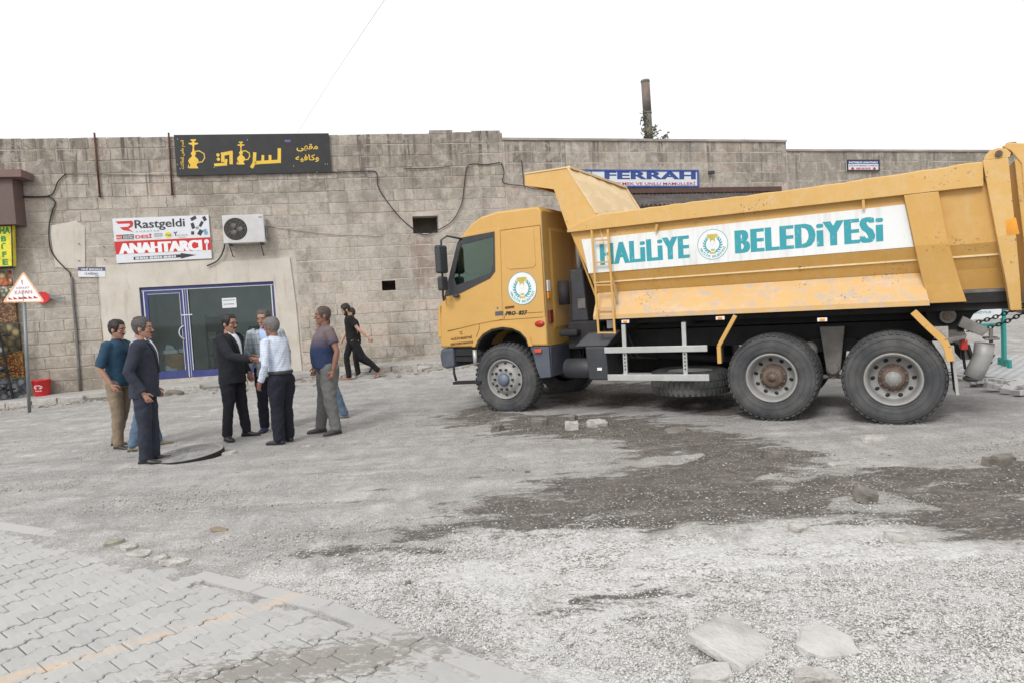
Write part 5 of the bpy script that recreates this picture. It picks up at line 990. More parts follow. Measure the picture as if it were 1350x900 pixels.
# door
door = [h(*p) for p in ((590.5, 436), (589, 400), (588, 391.5), (605, 321.5), (609, 311), (652, 300.5), (659.5, 303), (662, 395), (663.5, 421), (646, 424), (626, 428), (606, 433))]
dobj = MB().plate(door, [winh], fT, -.012, .0).build('door', YC, tk, .006)
surr = [h(*p) for p in ((586.3, 391.5), (603.5, 321), (607.5, 314), (652.5, 305.5), (653.5, 358), (647, 367), (607.5, 387))]
glas = [h(*p) for p in ((598.5, 366), (608.5, 323), (651, 312.5), (651, 350), (646, 360.5), (602, 376.5))]
MB().plate(surr, [glas], fT, -.022, -.0125).build('window_surround', BLP, dobj, .003)
MB().plate(glas, [], fT, -.008, -.004).build('window_pane', CGL, dobj)
far = [(a, b) for a, b in glas]; MB().plate(far, [], fT, BW+.004, BW+.008).build('window_pane', CGL, tk); MB().plate(surr, [glas], fT, BW+.0125, BW+.02).build('window_surround', BLP, tk)
MB().plate([h(*p) for p in ((653.5, 411), (663.5, 410), (663.6, 415.5), (653.5, 416.5))], [], fT, -.02, -.012).build('door_handle', BLUEG, dobj, .004)
MB().ball(fT(h(656.5, 406)[0], h(656.5, 406)[1], -.012), (.018, .008, .018)).build('door_lock', GREYM, dobj)
MB().plate([h(*p) for p in ((666, 404.5), (678, 403), (678, 406), (666, 407.5))], [], fT, -.006, .004).build('side_vent', pm('maroon_plastic', sr(110, 60, 44), .5), tk)
seam = MB()
def seamline(pts, w=.007):
    for p, q in zip(pts, pts[1:]): a, b = h(*p), h(*q); seam.bar(T(a[0], -.002, a[1]), T(b[0], -.002, b[1]), w, .004, up=(0, 1, 0))
seamline([(665, 421), (666, 414), (690, 413), (716, 411.5)]); seamline([(590, 437), (612, 431.5), (631.5, 425)]); seamline([(631.5, 425), (632, 433), (625.5, 452)]); seamline([(663.5, 422), (690, 420), (716, 418)]); seamline([(632, 424.5), (663.5, 421.8)])
seamline([(660.5, 304), (712, 297)]); seamline([(712, 297), (719, 418)]); seam.build('panel_seam', pm('seam_dark', sr(112, 78, 34), .7, bump=0), tk)
# recessed style panel behind the door
pan = [h(*p) for p in ((665.5, 308), (669, 305), (699, 300.5), (703.5, 303), (706.5, 349), (703, 353), (672, 355.5), (667.5, 352))]
MB().plate(pan, [], fT, -.009, .002).build('side_panel', YC, tk, .006)
# wheel arch lip
mb = MB(); A0 = [(.47, 1.03), (.435, 1.15), (.34, 1.25), (.2, 1.31), (.03, 1.335), (-.17, 1.31), (-.335, 1.235), (-.435, 1.14), (-.49, 1.04)]
A1 = [(a*1.13+.005, 1.03+(b-1.03)*1.16) for a, b in A0]
mb.plate(A0+A1[::-1], [], fT, -.022, .001); mb.build('wheel_arch', YC, tk, .012)
mb = MB(); mb.loft([[T(a*.985, -.005, b-.008), T(a*.985, .42, b-.008), T(a*.96, .42, b-.03), T(a*.96, -.005, b-.03)] for a, b in A0], True, False); mb.build('arch_liner', BLM, tk)
# emblem, built as a flat round print
def emblem(name, cx, cz, r, d, parent, rim=True):
    e = thing(name, '', '', (0, 0, 0)) if False else None
    mb = MB(); N = 40; mb.sheet([(cx+r*math.cos(i*2*math.pi/N), cz+r*math.sin(i*2*math.pi/N)) for i in range(N)], fT, d); o = mb.build(name, WP, parent)
    mb = MB()
    def rg(r0, r1, a0=0, a1=2*math.pi, n=32, ox=0, oz=0, dd=-.001):
        for i in range(n):
            a, b = a0+(a1-a0)*i/n, a0+(a1-a0)*(i+1)/n; mb.add([fT(cx+ox+q*math.cos(w_), cz+oz+q*math.sin(w_), d+dd) for q, w_ in ((r0, a), (r1, a), (r1, b), (r0, b))], [(0, 1, 2, 3)])
    rg(r*.965, r*1.0)
    for s_ in (-1, 1):
        for k in range(7):
            a = -math.pi/2+s_*(.35+.30*k); q = Vector((math.cos(a), math.sin(a))); tdir = Vector((-q.y, q.x))*s_; c = Vector((cx, cz))+q*r*.50; dirv = (tdir*.75+q*.65).normalized()
            for sd, ln in ((1, .2), (-.6, .15)):
                dv = (tdir*.85+q*.55*sd).normalized(); e = c+dv*r*ln*1.25; m2 = c.lerp(e, .5); pv = Vector((-dv.y, dv.x))*r*.05; mb.add([fT(c.x, c.y, d-.0015), fT(m2.x+pv.x, m2.y+pv.y, d-.0015), fT(e.x, e.y, d-.0015), fT(m2.x-pv.x, m2.y-pv.y, d-.0015)], [(0, 1, 2, 3)])
        rg(r*.47, r*.52, -math.pi/2+.25*s_, -math.pi/2+2.2*s_, 14)
    arc_text(mb, 'HALİLİYE BELEDİYESİ', cx, cz, r*.80, math.pi*1.08, math.pi*1.92, r*.2, fT, d-.001, .03)
    mb.build('laurel_print', TEALP, o)
    mb = MB(); g = lambda pts: mb.sheet([(cx+x*r, cz+y*r) for x, y in pts], fT, d-.002)
    g([(-.36, .42), (.36, .42), (.36, .6), (.3, .68), (-.3, .68), (-.36, .6)]); g([(-.14, .1), (.14, .1), (.17, .42), (-.17, .42)]); g([(-.2, -.62), (.2, -.62), (.2, -.5), (-.2, -.5)]); g([(-.12, -.42), (.12, -.42), (.12, -.3), (-.12, -.3)])
    mb.build('olive_print', pm('olive_print', sr(196, 184, 96), .5, bump=0), o)
    mb = MB(); mb.sheet([(cx+.13*r*math.cos(i*.52), cz+r*.12+.16*r*math.sin(i*.52)) for i in range(12)], fT, d-.003); mb.build('drop_print', WP, o); return o
emblem('door_emblem', .405, 1.905, .248, -.004, tk)
mb = MB(); b = lambda x0, x1, yt, yb: (h(x0, (yt+yb)/2)[0], h(x1, (yt+yb)/2)[0], h((x0+x1)/2, yb)[1], h((x0+x1)/2, yt)[1])
q = b(667, 695, 410, 415.5); put_text(mb, 'PRO  827', q, fT, -.004, .02, 1.1, .25, fat=.03); mb.build('lettering', INK, tk)
mb = MB(); BRP = pm('brown_print', sr(84, 52, 20), .6, bump=0); tw = lambda s_, x0, x1, y0, y1: put_text(mb, s_, b(x0, x1, y0, y1), lambda a, bb, d: fT(a, bb+.06*(a+.7), d), -.004, .03)
tw('T.C.', 606, 610, 436.5, 440.5); tw('HALİLİYE BELEDİYESİ', 594.5, 622.5, 443, 447); tw('RESMİ HİZMETE MAHSUSTUR', 594, 624, 449.5, 453.5); mb.build('lettering', BRP, tk)
# lamps on the cab corner
a, b_ = h(711.5, 427); MB().ball(T(a, -.002, b_), (.085, .03, .05), 12, 8).build('side_lamp', REDL, tk)
MB().box(.795, .83, .05, .16, 1.36, 1.56).build('corner_reflector', pm('maroon_lens', sr(120, 40, 34), .3, bump=0), tk, .01)
MB().box(.795, .82, .04, .14, 1.72, 1.82).build('corner_lamp', AMB, tk, .01); MB().box(.795, .815, .04, .14, 1.83, 2.0).build('corner_lamp', WP, tk, .01)
MB().box(.56, .68, -.03, .0, .93, .985).build('marker_lamp', pm('orange_red_lens', sr(220, 80, 50), .3, bump=0), tk, .01)
# cab back wall ribs
mb = MB()
for y0, y1 in ((.22, 1.0), (1.1, 1.95)):
    mb.hexa([T(.79, y0, 1.25), T(.79, y1, 1.25), T(.79, y1, 2.8), T(.79, y0, 2.8), T(.805, y0+.05, 1.3), T(.805, y1-.05, 1.3), T(.805, y1-.05, 2.75), T(.805, y0+.05, 2.75)])
mb.build('back_panel', YC, tk, .004)
MB().box(.792, .797, .002, .012, 1.1, 3.0).build('corner_seam', GREYM, tk)
# interior
st = MB(); st.box(-.15, .35, .3, .85, 1.6, 1.75); st.hexa([T(.25, .3, 1.7), T(.25, .85, 1.7), T(.4, .85, 1.7), T(.4, .3, 1.7), T(.38, .33, 2.5), T(.38, .82, 2.5), T(.5, .82, 2.5), T(.5, .33, 2.5)]); st.build('driver_seat', SEATM, tk, .05)
MB().box(-1.0, -.6, .06, 2.44, 1.5, 1.95).build('dashboard', BLP, tk, .05)
mb = MB(); cs = T(-.45, .55, 2.08); ax = Vector((.5, 0, .86)).normalized(); e1 = Vector((0, 1, 0)); e2 = ax.cross(e1)
mb.tube([cs+e1*.22*math.cos(i*math.pi/12)+e2*.22*math.sin(i*math.pi/12) for i in range(25)], .018, 6); mb.tube([cs, cs-ax*.35], .03, 6); mb.bar(cs-e1*.2, cs+e1*.2, .04, .02); mb.build('steering_wheel', BLP, tk)
MB().box(-1.08, .77, .05, 2.45, 1.33, 1.36).build('cab_floor', BLM, tk)
# mirror
mb = MB(); mb.tube([T(-.60, .0, 2.74), T(-.78, -.18, 2.80), T(-.86, -.24, 2.74), T(-.88, -.25, 1.86), T(-.98, -.1, 1.80), T(-1.02, .02, 1.86)], .017, 7); mb.build('mirror_arm', BLP, tk)
mb = MB(); mb.box(-.93, -.82, -.36, -.13, 2.22, 2.66); mb.build('mirror', BLP, tk, .035, 3); MB().box(-.92, -.83, -.34, -.15, 1.95, 2.17).build('mirror', BLP, tk, .03, 3)
MB().ball(T(h(603, 377)[0], -.05, h(603, 377)[1]-.16), (.06, .05, .03)).build('lower_mirror_mount', BLP, tk)
# headlight corner strip and bumper
MB().hexa([T(-1.2, -.01, 1.2), T(-1.13, -.012, 1.2), T(-1.13, .1, 1.2), T(-1.2, .1, 1.2), T(-1.16, -.01, 1.72), T(-1.12, -.012, 1.72), T(-1.12, .1, 1.72), T(-1.16, .1, 1.72)]).build('air_deflector', YC, tk, .015)
mb = MB(); mb.plate([(-1.18, .74), (-1.20, .9), (-1.17, 1.03), (-.93, 1.035), (-.93, .72), (-1.1, .69)], [], fT, .0, 2.5); mb.build('bumper', BLUEG, tk, .04, 3)
mb = MB(); mb.plate([(-.925, .80), (-.925, 1.03), (-.5, 1.03), (-.42, .93), (-.42, .80)], [], fT, .06, .4); mb.box(-.92, -.42, .03, .06, .90, .925); mb.build('step_well', BLM, tk, .01)
mb = MB(); mb.tube([T(-.95, .03, .74), T(-.93, .0, .62), T(-.9, -.0, .50)], .02, 6); mb.hexa([T(-.95, -.03, .44), T(-.42, -.03, .46), T(-.42, .12, .46), T(-.95, .12, .44), T(-.95, -.03, .485), T(-.42, -.03, .505), T(-.42, .12, .505), T(-.95, .12, .485)]); mb.build('step', BLM, tk)
MB().tube([T(-.53, .03, .74), T(-.53, .03, .99)], .035, 12).build('front_canister', ALUG, tk)
# mudguard behind the front wheel
mb = MB(); mb.plate([(.47, 1.02), (.79, 1.02), (.80, .56), (.62, .54), (.56, .72), (.52, .9)], [], fT, .01, .06); mb.box(.77, .80, .06, .75, .56, 1.02); mb.build('mudguard', BLUEG, tk, .01)
# --- chassis
for y in (.80, 1.62): mb = MB(); mb.box(-.9, 5.9, y, y+.08, .92, 1.18); mb.build('chassis_rail', BLM, tk)
for y in (.78, 1.60): mb = MB(); mb.plate([(1.3, 1.2), (5.85, 1.2), (6.05, 1.38), (1.3, 1.38)], [], fT, y, y+.12); mb.build('tipping_frame', BLM, tk)
mb = MB()
for x in (.9, 1.9, 2.9, 3.7, 4.6, 5.6): mb.box(x, x+.1, .88, 1.62, .95, 1.15)
mb.build('crossmember', BLM, tk)
MB().tube([T(.2, 1.25, .72), T(1.9, 1.25, .78), T(3.8, 1.25, .62)], .07, 10).build('drive_shaft', BLM, tk)
MB().box(-.8, .9, .95, 1.55, .7, 1.32).build('engine', BLM, tk, .05)
MB().box(1.0, 3.1, 1.72, 2.42, .42, 1.12).build('fuel_tank', BLM, tk, .08)
# wheels
TYP = [(.30, .02), (.325, .004), (.36, -.012), (.44, -.02), (.50, -.008), (.532, .02), (.545, .05), (.545, .25), (.532, .28), (.50, .308), (.44, .32), (.36, .312), (.30, .28)]    # r, depth
def tyre_mesh(name, seed):
    mb = MB(); I_ = Matrix.Rotation(R_(90), 4, 'X'); mb.lathe([(r, -d) for r, d in TYP], I_, 56)
    for r in (.475, .40, .345): mb.lathe([(r-.004, .018 if r > .36 else .008), (r, .024 if r > .36 else .014), (r+.004, .018 if r > .36 else .008)], I_, 56)
    N = 44
    for i in range(N):
        for j, (d0, d1, of) in enumerate(((.0, .095, 0), (.11, .19, .5), (.205, .30, 0))):
            a = 2*math.pi*(i+of)/N; w_ = math.pi/N*.62; P = []
            for rr_ in (.528, .562):
                for dd_, sk in ((d0, 0), (d1, .02 if j != 1 else .0)):
                    r2 = rr_-(.02 if (dd_ < .01 or dd_ > .29) and rr_ > .55 else 0)
                    for s_ in (-1, 1): aa = a+s_*w_*(1 if rr_ < .55 else .85)+sk; P.append(Vector((r2*math.cos(aa), dd_, r2*math.sin(aa))))
            mb.hexa([P[0], P[1], P[3], P[2], P[4], P[5], P[7], P[6]])
    return mb.mesh(name, TYRE)
TM = tyre_mesh('tyre', 1)
def wheel(t, n, z, kind, side):
    w = thing('wheel', None, None, (t, n, z)); w.parent = tk; del_ = None
    if side < 0: w.rotation_euler = (0, 0, math.pi)
    w.rotation_euler.y = t*1.7
    inst('tyre', TM, w); I_ = Matrix.Rotation(R_(90), 4, 'X')
    if kind != 'front': inst('tyre', TM, w, (0, .335, 0), (0, .1, 0))
    mb = MB()
    if kind == 'front':
        mb.lathe([(.305, -.01), (.312, .008), (.300, .014), (.285, -.005), (.272, -.045), (.262, -.055), (.235, -.03), (.205, .01), (.185, .022), (.12, .026), (.001, .026)], I_, 48)
        ho = MB()
        for i in range(10): a = i*math.pi/5+.3; ho.ball(T(.242*math.cos(a), .032, .242*math.sin(a)), (.026, .012, .02), 8, 6)
        ho.build('hand_hole', BLM, w, kind='stuff')
        nu = MB()
        for i in range(10):
            a = i*math.pi/5; c = T(.158*math.cos(a), 0, .158*math.sin(a)); nu.tube([c+T(0, -.02, 0), c+T(0, -.06, 0)], .018, 6, smooth=False)
        nu.build('wheel_nut', BLM, w, kind='stuff')
        hb = MB(); hb.lathe([(.1, -.02), (.1, .04), (.085, .075), (.0, .08)][::-1] if False else [(.1, .02), (.098, .06), (.085, .085), (.001, .09)], I_, 24); hb.build('hub', pm('blue_hub_cap', sr(60, 84, 112), .5, dust=.5), w)
    else:
        mb.lathe([(.305, -.01), (.315, .008), (.300, .016), (.288, .0), (.272, -.03), (.264, -.10), (.260, -.18), (.245, -.20), (.16, -.192), (.001, -.192)], I_, 48)
        ho = MB()
        for i in range(10):
            a = i*math.pi/5+.2; ho.ball(T(.218*math.cos(a), .195, .218*math.sin(a)), (.028, .012, .022), 8, 6)
        ho.build('hand_hole', BLM, w, kind='stuff')
        hb = MB(); hb.lathe([(.165, -.19), (.165, -.165), (.150, -.155), (.135, -.14), (.125, -.10), (.10, -.085), (.001, -.085)], I_, 30)
        for i in range(10):
            a = i*math.pi/5; c = T(.147*math.cos(a), .175, .147*math.sin(a)); hb.tube([c, c+T(0, -.045, 0)], .016, 6, smooth=False)
        hb.build('hub', RUSTH, w)
        cp_ = MB()
        if kind == 'rear': cp_.lathe([(.088, -.086), (.088, -.065), (.001, -.062)], I_, 24)
        else:
            for i in range(12): a = i*math.pi/6; c = T(.075*math.cos(a), .09, .075*math.sin(a)); cp_.tube([c, c+T(0, -.025, 0)], .010, 6, smooth=False)
            cp_.lathe([(.05, -.086), (.045, -.06), (.001, -.055)], I_, 16)
        for i in range(8 if kind == 'rear' else 0): a = i*math.pi/4; c = T(.078*math.cos(a), .068, .078*math.sin(a)); cp_.tube([c, c+T(0, -.012, 0)], .008, 6, smooth=False)
        cp_.build('axle_cap', RIM if kind == 'rear' else RUSTH, w)
    mb.build('rim', RIM, w)
for t, z, kd in ((0, .525, 'front'), (3.92, .55, 'middle'), (5.28, .535, 'rear')):
    wheel(t, .02, z, kd, 1); wheel(t, BW-.02, z, kd, -1)
    mb = MB(); mb.tube([T(t, .33, z), T(t, BW-.33, z)], .085, 12)
    if kd != 'front': mb.ball(T(t, 1.25, z), (.24, .24, .24), 14, 10)
    mb.build('axle', BLM, tk)
# suspension between the rear axles
for y in (.70, 1.72):
    mb = MB()
    for k in range(7): L = 1.5-.16*k; mb.bar(T(4.6-L/2, y+.05, .83+.024*k-.0), T(4.6+L/2, y+.05, .83+.024*k), .09, .022)
    mb.build('leaf_spring', BLM, tk)
    mb = MB(); mb.plate([(4.45, 1.15), (4.75, 1.15), (4.72, .9), (4.68, .55), (4.6, .46), (4.52, .55), (4.48, .9)], [], fT, y-.09, y+.0); mb.tube([T(4.6, y-.14, .6), T(4.6, y-.08, .6)], .07, 10); mb.build('suspension_bracket', GREYM, tk, .01)
    mb = MB(); mb.tube([T(4.0, y, .42), T(4.6, y, .5), T(5.2, y, .42)], .03, 8); mb.ball(T(4.33, y-.15, .85), (.1, .08, .12)); mb.build('torque_rod', GREYM, tk)
# --- behind the cab
mb = MB(); mb.hexa([T(1.0, .42, 1.35), T(1.28, .42, 1.35), T(1.28, .85, 1.35), T(1.0, .85, 1.35), T(1.0, .42, 2.15), T(1.22, .42, 2.15), T(1.22, .85, 2.15), T(1.0, .85, 2.15)]); mb.build('air_filter', BLP, tk, .03, 3)
MB().tube([T(.93, .36, 1.62), T(.93, .36, 1.98)], .085, 14).build('filter_canister', BLM, tk)
MB().tube([T(1.12, .55, 2.15), T(1.12, .55, 2.95), T(1.16, .6, 3.15)], .045, 12).build('intake_pipe', ALUG, tk)
MB().box(1.13, 1.25, .405, .418, 1.55, 1.70).build('data_plate', GREYM, tk)
mb = MB(); mb.box(.98, 1.5, .3, .85, .95, 1.36); mb.box(.9, 1.2, .15, .8, 1.15, 1.25); mb.build('gearbox_cover', BLM, tk, .03)
mb = MB(); mb.tube([T(1.02, .16, .68), T(1.66, .16, .68)], .145, 20); mb.build('air_tank', BLP, tk); MB().ball(T(1.02, .16, .68), (.05, .143, .143), 14, 8).build('tank_end', BLP, tk)
mb = MB(); mb.hexa([T(1.42, .0, .52), T(1.72, .0, .52), T(1.72, .62, .52), T(1.42, .62, .52), T(1.38, .0, 1.0), T(1.70, .0, 1.0), T(1.70, .62, 1.0), T(1.38, .62, 1.0)]); mb.hexa([T(1.2, .02, 1.0), T(1.71, .02, 1.0), T(1.71, .6, 1.0), T(1.2, .6, 1.0), T(1.4, .1, 1.2), T(1.9, .1, 1.22), T(1.9, .6, 1.22), T(1.4, .6, 1.2)]); mb.build('battery_box', BLP, tk, .02)
MB().box(1.56, 1.63, -.012, -.001, .66, .70).build('label_plate', WP, tk)
mb = MB(); rr = random.Random(3)
for k in range(8):
    x = 1.0+.12*k; mb.tube([T(x, .5, 1.3), T(x+.1, .35+.05*rr.random(), 1.0+.1*rr.random()), T(x+.3*rr.random(), .45, .8), T(x+.4, .7, .75)], .016, 6)
mb.build('hose', BLM, tk)
# spare wheel lying under the frame
sp3 = thing('spare_wheel', None, None, (2.72, .66, .58)); sp3.parent = tk; sp3.rotation_euler = (R_(-90), R_(0), 0)
inst('tyre', TM, sp3); mb = MB(); I_ = Matrix.Rotation(R_(90), 4, 'X'); mb.lathe([(.305, -.01), (.315, .008), (.288, .0), (.262, -.10), (.24, -.165), (.1, -.158)], I_, 40); mb.build('rim', RIM, sp3)
# under-run rails
for (z0, z1, x0, x1) in ((.905, .99, 1.69, 3.14), (.515, .605, 1.72, 3.15)):
    mb = MB(); mb.box(x0, x1, -.035, .0, z0, z1); mb.build('side_guard_rail', ALUG, tk, .006)
for x in (1.98, 2.83):
    mb = MB(); mb.box(x-.028, x+.028, .002, .035, .60, 1.30); mb.build('guard_post', ALUG, tk)
    mb = MB(); mb.bar(T(x, .03, 1.28), T(x+.1, .75, 1.28), .05, .06); mb.build('guard_arm', BLM, tk); mb = MB()
    for k in range(5): mb.box(x-.008, x+.008, -.001, .0015, .66+k*.05, .685+k*.05)
    mb.build('slot', BLM, tk, kind='stuff')
# --- tipper body
def strip(mb, st, y_out, y_in):        # list of (t0, z, t1, y) rows -> wall with thickness
    pass
def side(mirror):
    Yf = (lambda y: BW-y) if mirror else (lambda y: y); th = .02
    def wall_(rows, mat, name, parent=tk, **kw):      # rows (t0, t1, z, y)
        mb = MB(); o_ = [[T(a, Yf(y), z), T(b2, Yf(y), z)] for a, b2, z, y in rows]; i_ = [[T(a, Yf(y+th), z), T(b2, Yf(y+th), z)] for a, b2, z, y in rows]
        for k in range(len(rows)-1):
            mb.add([o_[k][0], o_[k][1], o_[k+1][1], o_[k+1][0]], [(0, 1, 2, 3)]); mb.add([i_[k][0], i_[k][1], i_[k+1][1], i_[k+1][0]], [(3, 2, 1, 0)])
            for s_ in (0, 1): mb.add([o_[k][s_], o_[k+1][s_], i_[k+1][s_], i_[k][s_]], [(0, 1, 2, 3)])
        for k in (0, -1): mb.add([o_[k][0], o_[k][1], i_[k][1], i_[k][0]], [(0, 1, 2, 3)])
        return mb.build(name, mat, parent)
    sp = wall_([(1.21, 6.28, 2.70, .05), (1.49, 6.385, 2.05, .05), (1.52, 6.42, 1.90, .125), (1.544, 6.44, 1.765, .20), (1.55, 6.47, 1.54, .28)], YB, 'side_wall')
    mb = MB(); mb.box(1.52, 6.42, Yf(.112)-.006, Yf(.112)+.006, 1.905, 1.925); mb.build('weld_seam', CREAM, sp)
    sk = MB(); rows = [(1.544, 5.595, 1.765, .19), (1.545, 5.61, 1.70, .135), (1.54, 5.655, 1.46, .0), (1.54, 5.662, 1.445, -.012), (1.54, 5.664, 1.385, -.012), (1.54, 5.664, 1.385, .2)]
    for p, q in zip(rows, rows[1:]): sk.add([T(p[0], Yf(p[3]), p[2]), T(p[1], Yf(p[3]), p[2]), T(q[1], Yf(q[3]), q[2]), T(q[0], Yf(q[3]), q[2])], [(0, 1, 2, 3)])
    for s_ in (0, 1): sk.add([T(p[s_], Yf(p[3]), p[2]) for p in rows], [tuple(range(6))])
    sk.build('lower_skirt', YS, tk)
    tr_ = MB(); rl = [(1.21, 2.655), (1.72, 2.862), (2.645, 2.878), (4.38, 2.875), (6.19, 2.93)]; K = 40
    top = []; rr = random.Random(9 if mirror else 8)
    def zt(t): return float(np.interp(t, [p[0] for p in rl[1:]], [p[1] for p in rl[1:]]))
    tops = [1.66+(6.19-1.66)*i/K for i in range(K+1)]
    loops = []
    for t in [1.21, 1.40]+tops:
        z1_ = (2.70 if t < 1.3 else 2.78 if t < 1.5 else zt(t)+rr.uniform(-.006, .006)); ins = rr.uniform(-.006, .006) if t > 1.7 else 0
        loops.append([T(t, Yf(-.03+ins), 2.665), T(t, Yf(-.035+ins), z1_-.012), T(t, Yf(-.02+ins), z1_), T(t, Yf(.11+ins), z1_), T(t, Yf(.12), z1_-.012), T(t, Yf(.12), 2.665)])
    tr_.loft(loops, True, False); tr_.build('top_rail', YW, tk)
    gp = [(.559, 3.593), (.548, 3.427), (1.018, 3.309), (1.205, 2.70), (1.52, 2.70), (1.70, 2.868), (1.647, 2.884), (1.252, 3.583)]
    mb = MB(); mb.plate(gp, [], fT, Yf(.0), Yf(.03)); mb.build('front_gusset', YW if not mirror else YB, tk, .006)
    mb = MB(); ea = [(.562, 3.60), (1.255, 3.592), (1.665, 2.885)]
    for p, q in zip(ea, ea[1:]): mb.bar(T(p[0], Yf(.015), p[1]), T(q[0], Yf(.015), q[1]), .055, .02)
    mb.build('gusset_flange', CREAM, tk)
    # vertical rib and rear post, boxed
    def boxrib(rows, mat, name, y0, yin):
        mb = MB(); L = []
        for (a, b2, z, y) in rows: L.append([T(a, Yf(y), z), T(b2, Yf(y), z), T(b2+.0, Yf(y+yin), z), T(a, Yf(y+yin), z)])
        mb.loft(L, True, False); return mb.build(name, mat, tk, .008)
    boxrib([(5.435, 5.775, 2.66, -.028), (5.53, 5.86, 2.07, -.028), (5.61, 5.965, 1.62, .055), (5.668, 6.025, 1.405, .08)], YB, 'body_rib', -.03, .2)
    boxrib([(6.185, 6.415, 2.935, -.045), (6.30, 6.47, 2.10, -.045), (6.38, 6.505, 1.6, -.0), (6.42, 6.52, 1.29, .04)], YW, 'rear_post', -.04, .14)
    mb = MB(); ear = [(6.20, 2.936), (6.215, 2.99), (6.26, 3.035), (6.33, 3.05), (6.40, 3.03), (6.44, 2.98), (6.43, 2.936)]; mb.plate(ear, [], fT, Yf(-.04), Yf(.02)); mb.build('hinge_ear', YW, tk, .006)
    MB().tube([T(6.33, Yf(-.07), 2.985), T(6.33, Yf(.05), 2.985)], .035, 10).build('hinge_bolt', RUSTH, tk)
    return sp
sp = side(False); side(True)
# banner
ban = [(1.398, 2.545), (1.482, 2.052), (5.525, 2.066), (5.447, 2.560)]
mb = MB(); mb.plate(ban, [], fT, .038, .0495)
BAN = NT('banner_white'); v = BAN.pos('Object'); c = BAN.mix(BAN.ramp(BAN.noise(BAN.pos('Object', (3, 1, .4)), 3, 6, .7), [(.48, 0), (.7, .55)]), sr(226, 228, 228), sr(186, 184, 178)); c = BAN.mix(BAN.ramp(BAN.noise(v, 24, 6, .8), [(.64, 0), (.68, .8)]), c, sr(140, 132, 122)); BANM = BAN.fin(c, .5)
bo = mb.build('banner', BANM, sp)
TL = NT('teal_lettering'); v = TL.pos('Object'); c = TL.mix(TL.ramp(TL.noise(v, 18, 6, .8), [(.6, 0), (.66, .7)]), sr(46, 150, 162), sr(180, 200, 200)); TLM = TL.fin(c, .5)
def letters(s_, x0, x1, mb):
    put_text(mb, s_, (x0, x1, 2.155, 2.455), fT, .0365, .008, 1.17, fat=.048)
mb = MB(); letters('HALiLiYE', h(791, 335, .04)[0], h(909, 325, .04)[0], mb); letters('BELEDiYESi', h(968.5, 315, .04)[0], h(1164.5, 300, .04)[0], mb); mb.build('lettering', TLM, bo)
_ec = h(939.5, 322, .04); emblem('banner_emblem', _ec[0], _ec[1]-.005, .198, .0362, sp)
# headboard, canopy, floor, front wall
mb = MB(); rows = [(1.262, 3.575), (1.36, 3.40), (1.46, 3.23), (1.56, 3.05), (1.66, 2.87), (1.80, 2.2), (1.9, 1.6)]; Kn = 26; rr = random.Random(2); loops = []
for t, z in rows: loops.append([T(t+.030*(float(fbm(i*.35, z*2.0, 1.0, 3, 5))-.5)*2*(0 if i in (0, Kn) else 1), .03+(BW-.06)*i/Kn, z) for i in range(Kn+1)])
mb.loft(loops, False, True, False); o = mb.build('headboard', CREAM, tk); sd = o.modifiers.new('thick', 'SOLIDIFY'); sd.thickness = .015; sd.offset = -1
mb = MB(); mb.bar(T(1.255, .03, 3.60), T(1.255, BW-.03, 3.60), .05, .035); mb.build('headboard_flange', CREAM, tk)
mb = MB(); mb.hexa([T(.56, .03, 3.56), T(1.25, .03, 3.56), T(1.25, BW-.03, 3.56), T(.56, BW-.03, 3.56), T(.56, .03, 3.59), T(1.25, .03, 3.58), T(1.25, BW-.03, 3.58), T(.56, BW-.03, 3.59)]); mb.hexa([T(.548, .03, 3.43), T(.57, .03, 3.43), T(.57, BW-.03, 3.43), T(.548, BW-.03, 3.43), T(.548, .03, 3.559), T(.57, .03, 3.559), T(.57, BW-.03, 3.559), T(.548, BW-.03, 3.559)]); mb.build('cab_protector', YB, tk)
mb = MB(); mb.hexa([T(1.21, .07, 2.7), T(1.235, .07, 2.7), T(1.235, BW-.07, 2.7), T(1.21, BW-.07, 2.7), T(1.53, .29, 1.5), T(1.56, .29, 1.5), T(1.56, BW-.29, 1.5), T(1.53, BW-.29, 1.5)]); mb.build('front_wall', YB, tk)
mb = MB(); mb.box(1.56, 6.45, .28, BW-.28, 1.5, 1.535); mb.build('body_floor', GREYM, tk)
MB().box(5.60, 6.46, .27, .33, 1.385, 1.499).build('floor_side_beam', BLM, tk); MB().box(1.6, 6.46, .34, .40, 1.30, 1.499).build('floor_side_beam', BLM, tk)
mb = MB()
for x in (1.7, 2.3, 2.9, 3.5, 4.1, 4.7, 5.3, 5.9): mb.box(x, x+.08, .22, BW-.22, 1.40, 1.499)
mb.build('floor_bearer', BLM, tk)
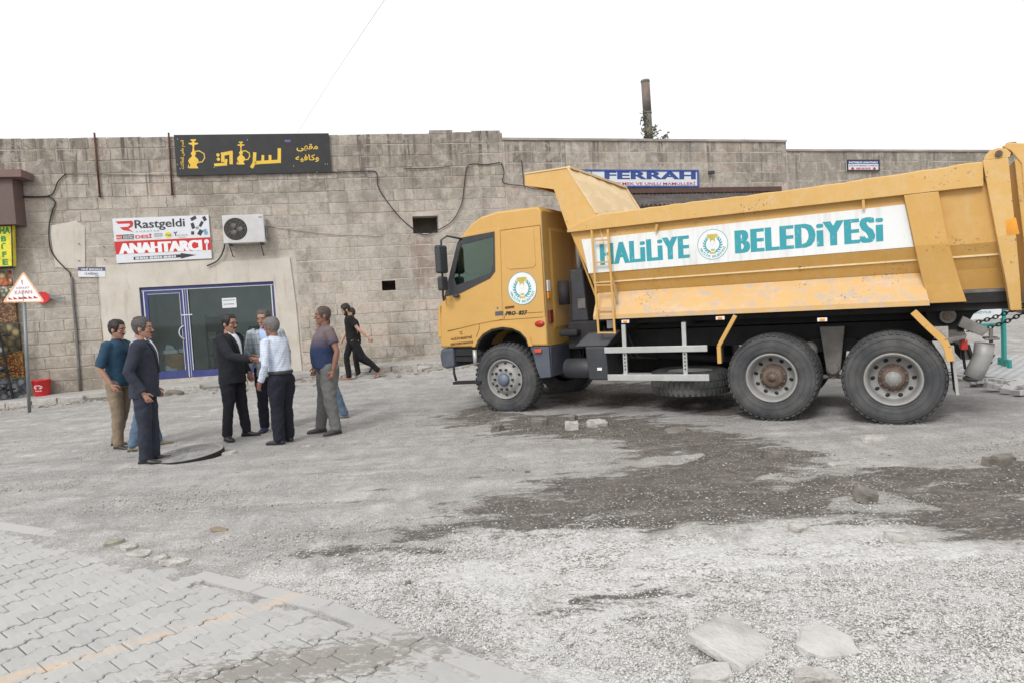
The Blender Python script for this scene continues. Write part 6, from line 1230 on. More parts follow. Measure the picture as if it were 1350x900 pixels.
# tailgate hangs on the rear posts
mb = MB(); mb.hexa([T(6.47, -.02, 2.9), T(6.47, BW+.02, 2.9), T(6.53, BW+.02, 2.9), T(6.53, -.02, 2.9), T(6.60, -.02, 1.22), T(6.60, BW+.02, 1.22), T(6.66, BW+.02, 1.22), T(6.66, -.02, 1.22)][:4]+[T(6.60, -.02, 1.22), T(6.60, BW+.02, 1.22), T(6.66, BW+.02, 1.22), T(6.66, -.02, 1.22)]); tg = mb.build('tailgate', YB, tk, .008)
for y in (.0, 1.2, 2.42): MB().hexa([T(6.53, y, 2.9), T(6.53, y+.1, 2.9), T(6.6, y+.1, 2.9), T(6.6, y, 2.9), T(6.66, y, 1.22), T(6.66, y+.1, 1.22), T(6.72, y+.1, 1.22), T(6.72, y, 1.22)]).build('tailgate_rib', YW, tg)
for y in (-.035, BW-.005): MB().plate([(6.44, 3.0), (6.36, 3.06), (6.42, 3.09), (6.62, 3.05), (6.68, 2.9), (6.66, 2.55), (6.55, 2.45), (6.53, 2.85)], [], lambda a, b2, d: T(a, y+d, b2), 0, .04).build('hinge_arm', YW, tg, .01)
MB().bar(T(6.45, 0, 3.05), T(6.45, BW, 3.05), .10, .10).build('hinge_beam', pm('brown_dirty_paint', sr(140, 104, 84), .8, var=.35, sc=5), tg, .02)
a, b_ = h(1334, 299); MB().plate([(a-.05, b_-.09), (a+.06, b_-.09), (a+.03, b_+.09), (a-.06, b_+.07)], [], fT, -.048, -.044).build('touched_up_patch', pm('orange_touch_up', sr(226, 150, 40), .5), tk)
# ladder
mb = MB(); L0, L1_ = h(780, 304, -.05), h(789.3, 440, -.05); R0_, R1_ = h(801.3, 302.7, -.05), h(810.7, 440, -.05)
for a, b2 in ((L0, L1_), (R0_, R1_)): m2 = MB(); m2.bar(T(a[0], -.05, a[1]), T(b2[0], -.05, b2[1]), .028, .018, up=(0, 1, 0)); m2.build('ladder_rail', YC, tk)
for f_ in (.10, .31, .53, .755, .99):
    a = (L0[0]+(L1_[0]-L0[0])*f_, L0[1]+(L1_[1]-L0[1])*f_); b2 = (R0_[0]+(R1_[0]-R0_[0])*f_, R0_[1]+(R1_[1]-R0_[1])*f_); m2 = MB(); m2.bar(T(a[0], -.045, a[1]), T(b2[0], -.045, b2[1]), .03, .02); m2.build('ladder_rung', YC, tk)
for px, py in ((824.5, 424), (949.5, 419.5), (1084, 421.5)):
    a, b_ = h(px, py, .0); m2 = MB(); m2.box(a-.055, a+.055, -.01, .02, b_-.022, b_+.022); m2 = m2.build('marker_plate', WP, tk, .004); MB().box(a-.03, a+.03, -.018, -.0105, b_-.016, b_+.016).build('marker_lamp', AMB, m2, .004)
MB().box(1.62, 1.75, .3, .33, 1.24, 1.36).build('number_plate_bracket', ALUG, tk)
for px, py, px2, py2 in ((866, 296, 864, 306), (1138, 262, 1138.5, 276)): a = h(px, py, -.02); b2 = h(px2, py2, -.02); MB().bar(T(a[0], -.015, a[1]), T(b2[0], .0, b2[1]), .02, .03).build('tarp_hook', YW, tk)
# mudguard frames of the rear axles
def fender(pts, y0, y1, name, rev=False):
    P = [h(*p) for p in pts]; mb = MB()
    for p, q in zip(P, P[1:]): mb.bar(T(p[0], y0, p[1]), T(q[0], y0, q[1]), .05 if not rev else .075, .05, up=(0, 1, 0))
    mb.build(name+'_strut', YC, tk, .004)
    mb = MB(); mb.loft([[T(p[0]+.02, y0+.03, p[1]+.01), T(p[0]+.02, y1, p[1]+.01), T(p[0]+.035, y1, p[1]+.02), T(p[0]+.035, y0+.03, p[1]+.02)] for p in P], True, False); mb.build(name, GREYM if rev else BLM, tk)
fender([(969.6, 416), (947.8, 456), (949, 478.7)], .0, .12, 'front_mudguard'); fender([(1204, 411), (1222, 429), (1244, 449), (1249, 458), (1253, 476)], .0, .62, 'rear_mudguard', True)
# rear end
mb = MB(); mb.plate([(5.62, 1.36), (6.35, 1.385), (6.12, 1.25), (6.0, 1.02), (5.75, 1.0), (5.65, 1.18)], [], fT, .46, .54); mb.build('hinge_plate', BLM, tk, .01)
MB().tube([T(5.86, .38, 1.24), T(5.86, .46, 1.24)], .085, 16).build('pivot_boss', GREYM, tk); MB().tube([T(5.86, .34, 1.24), T(5.86, .381, 1.24)], .045, 10).build('pivot_pin', RUSTH, tk)
MB().tube([T(5.86, .54, 1.24), T(5.86, BW-.46, 1.24)], .06, 12).build('pivot_shaft', BLM, tk)
mb = MB(); mb.hexa([T(5.80, .03, .93), T(6.0, .05, .99), T(6.0, .5, .99), T(5.8, .5, .93), T(5.72, .03, .99), T(6.02, .05, 1.03), T(6.02, .5, 1.08), T(5.74, .5, 1.08)]); mb.build('light_bracket', GREYM, tk, .01)
MB().box(5.70, 5.84, .04, .055, 1.0, 1.14).build('registration_plate', pm('scratched_plate', sr(150, 148, 144), .6, var=.4, sc=20), tk)
for y in (.12, 2.2): MB().box(5.96, 6.03, y, y+.3, .86, .98).build('tail_lamp', REDL, tk, .015)
mb = MB(); mb.box(5.98, 6.08, .45, BW-.45, .72, .86); mb.build('rear_beam', GREYM, tk, .01)
mb = MB(); mb.hexa([T(5.90, .03, .36), T(5.93, .03, .36), T(5.93, .5, .36), T(5.90, .5, .36), T(5.86, .03, .92), T(5.89, .03, .92), T(5.89, .5, .92), T(5.86, .5, .92)]); mb.build('mudflap', pm('pale_mudflap', sr(168, 168, 166), .8, dust=.5), tk)
p0, p1, p2, p3 = [h(*p, .35) for p in ((1298, 452), (1296, 468), (1290, 482), (1282, 497))]; mb = MB(); mb.tube([T(p[0], .35, p[1]) for p in (p0, p1, p2, p3)], [.1, .1, .1, .1], 18); mb.build('air_cylinder', pm('dull_aluminium', sr(150, 150, 148), .5, metal=.2, dust=.3), tk); MB().ball(T(p3[0], .35, p3[1]-.01), (.1, .1, .04), 12, 6).build('cylinder_end', BLP, tk)
mb = MB(); mb.hexa([T(5.95, .25, 1.12), T(6.18, .25, 1.0), T(6.18, .45, 1.0), T(5.95, .45, 1.12), T(6.0, .25, 1.24), T(6.25, .25, 1.08), T(6.25, .45, 1.08), T(6.0, .45, 1.24)]); mb.box(6.2, 6.34, .2, .5, .96, .98); mb.bar(T(6.27, .35, .92), T(6.27, .35, 1.08), .04, .04); mb.build('tow_bracket', GREYM, tk, .008)
mb = MB(); mb.tube([T(6.05, .4, .9), T(6.1, .38, .7), T(6.2, .4, .62), T(6.3, .42, .78)], .02, 7); mb.tube([T(6.0, .45, .85), T(6.02, .42, .62), T(6.16, .42, .55), T(6.28, .42, .7)], .016, 7); mb.build('brake_hose', BLM, tk)
def chain(a, b, sag):
    mb = MB(); N = 15; P = [Vector(a).lerp(Vector(b), i/N)-Vector((0, 0, sag*math.sin(math.pi*i/N))) for i in range(N+1)]
    for i in range(N):
        c = (P[i]+P[i+1])/2; d = (P[i+1]-P[i]); L = d.length*.68; d.normalize(); s_ = d.cross(Vector((0, 1, 0))).normalized(); s_ = s_ if i % 2 else Vector((0, 1, 0)); mb.tube([c+d*L*math.cos(k*math.pi/5)+s_*.02*math.sin(k*math.pi/5) for k in range(11)], .0075, 5, False)
    return mb.build('chain', BLM, tk, kind='stuff')
chain((6.62, .3, 1.36), (6.02, .45, 1.12), .03); chain((6.64, .25, 1.30), (6.05, .42, 1.05), .05)
# ------------------------------------------------------------------ people
def remesh(mb, vox, smooth=2, name='tmp', fac=.5):
    me = mb.mesh(name); o = bpy.data.objects.new(name, me); C.objects.link(o)
    r = o.modifiers.new('r', 'REMESH'); r.mode = 'VOXEL'; r.voxel_size = vox; r.adaptivity = 0
    if smooth: s_ = o.modifiers.new('s', 'SMOOTH'); s_.factor = fac; s_.iterations = smooth
    dg = bpy.context.evaluated_depsgraph_get(); m2 = bpy.data.meshes.new_from_object(o.evaluated_get(dg)); bpy.data.objects.remove(o); bpy.data.meshes.remove(me)
    m2.polygons.foreach_set('use_smooth', np.ones(len(m2.polygons), bool)); return m2
def wrinkle(me, amp, seed, sc=(14, 14, 9)):
    n = len(me.vertices); co = np.zeros(n*3); me.vertices.foreach_get('co', co); co = co.reshape(-1, 3); no = np.zeros(n*3); me.vertices.foreach_get('normal', no); no = no.reshape(-1, 3)
    a = fbm(co[:, 0]*sc[0]+co[:, 2]*3+seed*3, co[:, 2]*sc[2]+co[:, 1]*sc[1], 1, 3, seed)+.5*fbm(co[:, 1]*sc[1]*1.7+seed, co[:, 2]*sc[2]*1.6-co[:, 0]*7, 1, 2, seed+5)
    co += no*((a-.75)*2*amp)[:, None]; me.vertices.foreach_set('co', co.ravel()); me.update()
def tub(mb, pts, rad, n=12):
    pts = [Vector(p) for p in pts]; e0 = (pts[0]-pts[1]).normalized(); e1 = (pts[-1]-pts[-2]).normalized(); r0 = rad[0] if not isinstance(rad[0], tuple) else min(rad[0]); r1 = rad[-1] if not isinstance(rad[-1], tuple) else min(rad[-1])
    sc_ = lambda r, k: (r[0]*k, r[1]*k) if isinstance(r, tuple) else r*k
    P = [pts[0]+e0*r0*.6, pts[0]+e0*r0*.35]+pts+[pts[-1]+e1*r1*.35, pts[-1]+e1*r1*.6]; R = [sc_(rad[0], .45), sc_(rad[0], .85)]+list(rad)+[sc_(rad[-1], .85), sc_(rad[-1], .45)]
    return mb.tube(P, R, n)
def trunk(mb, rows, n=20):        # rows (centre, half lateral, half depth, forward bulge) ; lateral is +-Y, forward +X
    rings = []
    for c, a, b, f in rows:
        rings.append([Vector((c[0]+(b+(f if math.cos(t) > 0 else 0))*math.cos(t), c[1]+a*math.copysign(abs(math.sin(t))**.85, math.sin(t)), c[2])) for t in [2*math.pi*k/n for k in range(n)]])
    return mb.loft(rings, True, True)
HEADR = [(0, .030, .066, -.005), (.012, .040, .080, .02), (.035, .054, .086, .045), (.06, .063, .086, .07), (.09, .069, .086, .085), (.115, .073, .088, .094), (.14, .075, .092, .098), (.165, .0755, .091, .098), (.19, .071, .080, .092), (.21, .060, .062, .076), (.226, .040, .036, .050), (.234, .018, .012, .022)]
def head_pt(z, t, off=0):
    zs = [r[0] for r in HEADR]; a = np.interp(z, zs, [r[1] for r in HEADR]); f = np.interp(z, zs, [r[2] for r in HEADR]); b = np.interp(z, zs, [r[3] for r in HEADR]); c, s_ = math.cos(t), math.sin(t)
    return Vector((((f if c > 0 else b)+off)*math.copysign(abs(c)**.9, c), (a+off)*math.copysign(abs(s_)**.95, s_), z+ (off if z > .2 else 0)))
def hand_geo(mb, w, d, pn, s=1, curl=.5, grip=False, left=False):
    """palm and five separate fingers from the wrist w along d, palm facing pn"""
    d = Vector(d).normalized(); pn = Vector(pn); pn = (pn-d*pn.dot(d)).normalized(); side = d.cross(pn)*(-1 if left else 1)      # side = towards the thumb
    w = Vector(w); L = .088*s
    tub(mb, [w-d*.03, w+d*.01, w+d*L*.55, w+d*L*.95], [.024*s, (.030*s, .018*s) if False else .026*s, .027*s, .025*s], 10)
    for q in (-.022, -.007, .008, .022): tub(mb, [w+d*.02+side*q*.6*s, w+d*L+side*q*s], [.014*s, .0125*s], 8)
    for i, (q, ln) in enumerate(((-.030, .058), (-.011, .072), (.009, .078), (.028, .070))):
        b = w+d*L*.98+side*q*s; a0 = curl*(.5+.12*(3-i)); p = b; ang = a0*.6; pts = [p]; seg = ln*s*.42
        for k, f_ in enumerate((1, .75, .6)):
            dv = d*math.cos(ang)+pn*math.sin(ang)+side*.05*(i-1.5)*.3; p = p+dv.normalized()*seg*f_; pts.append(p); ang += a0*(1.1 if not grip else 1.5)
        tub(mb, pts, [.0095*s, .009*s, .0082*s, .007*s], 8)
    b = w+d*.022*s+side*.026*s; t1 = (d*.75+side*.75+pn*.25).normalized(); t2 = (d*.95+side*.25+pn*.45).normalized()
    tub(mb, [b, b+t1*.038*s, b+t1*.038*s+t2*.026*s, b+t1*.038*s+t2*.046*s], [.0135*s, .012*s, .0105*s, .0085*s], 8)
SKIN = [pm('skin_%s' % n, c, .55, var=.12, sc=14, bump=.05, bsc=300, Subsurface_Weight=.08) for n, c in (('tan', sr(164, 124, 106)), ('brown', sr(136, 98, 80)), ('fair', sr(184, 144, 124)))]
def cloth(name, c, rough=.9, var=.18, sc=5, bump=.25): return pm(name, c, rough, var, sc, bump, 160, bd=.003, Sheen_Weight=.0)
def checks(name, base, line, sx, lw=.12, line2=None, strength=.8):
    m_ = NT(name); sp_ = m_.n('ShaderNodeSeparateXYZ'); m_.l(m_.pos('Object'), sp_.inputs[0]); ang = m_.math('ARCTAN2', sp_.outputs[1], sp_.outputs[0])
    fx = m_.math('PINGPONG', m_.math('MULTIPLY', m_.math('ADD', sp_.outputs[1], m_.math('MULTIPLY', sp_.outputs[0], .8)), sx), .5); fz = m_.math('PINGPONG', m_.math('MULTIPLY', sp_.outputs[2], sx), .5)
    g = m_.math('MAXIMUM', m_.ramp(fx, [(lw*.5, 1), (lw*.5+.1, 0)]), m_.ramp(fz, [(lw*.5, 1), (lw*.5+.1, 0)]))
    c = m_.mix(m_.math('MULTIPLY', g, strength), base, line); n_ = m_.noise(m_.pos('Object'), 5, 4); c = m_.mix(m_.ramp(n_, [(.35, .15), (.6, 0)]), c, tuple(x*.5 for x in base))
    return m_.fin(c, .9, m_.bump(m_.noise(m_.pos('Object'), 160, 3), .2, .003))
def lin(a, b, t): return tuple(x+(y-x)*t for x, y in zip(a, b))
HAIRM = {'black': pm('black_hair', sr(34, 28, 26), .55, sc=40, bump=.8, bsc=220, bd=.004), 'grey': pm('grey_hair', sr(112, 108, 106), .6, sc=60, var=.5, bump=.8, bsc=220, bd=.004), 'dark': pm('dark_brown_hair', sr(48, 38, 34), .55, sc=40, bump=.8, bsc=220, bd=.004), 'short': pm('cropped_hair', sr(84, 70, 64), .7, sc=60, var=.3, bump=.6, bsc=260, bd=.003), 'salt': pm('salt_and_pepper_hair', sr(78, 74, 74), .6, sc=70, var=.6, bump=.8, bsc=220, bd=.004)}
EYEW = pm('eye_white', sr(210, 204, 198), .3, bump=0, var=.02); EYED = pm('eye_dark', sr(34, 24, 20), .2, bump=0)
def person(label, loc, head_deg, H=1.75, group=None, skin=0, hair='black', hairlen=1.0, beard=None, moustache=None, glasses=False, head_yaw=0, head_pitch=0, lean=0, twist=0,
           legs=None, arms=None, top='shirt', topm=None, under=None, tuck=False, trm=None, shoem=None, sleeve='long', jacket=False, belly=0.0, build=1.0, wide=1.0, collar=True, hem=.80, tie=False, open_=.055, foot_yaw=(12, -12), seed=1, beltc=None, sandal=False, curl=(.8, .8), extra=None):
    s = H/1.75; root = thing('person', label, 'person', loc, math.radians(head_deg), group); root.scale = (s, s, s)
    V = Vector; lx, lz = math.sin(lean), math.cos(lean)
    def sp(z, x=0, y=0):          # point of the spine, leaning forward above the hips
        q = max(0, z-.95); return V((q*lx+x, y, min(z, .95)+q*lz))
    # default pose
    LG = legs or {1: [(.0, .10, .92), (.02, .105, .50), (-.02, .115, .085)], -1: [(.0, -.10, .92), (.02, -.105, .50), (-.02, -.115, .085)]}
    sh = {k: sp(1.415, 0, k*.19*build) for k in (1, -1)}
    AR = {1: [sh[1], V((-.03, .265*build, 1.13)), V((.05, .27*build, .875))], -1: [sh[-1], V((-.03, -.265*build, 1.13)), V((.05, -.27*build, .875))]}
    if arms:
        for k, q in arms.items(): AR[k] = [sh[k]]+[V(p) for p in q]
    B = build
    # ---- body (skin) one continuous surface
    mb = MB()
    hc = sp(1.494, .014); hM = Matrix.Translation(hc) @ Matrix.Rotation(math.radians(head_yaw), 4, 'Z') @ Matrix.Rotation(math.radians(head_pitch)+lean*.4, 4, 'Y') @ Matrix.Scale(1.07, 4)
    hd = MB(); N = 22; rings = [[hM @ head_pt(z, 2*math.pi*k/N) for k in range(N)] for z in [i*.234/17 for i in range(18)]]; hd.loft(rings, True, True)
    tub(hd, [sp(1.40), sp(1.46), hM @ V((-.012, 0, .06))], [.062*B**.5, .056*B**.5, .054*B**.5], 14)
    tub(hd, [hM @ V((.088, 0, .132)), hM @ V((.1, 0, .105)), hM @ V((.110, 0, .088))], [.007, .010, .0135], 8); 
    for k in (1, -1):
        hd.ball(hM @ V((.100, k*.012, .083)), .008, 8, 6); hd.ball(hM @ V((-.008, k*.077, .105)), (.018, .008, .030), 8, 6); tub(hd, [hM @ V((.088, k*.010, .145)), hM @ V((.082, k*.048, .146))], [.009, .007], 6); hd.ball(hM @ V((.066, k*.045, .092)), (.02, .016, .018), 8, 6)
    tub(hd, [hM @ V((.083, -.022, .054)), hM @ V((.090, 0, .056)), hM @ V((.083, .022, .054))], [.005, .0075, .005], 6); hd.ball(hM @ V((.074, 0, .014)), (.018, .022, .014), 8, 6)
    m_head = remesh(hd, .0055, 1)
    bm_ = MB(); trunk(bm_, [(sp(.86), .155*B, .11, 0), (sp(.95), .160*B, .115, belly*.3), (sp(1.08), .145*B, .11, belly), (sp(1.22), .160*B, .115, belly*.7), (sp(1.34), .172*B, .11, 0), (sp(1.42), .14*B, .085, 0), (sp(1.46), .075, .065, 0)])
    for k in (1, -1):
        a, b, c = AR[k]; tub(bm_, [a+V((0, -k*.03, 0)), a, a.lerp(b, .5), b, b.lerp(c, .3), c], [.055, .054*B**.4, .047*B**.4, .038, .039*B**.4, .026], 12)
        q = [V(p[:3]) for p in LG[k]]; tub(bm_, [q[0], q[0].lerp(q[1], .4), q[1], q[1].lerp(q[2], .35), q[2]], [.085*B**.5, .078*B**.5, .052, .054, .036], 12)
    m_body = remesh(bm_, .012, 2)
    parts = [m_head, m_body]
    for k in (1, -1):
        a, b, c = AR[k]; d = (c-b).normalized(); hm = MB(); grip = curl[0 if k == 1 else 1] > .9
        pn = V((0, -k, 0)) if abs(d.y) < .8 else V((0, 0, -1))
        if grip: pn = V((0, k*1.0, 0)).cross(V((0, 0, 1)))*0+V((0, -k, 0))
        hand_geo(hm, c+d*.005, (d+V((0, 0, 0))), pn, .94, curl[0 if k == 1 else 1], grip, left=(k == 1)); parts.append(remesh(hm, .004, 1))
    vs = []; fs = []
    for m_ in parts:
        k = len(vs); n = len(m_.vertices); co = np.zeros(n*3); m_.vertices.foreach_get('co', co); vs += [tuple(x) for x in co.reshape(-1, 3)]; fs += [tuple(i+k for i in p.vertices) for p in m_.polygons]
    me = bpy.data.meshes.new('body'); me.from_pydata(vs, [], fs); me.polygons.foreach_set('use_smooth', np.ones(len(me.polygons), bool)); me.materials.append(SKIN[skin]); inst('body', me, root)
    for m_ in parts: bpy.data.meshes.remove(m_)
    # ---- face
    mb = MB()
    for k in (1, -1): mb.ball(hM @ V((.080, k*.031, .122)), (.009, .0115, .0052), 8, 6)
    mb.build('eye', EYEW, root); mb = MB()
    for k in (1, -1): mb.ball(hM @ V((.0865, k*.031, .122)), (.0045, .006, .0052), 8, 6)
    mb.build('pupil', EYED, root)
    HM = HAIRM[hair]; mb = MB()
    for k in (1, -1): tub(mb, [hM @ V((.094, k*.014, .139)), hM @ V((.092, k*.034, .143)), hM @ V((.078, k*.053, .138))], [.004, .0048, .003], 6)
    mb.build('eyebrow', HAIRM['dark'] if hair in ('grey', 'salt', 'short') else HM, root)
    def shell(cond, off, name, mat, nz=30, na=48, jit=.004, lf=None):
        rr = random.Random(seed); g = {}; vs = []; fs = []; o_ = []
        P = lambda i, j: (i*.236/nz, 2*math.pi*j/na)
        for i in range(nz):
            for j in range(na):
                z, t = P(i+.5, j+.5); tt = t if t <= math.pi else t-2*math.pi
                if cond(z, abs(tt)):
                    f = []
                    for a, b in ((i, j), (i, (j+1) % na), (i+1, (j+1) % na), (i+1, j)):
                        if (a, b) not in g: z2, t2 = P(a, b); g[(a, b)] = len(vs); vs.append(hM @ head_pt(z2, t2, (off+rr.uniform(-1, 1)*jit)*(1 if lf is None else max(.12, min(1, (z2-lf(t2 if t2 <= math.pi else 2*math.pi-t2))/.045))))); o_.append(hM @ head_pt(z2, t2, -.004))
                        f.append(g[(a, b)])
                    fs.append(tuple(f))
        if not vs: return
        n = len(vs); ed = {}
        for f in fs:
            for a, b in zip(f, f[1:]+f[:1]): ed[(a, b)] = 1
        side_ = [(a, b, b+n, a+n) for a, b in ed if (b, a) not in ed]
        m_ = MB(); m_.add(vs+o_, fs+side_, True); m_.build(name, mat, root)
    if hairlen >= 0:
        def hcond(z, t): line = .196-.006*hairlen if t < .7 else (.192-(t-.7)*.11/.45 if t < 1.15 else (.088 if t < 1.38 else (.125 if t < 1.8 else .05))); return z > line
        def hl(t): return .192-.006*hairlen if t < .7 else (.192-(t-.7)*.11/.45 if t < 1.15 else (.088 if t < 1.38 else (.115 if t < 1.8 else .045)))
        shell(hcond, .009*hairlen+.003, 'hair', HM, jit=.0035, lf=hl)
    if beard: shell(lambda z, t: (z < .062 and t < 1.45 and not (z > .045 and t < .30 and z < .062)) or (z < .1 and .95 < t < 1.4), .005, 'beard', HAIRM[beard], jit=.002)
    if moustache:
        mb = MB(); tub(mb, [hM @ V((.088, -.030, .061)), hM @ V((.098, -.012, .068)), hM @ V((.098, .012, .068)), hM @ V((.088, .030, .061))], [.004, .0075, .0075, .004], 8); mb.build('moustache', HAIRM[moustache], root)
    if glasses:
        mb = MB()
        for k in (1, -1): mb.tube([hM @ V((.101, k*.033+.021*math.cos(i*.524), .122+.014*math.sin(i*.524))) for i in range(13)], .0018, 5); mb.tube([hM @ V((.1, k*.055, .126)), hM @ V((.0, k*.081, .122))], .002, 5)
        mb.build('glasses', EYED, root)
    # ---- trousers
    tr_ = MB(); wd = wide; trunk(tr_, [(sp(.84), .15*B, .115, 0), (sp(.92), .170*B, .130, 0), (sp(.985), .160*B, .125, belly*.4), (sp(1.03), .153*B, .12, belly*.5)])
    for k in (1, -1):
        q = [V(p[:3]) for p in LG[k]]; e = (q[2]-q[1]).normalized()
        tub(tr_, [q[0]+V((0, 0, -.02)), q[0].lerp(q[1], .45), q[1], q[1].lerp(q[2], .5), q[2]+e*.012], [(.105*B**.6*wd, .105*B**.6*wd), .098*B**.5*wd, .077*wd*B**.3, .072*wd, .068*wd], 16)
    m_ = remesh(tr_, .0115, 2); wrinkle(m_, .011, seed+3, (16, 16, 12)); m_.materials.append(trm); inst('trousers', m_, root)
    # ---- shoes
    for i, k in enumerate((1, -1)):
        q = [V(p[:3]) for p in LG[k]]; shin = (q[2]-q[1]).normalized(); fy = math.radians(foot_yaw[i]); an = q[2]; fp = 0
        if len(LG[k][2]) > 3: fp = LG[k][2][3]
        f = V((math.cos(fy)*math.cos(fp), math.sin(fy)*math.cos(fp), -math.sin(fp))); up = V((math.cos(fy)*math.sin(fp), math.sin(fy)*math.sin(fp), math.cos(fp))); sd = up.cross(f)
        Mx = Matrix((( f.x, sd.x, up.x, an.x), (f.y, sd.y, up.y, an.y), (f.z, sd.z, up.z, an.z), (0, 0, 0, 1)))
        m2 = MB(); rg = [(-.075, .026, .030), (-.06, .036, .055), (-.02, .039, .075), (.03, .042, .066), (.08, .046, .046), (.13, .046, .036), (.17, .038, .030), (.195, .018, .018)]
        if sandal: rg = [(x, a, b*.62) for x, a, b in rg]
        m2.loft([[Mx @ V((x, a*math.cos(t), -.083+max(0, b*(1+math.sin(t))*.62) if math.sin(t) > -.5 else -.083)) for t in [2*math.pi*j/12 for j in range(12)]] for x, a, b in rg], True, True)
        if not sandal: m2.tube([Mx @ V((-.012, 0, -.04)), Mx @ V((-.008, 0, .02))], [.044, .040], 10)
        so_ = m2.build('shoe', shoem, root)
        m2 = MB(); m2.plate([(x, a*1.04) for x, a, b in rg]+[(x, -a*1.04) for x, a, b in reversed(rg)], [], lambda a, b, d: Mx @ V((a, b, d)), -.092, -.078); m2.build('sole', BLP if not sandal else SKIN[0], root)
    # ---- upper garment
    def garment(name, mat, zb, body, slv, grow=0.0, wr=.006, armr=(.066, .06, .053, .048), hemflare=0.0, cuff=None, vox=.0115):
        m1 = MB(); g = grow; rows = [(sp(zb, -.0), (.172+hemflare)*B+g, .135+hemflare+g, belly*(.6 if zb < 1 else .8))]
        for z, a, b, f_ in ((.92, .174, .135, belly*.55), (1.0, .166, .130, belly*.9), (1.10, .162, .128, belly), (1.22, .176, .130, belly*.75), (1.33, .192, .130, belly*.25+.004), (1.41, .180, .108, 0), (1.455, .115, .082, 0), (1.478, .068, .066, 0)):
            if z > zb+.03: rows.append((sp(z), a*B+g, b+g, f_))
        trunk(m1, rows, 24)
        for k in (1, -1):
            a, b, c = AR[k]; st_ = a+V((-.0, -k*.045, .0)); r = armr
            if slv == 'long': pts = [st_, a, a.lerp(b, .5), b, b.lerp(c, .5), c+(b-c).normalized()*.012]; rd = [(.068+g), (r[0]+g), (r[1]+g), (r[2]+g), (r[3]+g), (r[3]*.92+g)]
            elif slv == 'rolled': pts = [st_, a, a.lerp(b, .5), b.lerp(a, .03)]; rd = [.068+g, r[0]+g, r[1]+g, r[1]+g+.002]
            else: pts = [st_, a, a.lerp(b, .62)]; rd = [.07+g, r[0]+g+.004, r[1]+g+.008]
            e1 = (pts[-1]-pts[-2]).normalized(); m1.tube([pts[0]]+pts[1:]+[pts[-1]+e1*.004], rd+[rd[-1]], 14)
        mm = remesh(m1, vox, 2); wrinkle(mm, wr, seed, (13, 13, 10)); mm.materials.append(mat); return inst(name, mm, root)
    if jacket:
        if under: garment('shirt', under, .96, 0, 'long', -.010, .003)
        jk = garment('jacket', topm, hem, 0, 'long', .012, .0085, hemflare=.012)
        # lapels, collar and open front lie on the chest
        def chest(y, z, off=.0):
            q = np.interp(z, [hem, .92, 1.0, 1.10, 1.22, 1.33, 1.41, 1.455, 1.478], [.135+belly*.6, .135+belly*.55, .130+belly*.9, .128+belly, .130+belly*.75, .134+belly*.25, .108, .082, .066])+.012+off
            w_ = np.interp(z, [.8, 1.22, 1.33, 1.41, 1.455, 1.478], [.18, .188, .204, .19, .127, .08])*B; c = math.sqrt(max(.05, 1-min(.95, abs(y)/w_)**2.3)); p = sp(z); return V((p.x+q*c, y, p.z))
        vz = 1.08; grid = lambda pts, n=7: pts
        def patch(name, mat, left, right, off, nz=9, zt=1.47, zb=vz, ny=5):
            m1 = MB(); rws = []
            for i in range(nz):
                z = zb+(zt-zb)*i/(nz-1); f_ = i/(nz-1); y0, y1 = left(f_), right(f_); rws.append([chest(y0+(y1-y0)*j/(ny-1), z, off) for j in range(ny)])
            m1.loft(rws, False, True, False); o = m1.build(name, mat, root); sd = o.modifiers.new('t', 'SOLIDIFY'); sd.thickness = .006; sd.offset = 0; return o
        patch('shirt_front', under, lambda f: -.004-open_*f, lambda f: .004+open_*f, .007)
        for k in (1, -1): patch('lapel', topm, lambda f, k=k: k*(.004+open_*f), lambda f, k=k: k*(.012+open_*f+(.052*min(1, f*1.8) if f < .80 else .052*(1-f)/.20*.6+.02)), .013)
        m1 = MB()
        for k in (1, -1): m1.add([sp(1.475, .060, k*.008), sp(1.435, .098, k*.03), sp(1.478, .055, k*.066), sp(1.503, .035, k*.056)], [(0, 1, 2, 3)])
        o = m1.build('shirt_collar', under, root); sd = o.modifiers.new('t', 'SOLIDIFY'); sd.thickness = .006
        m1 = MB(); m1.tube([sp(1.468, .052*math.cos(t), .068*math.sin(t)) for t in [math.pi*.30+i*math.pi*1.4/10 for i in range(11)]], [(.012, .02)]*11, 8); m1.build('jacket_collar', topm, root)
        m1 = MB()
        for z in (1.06, .97): m1.ball(chest(.012, z, .004), (.004, .007, .007), 8, 5)
        m1.build('button', BLP, root)
    else:
        g_ = garment(top, topm, (hem if not tuck else .985), 0, sleeve, 0.002 if not tuck else -.0, .010)
        if tuck:
            m1 = MB(); trunk(m1, [(sp(.965), .168*B, .133, belly*.55), (sp(.97), .182*B, .147, belly*.6), (sp(1.012), .180*B, .145, belly*.62), (sp(1.017), .168*B, .133, belly*.6)], 24); m1.build('belt', BLP, root)
        if collar:
            m1 = MB(); rg_ = []
            for i in range(13):
                t = math.pi*.14+i*math.pi*1.72/12; rg_.append([sp(1.462, .066*math.cos(t)+.004, .068*math.sin(t)), sp(1.500, .054*math.cos(t)+.004, .057*math.sin(t)), sp(1.462, .078*math.cos(t)+.004, .080*math.sin(t))])
            m1.loft(rg_, False, True, False); o = m1.build('collar', topm, root); sd = o.modifiers.new('t', 'SOLIDIFY'); sd.thickness = .005
        else:
            m1 = MB(); m1.tube([sp(1.468, .062*math.cos(t), .064*math.sin(t)) for t in [i*math.pi/8 for i in range(17)]], .007, 6); m1.build('neckband', topm, root)
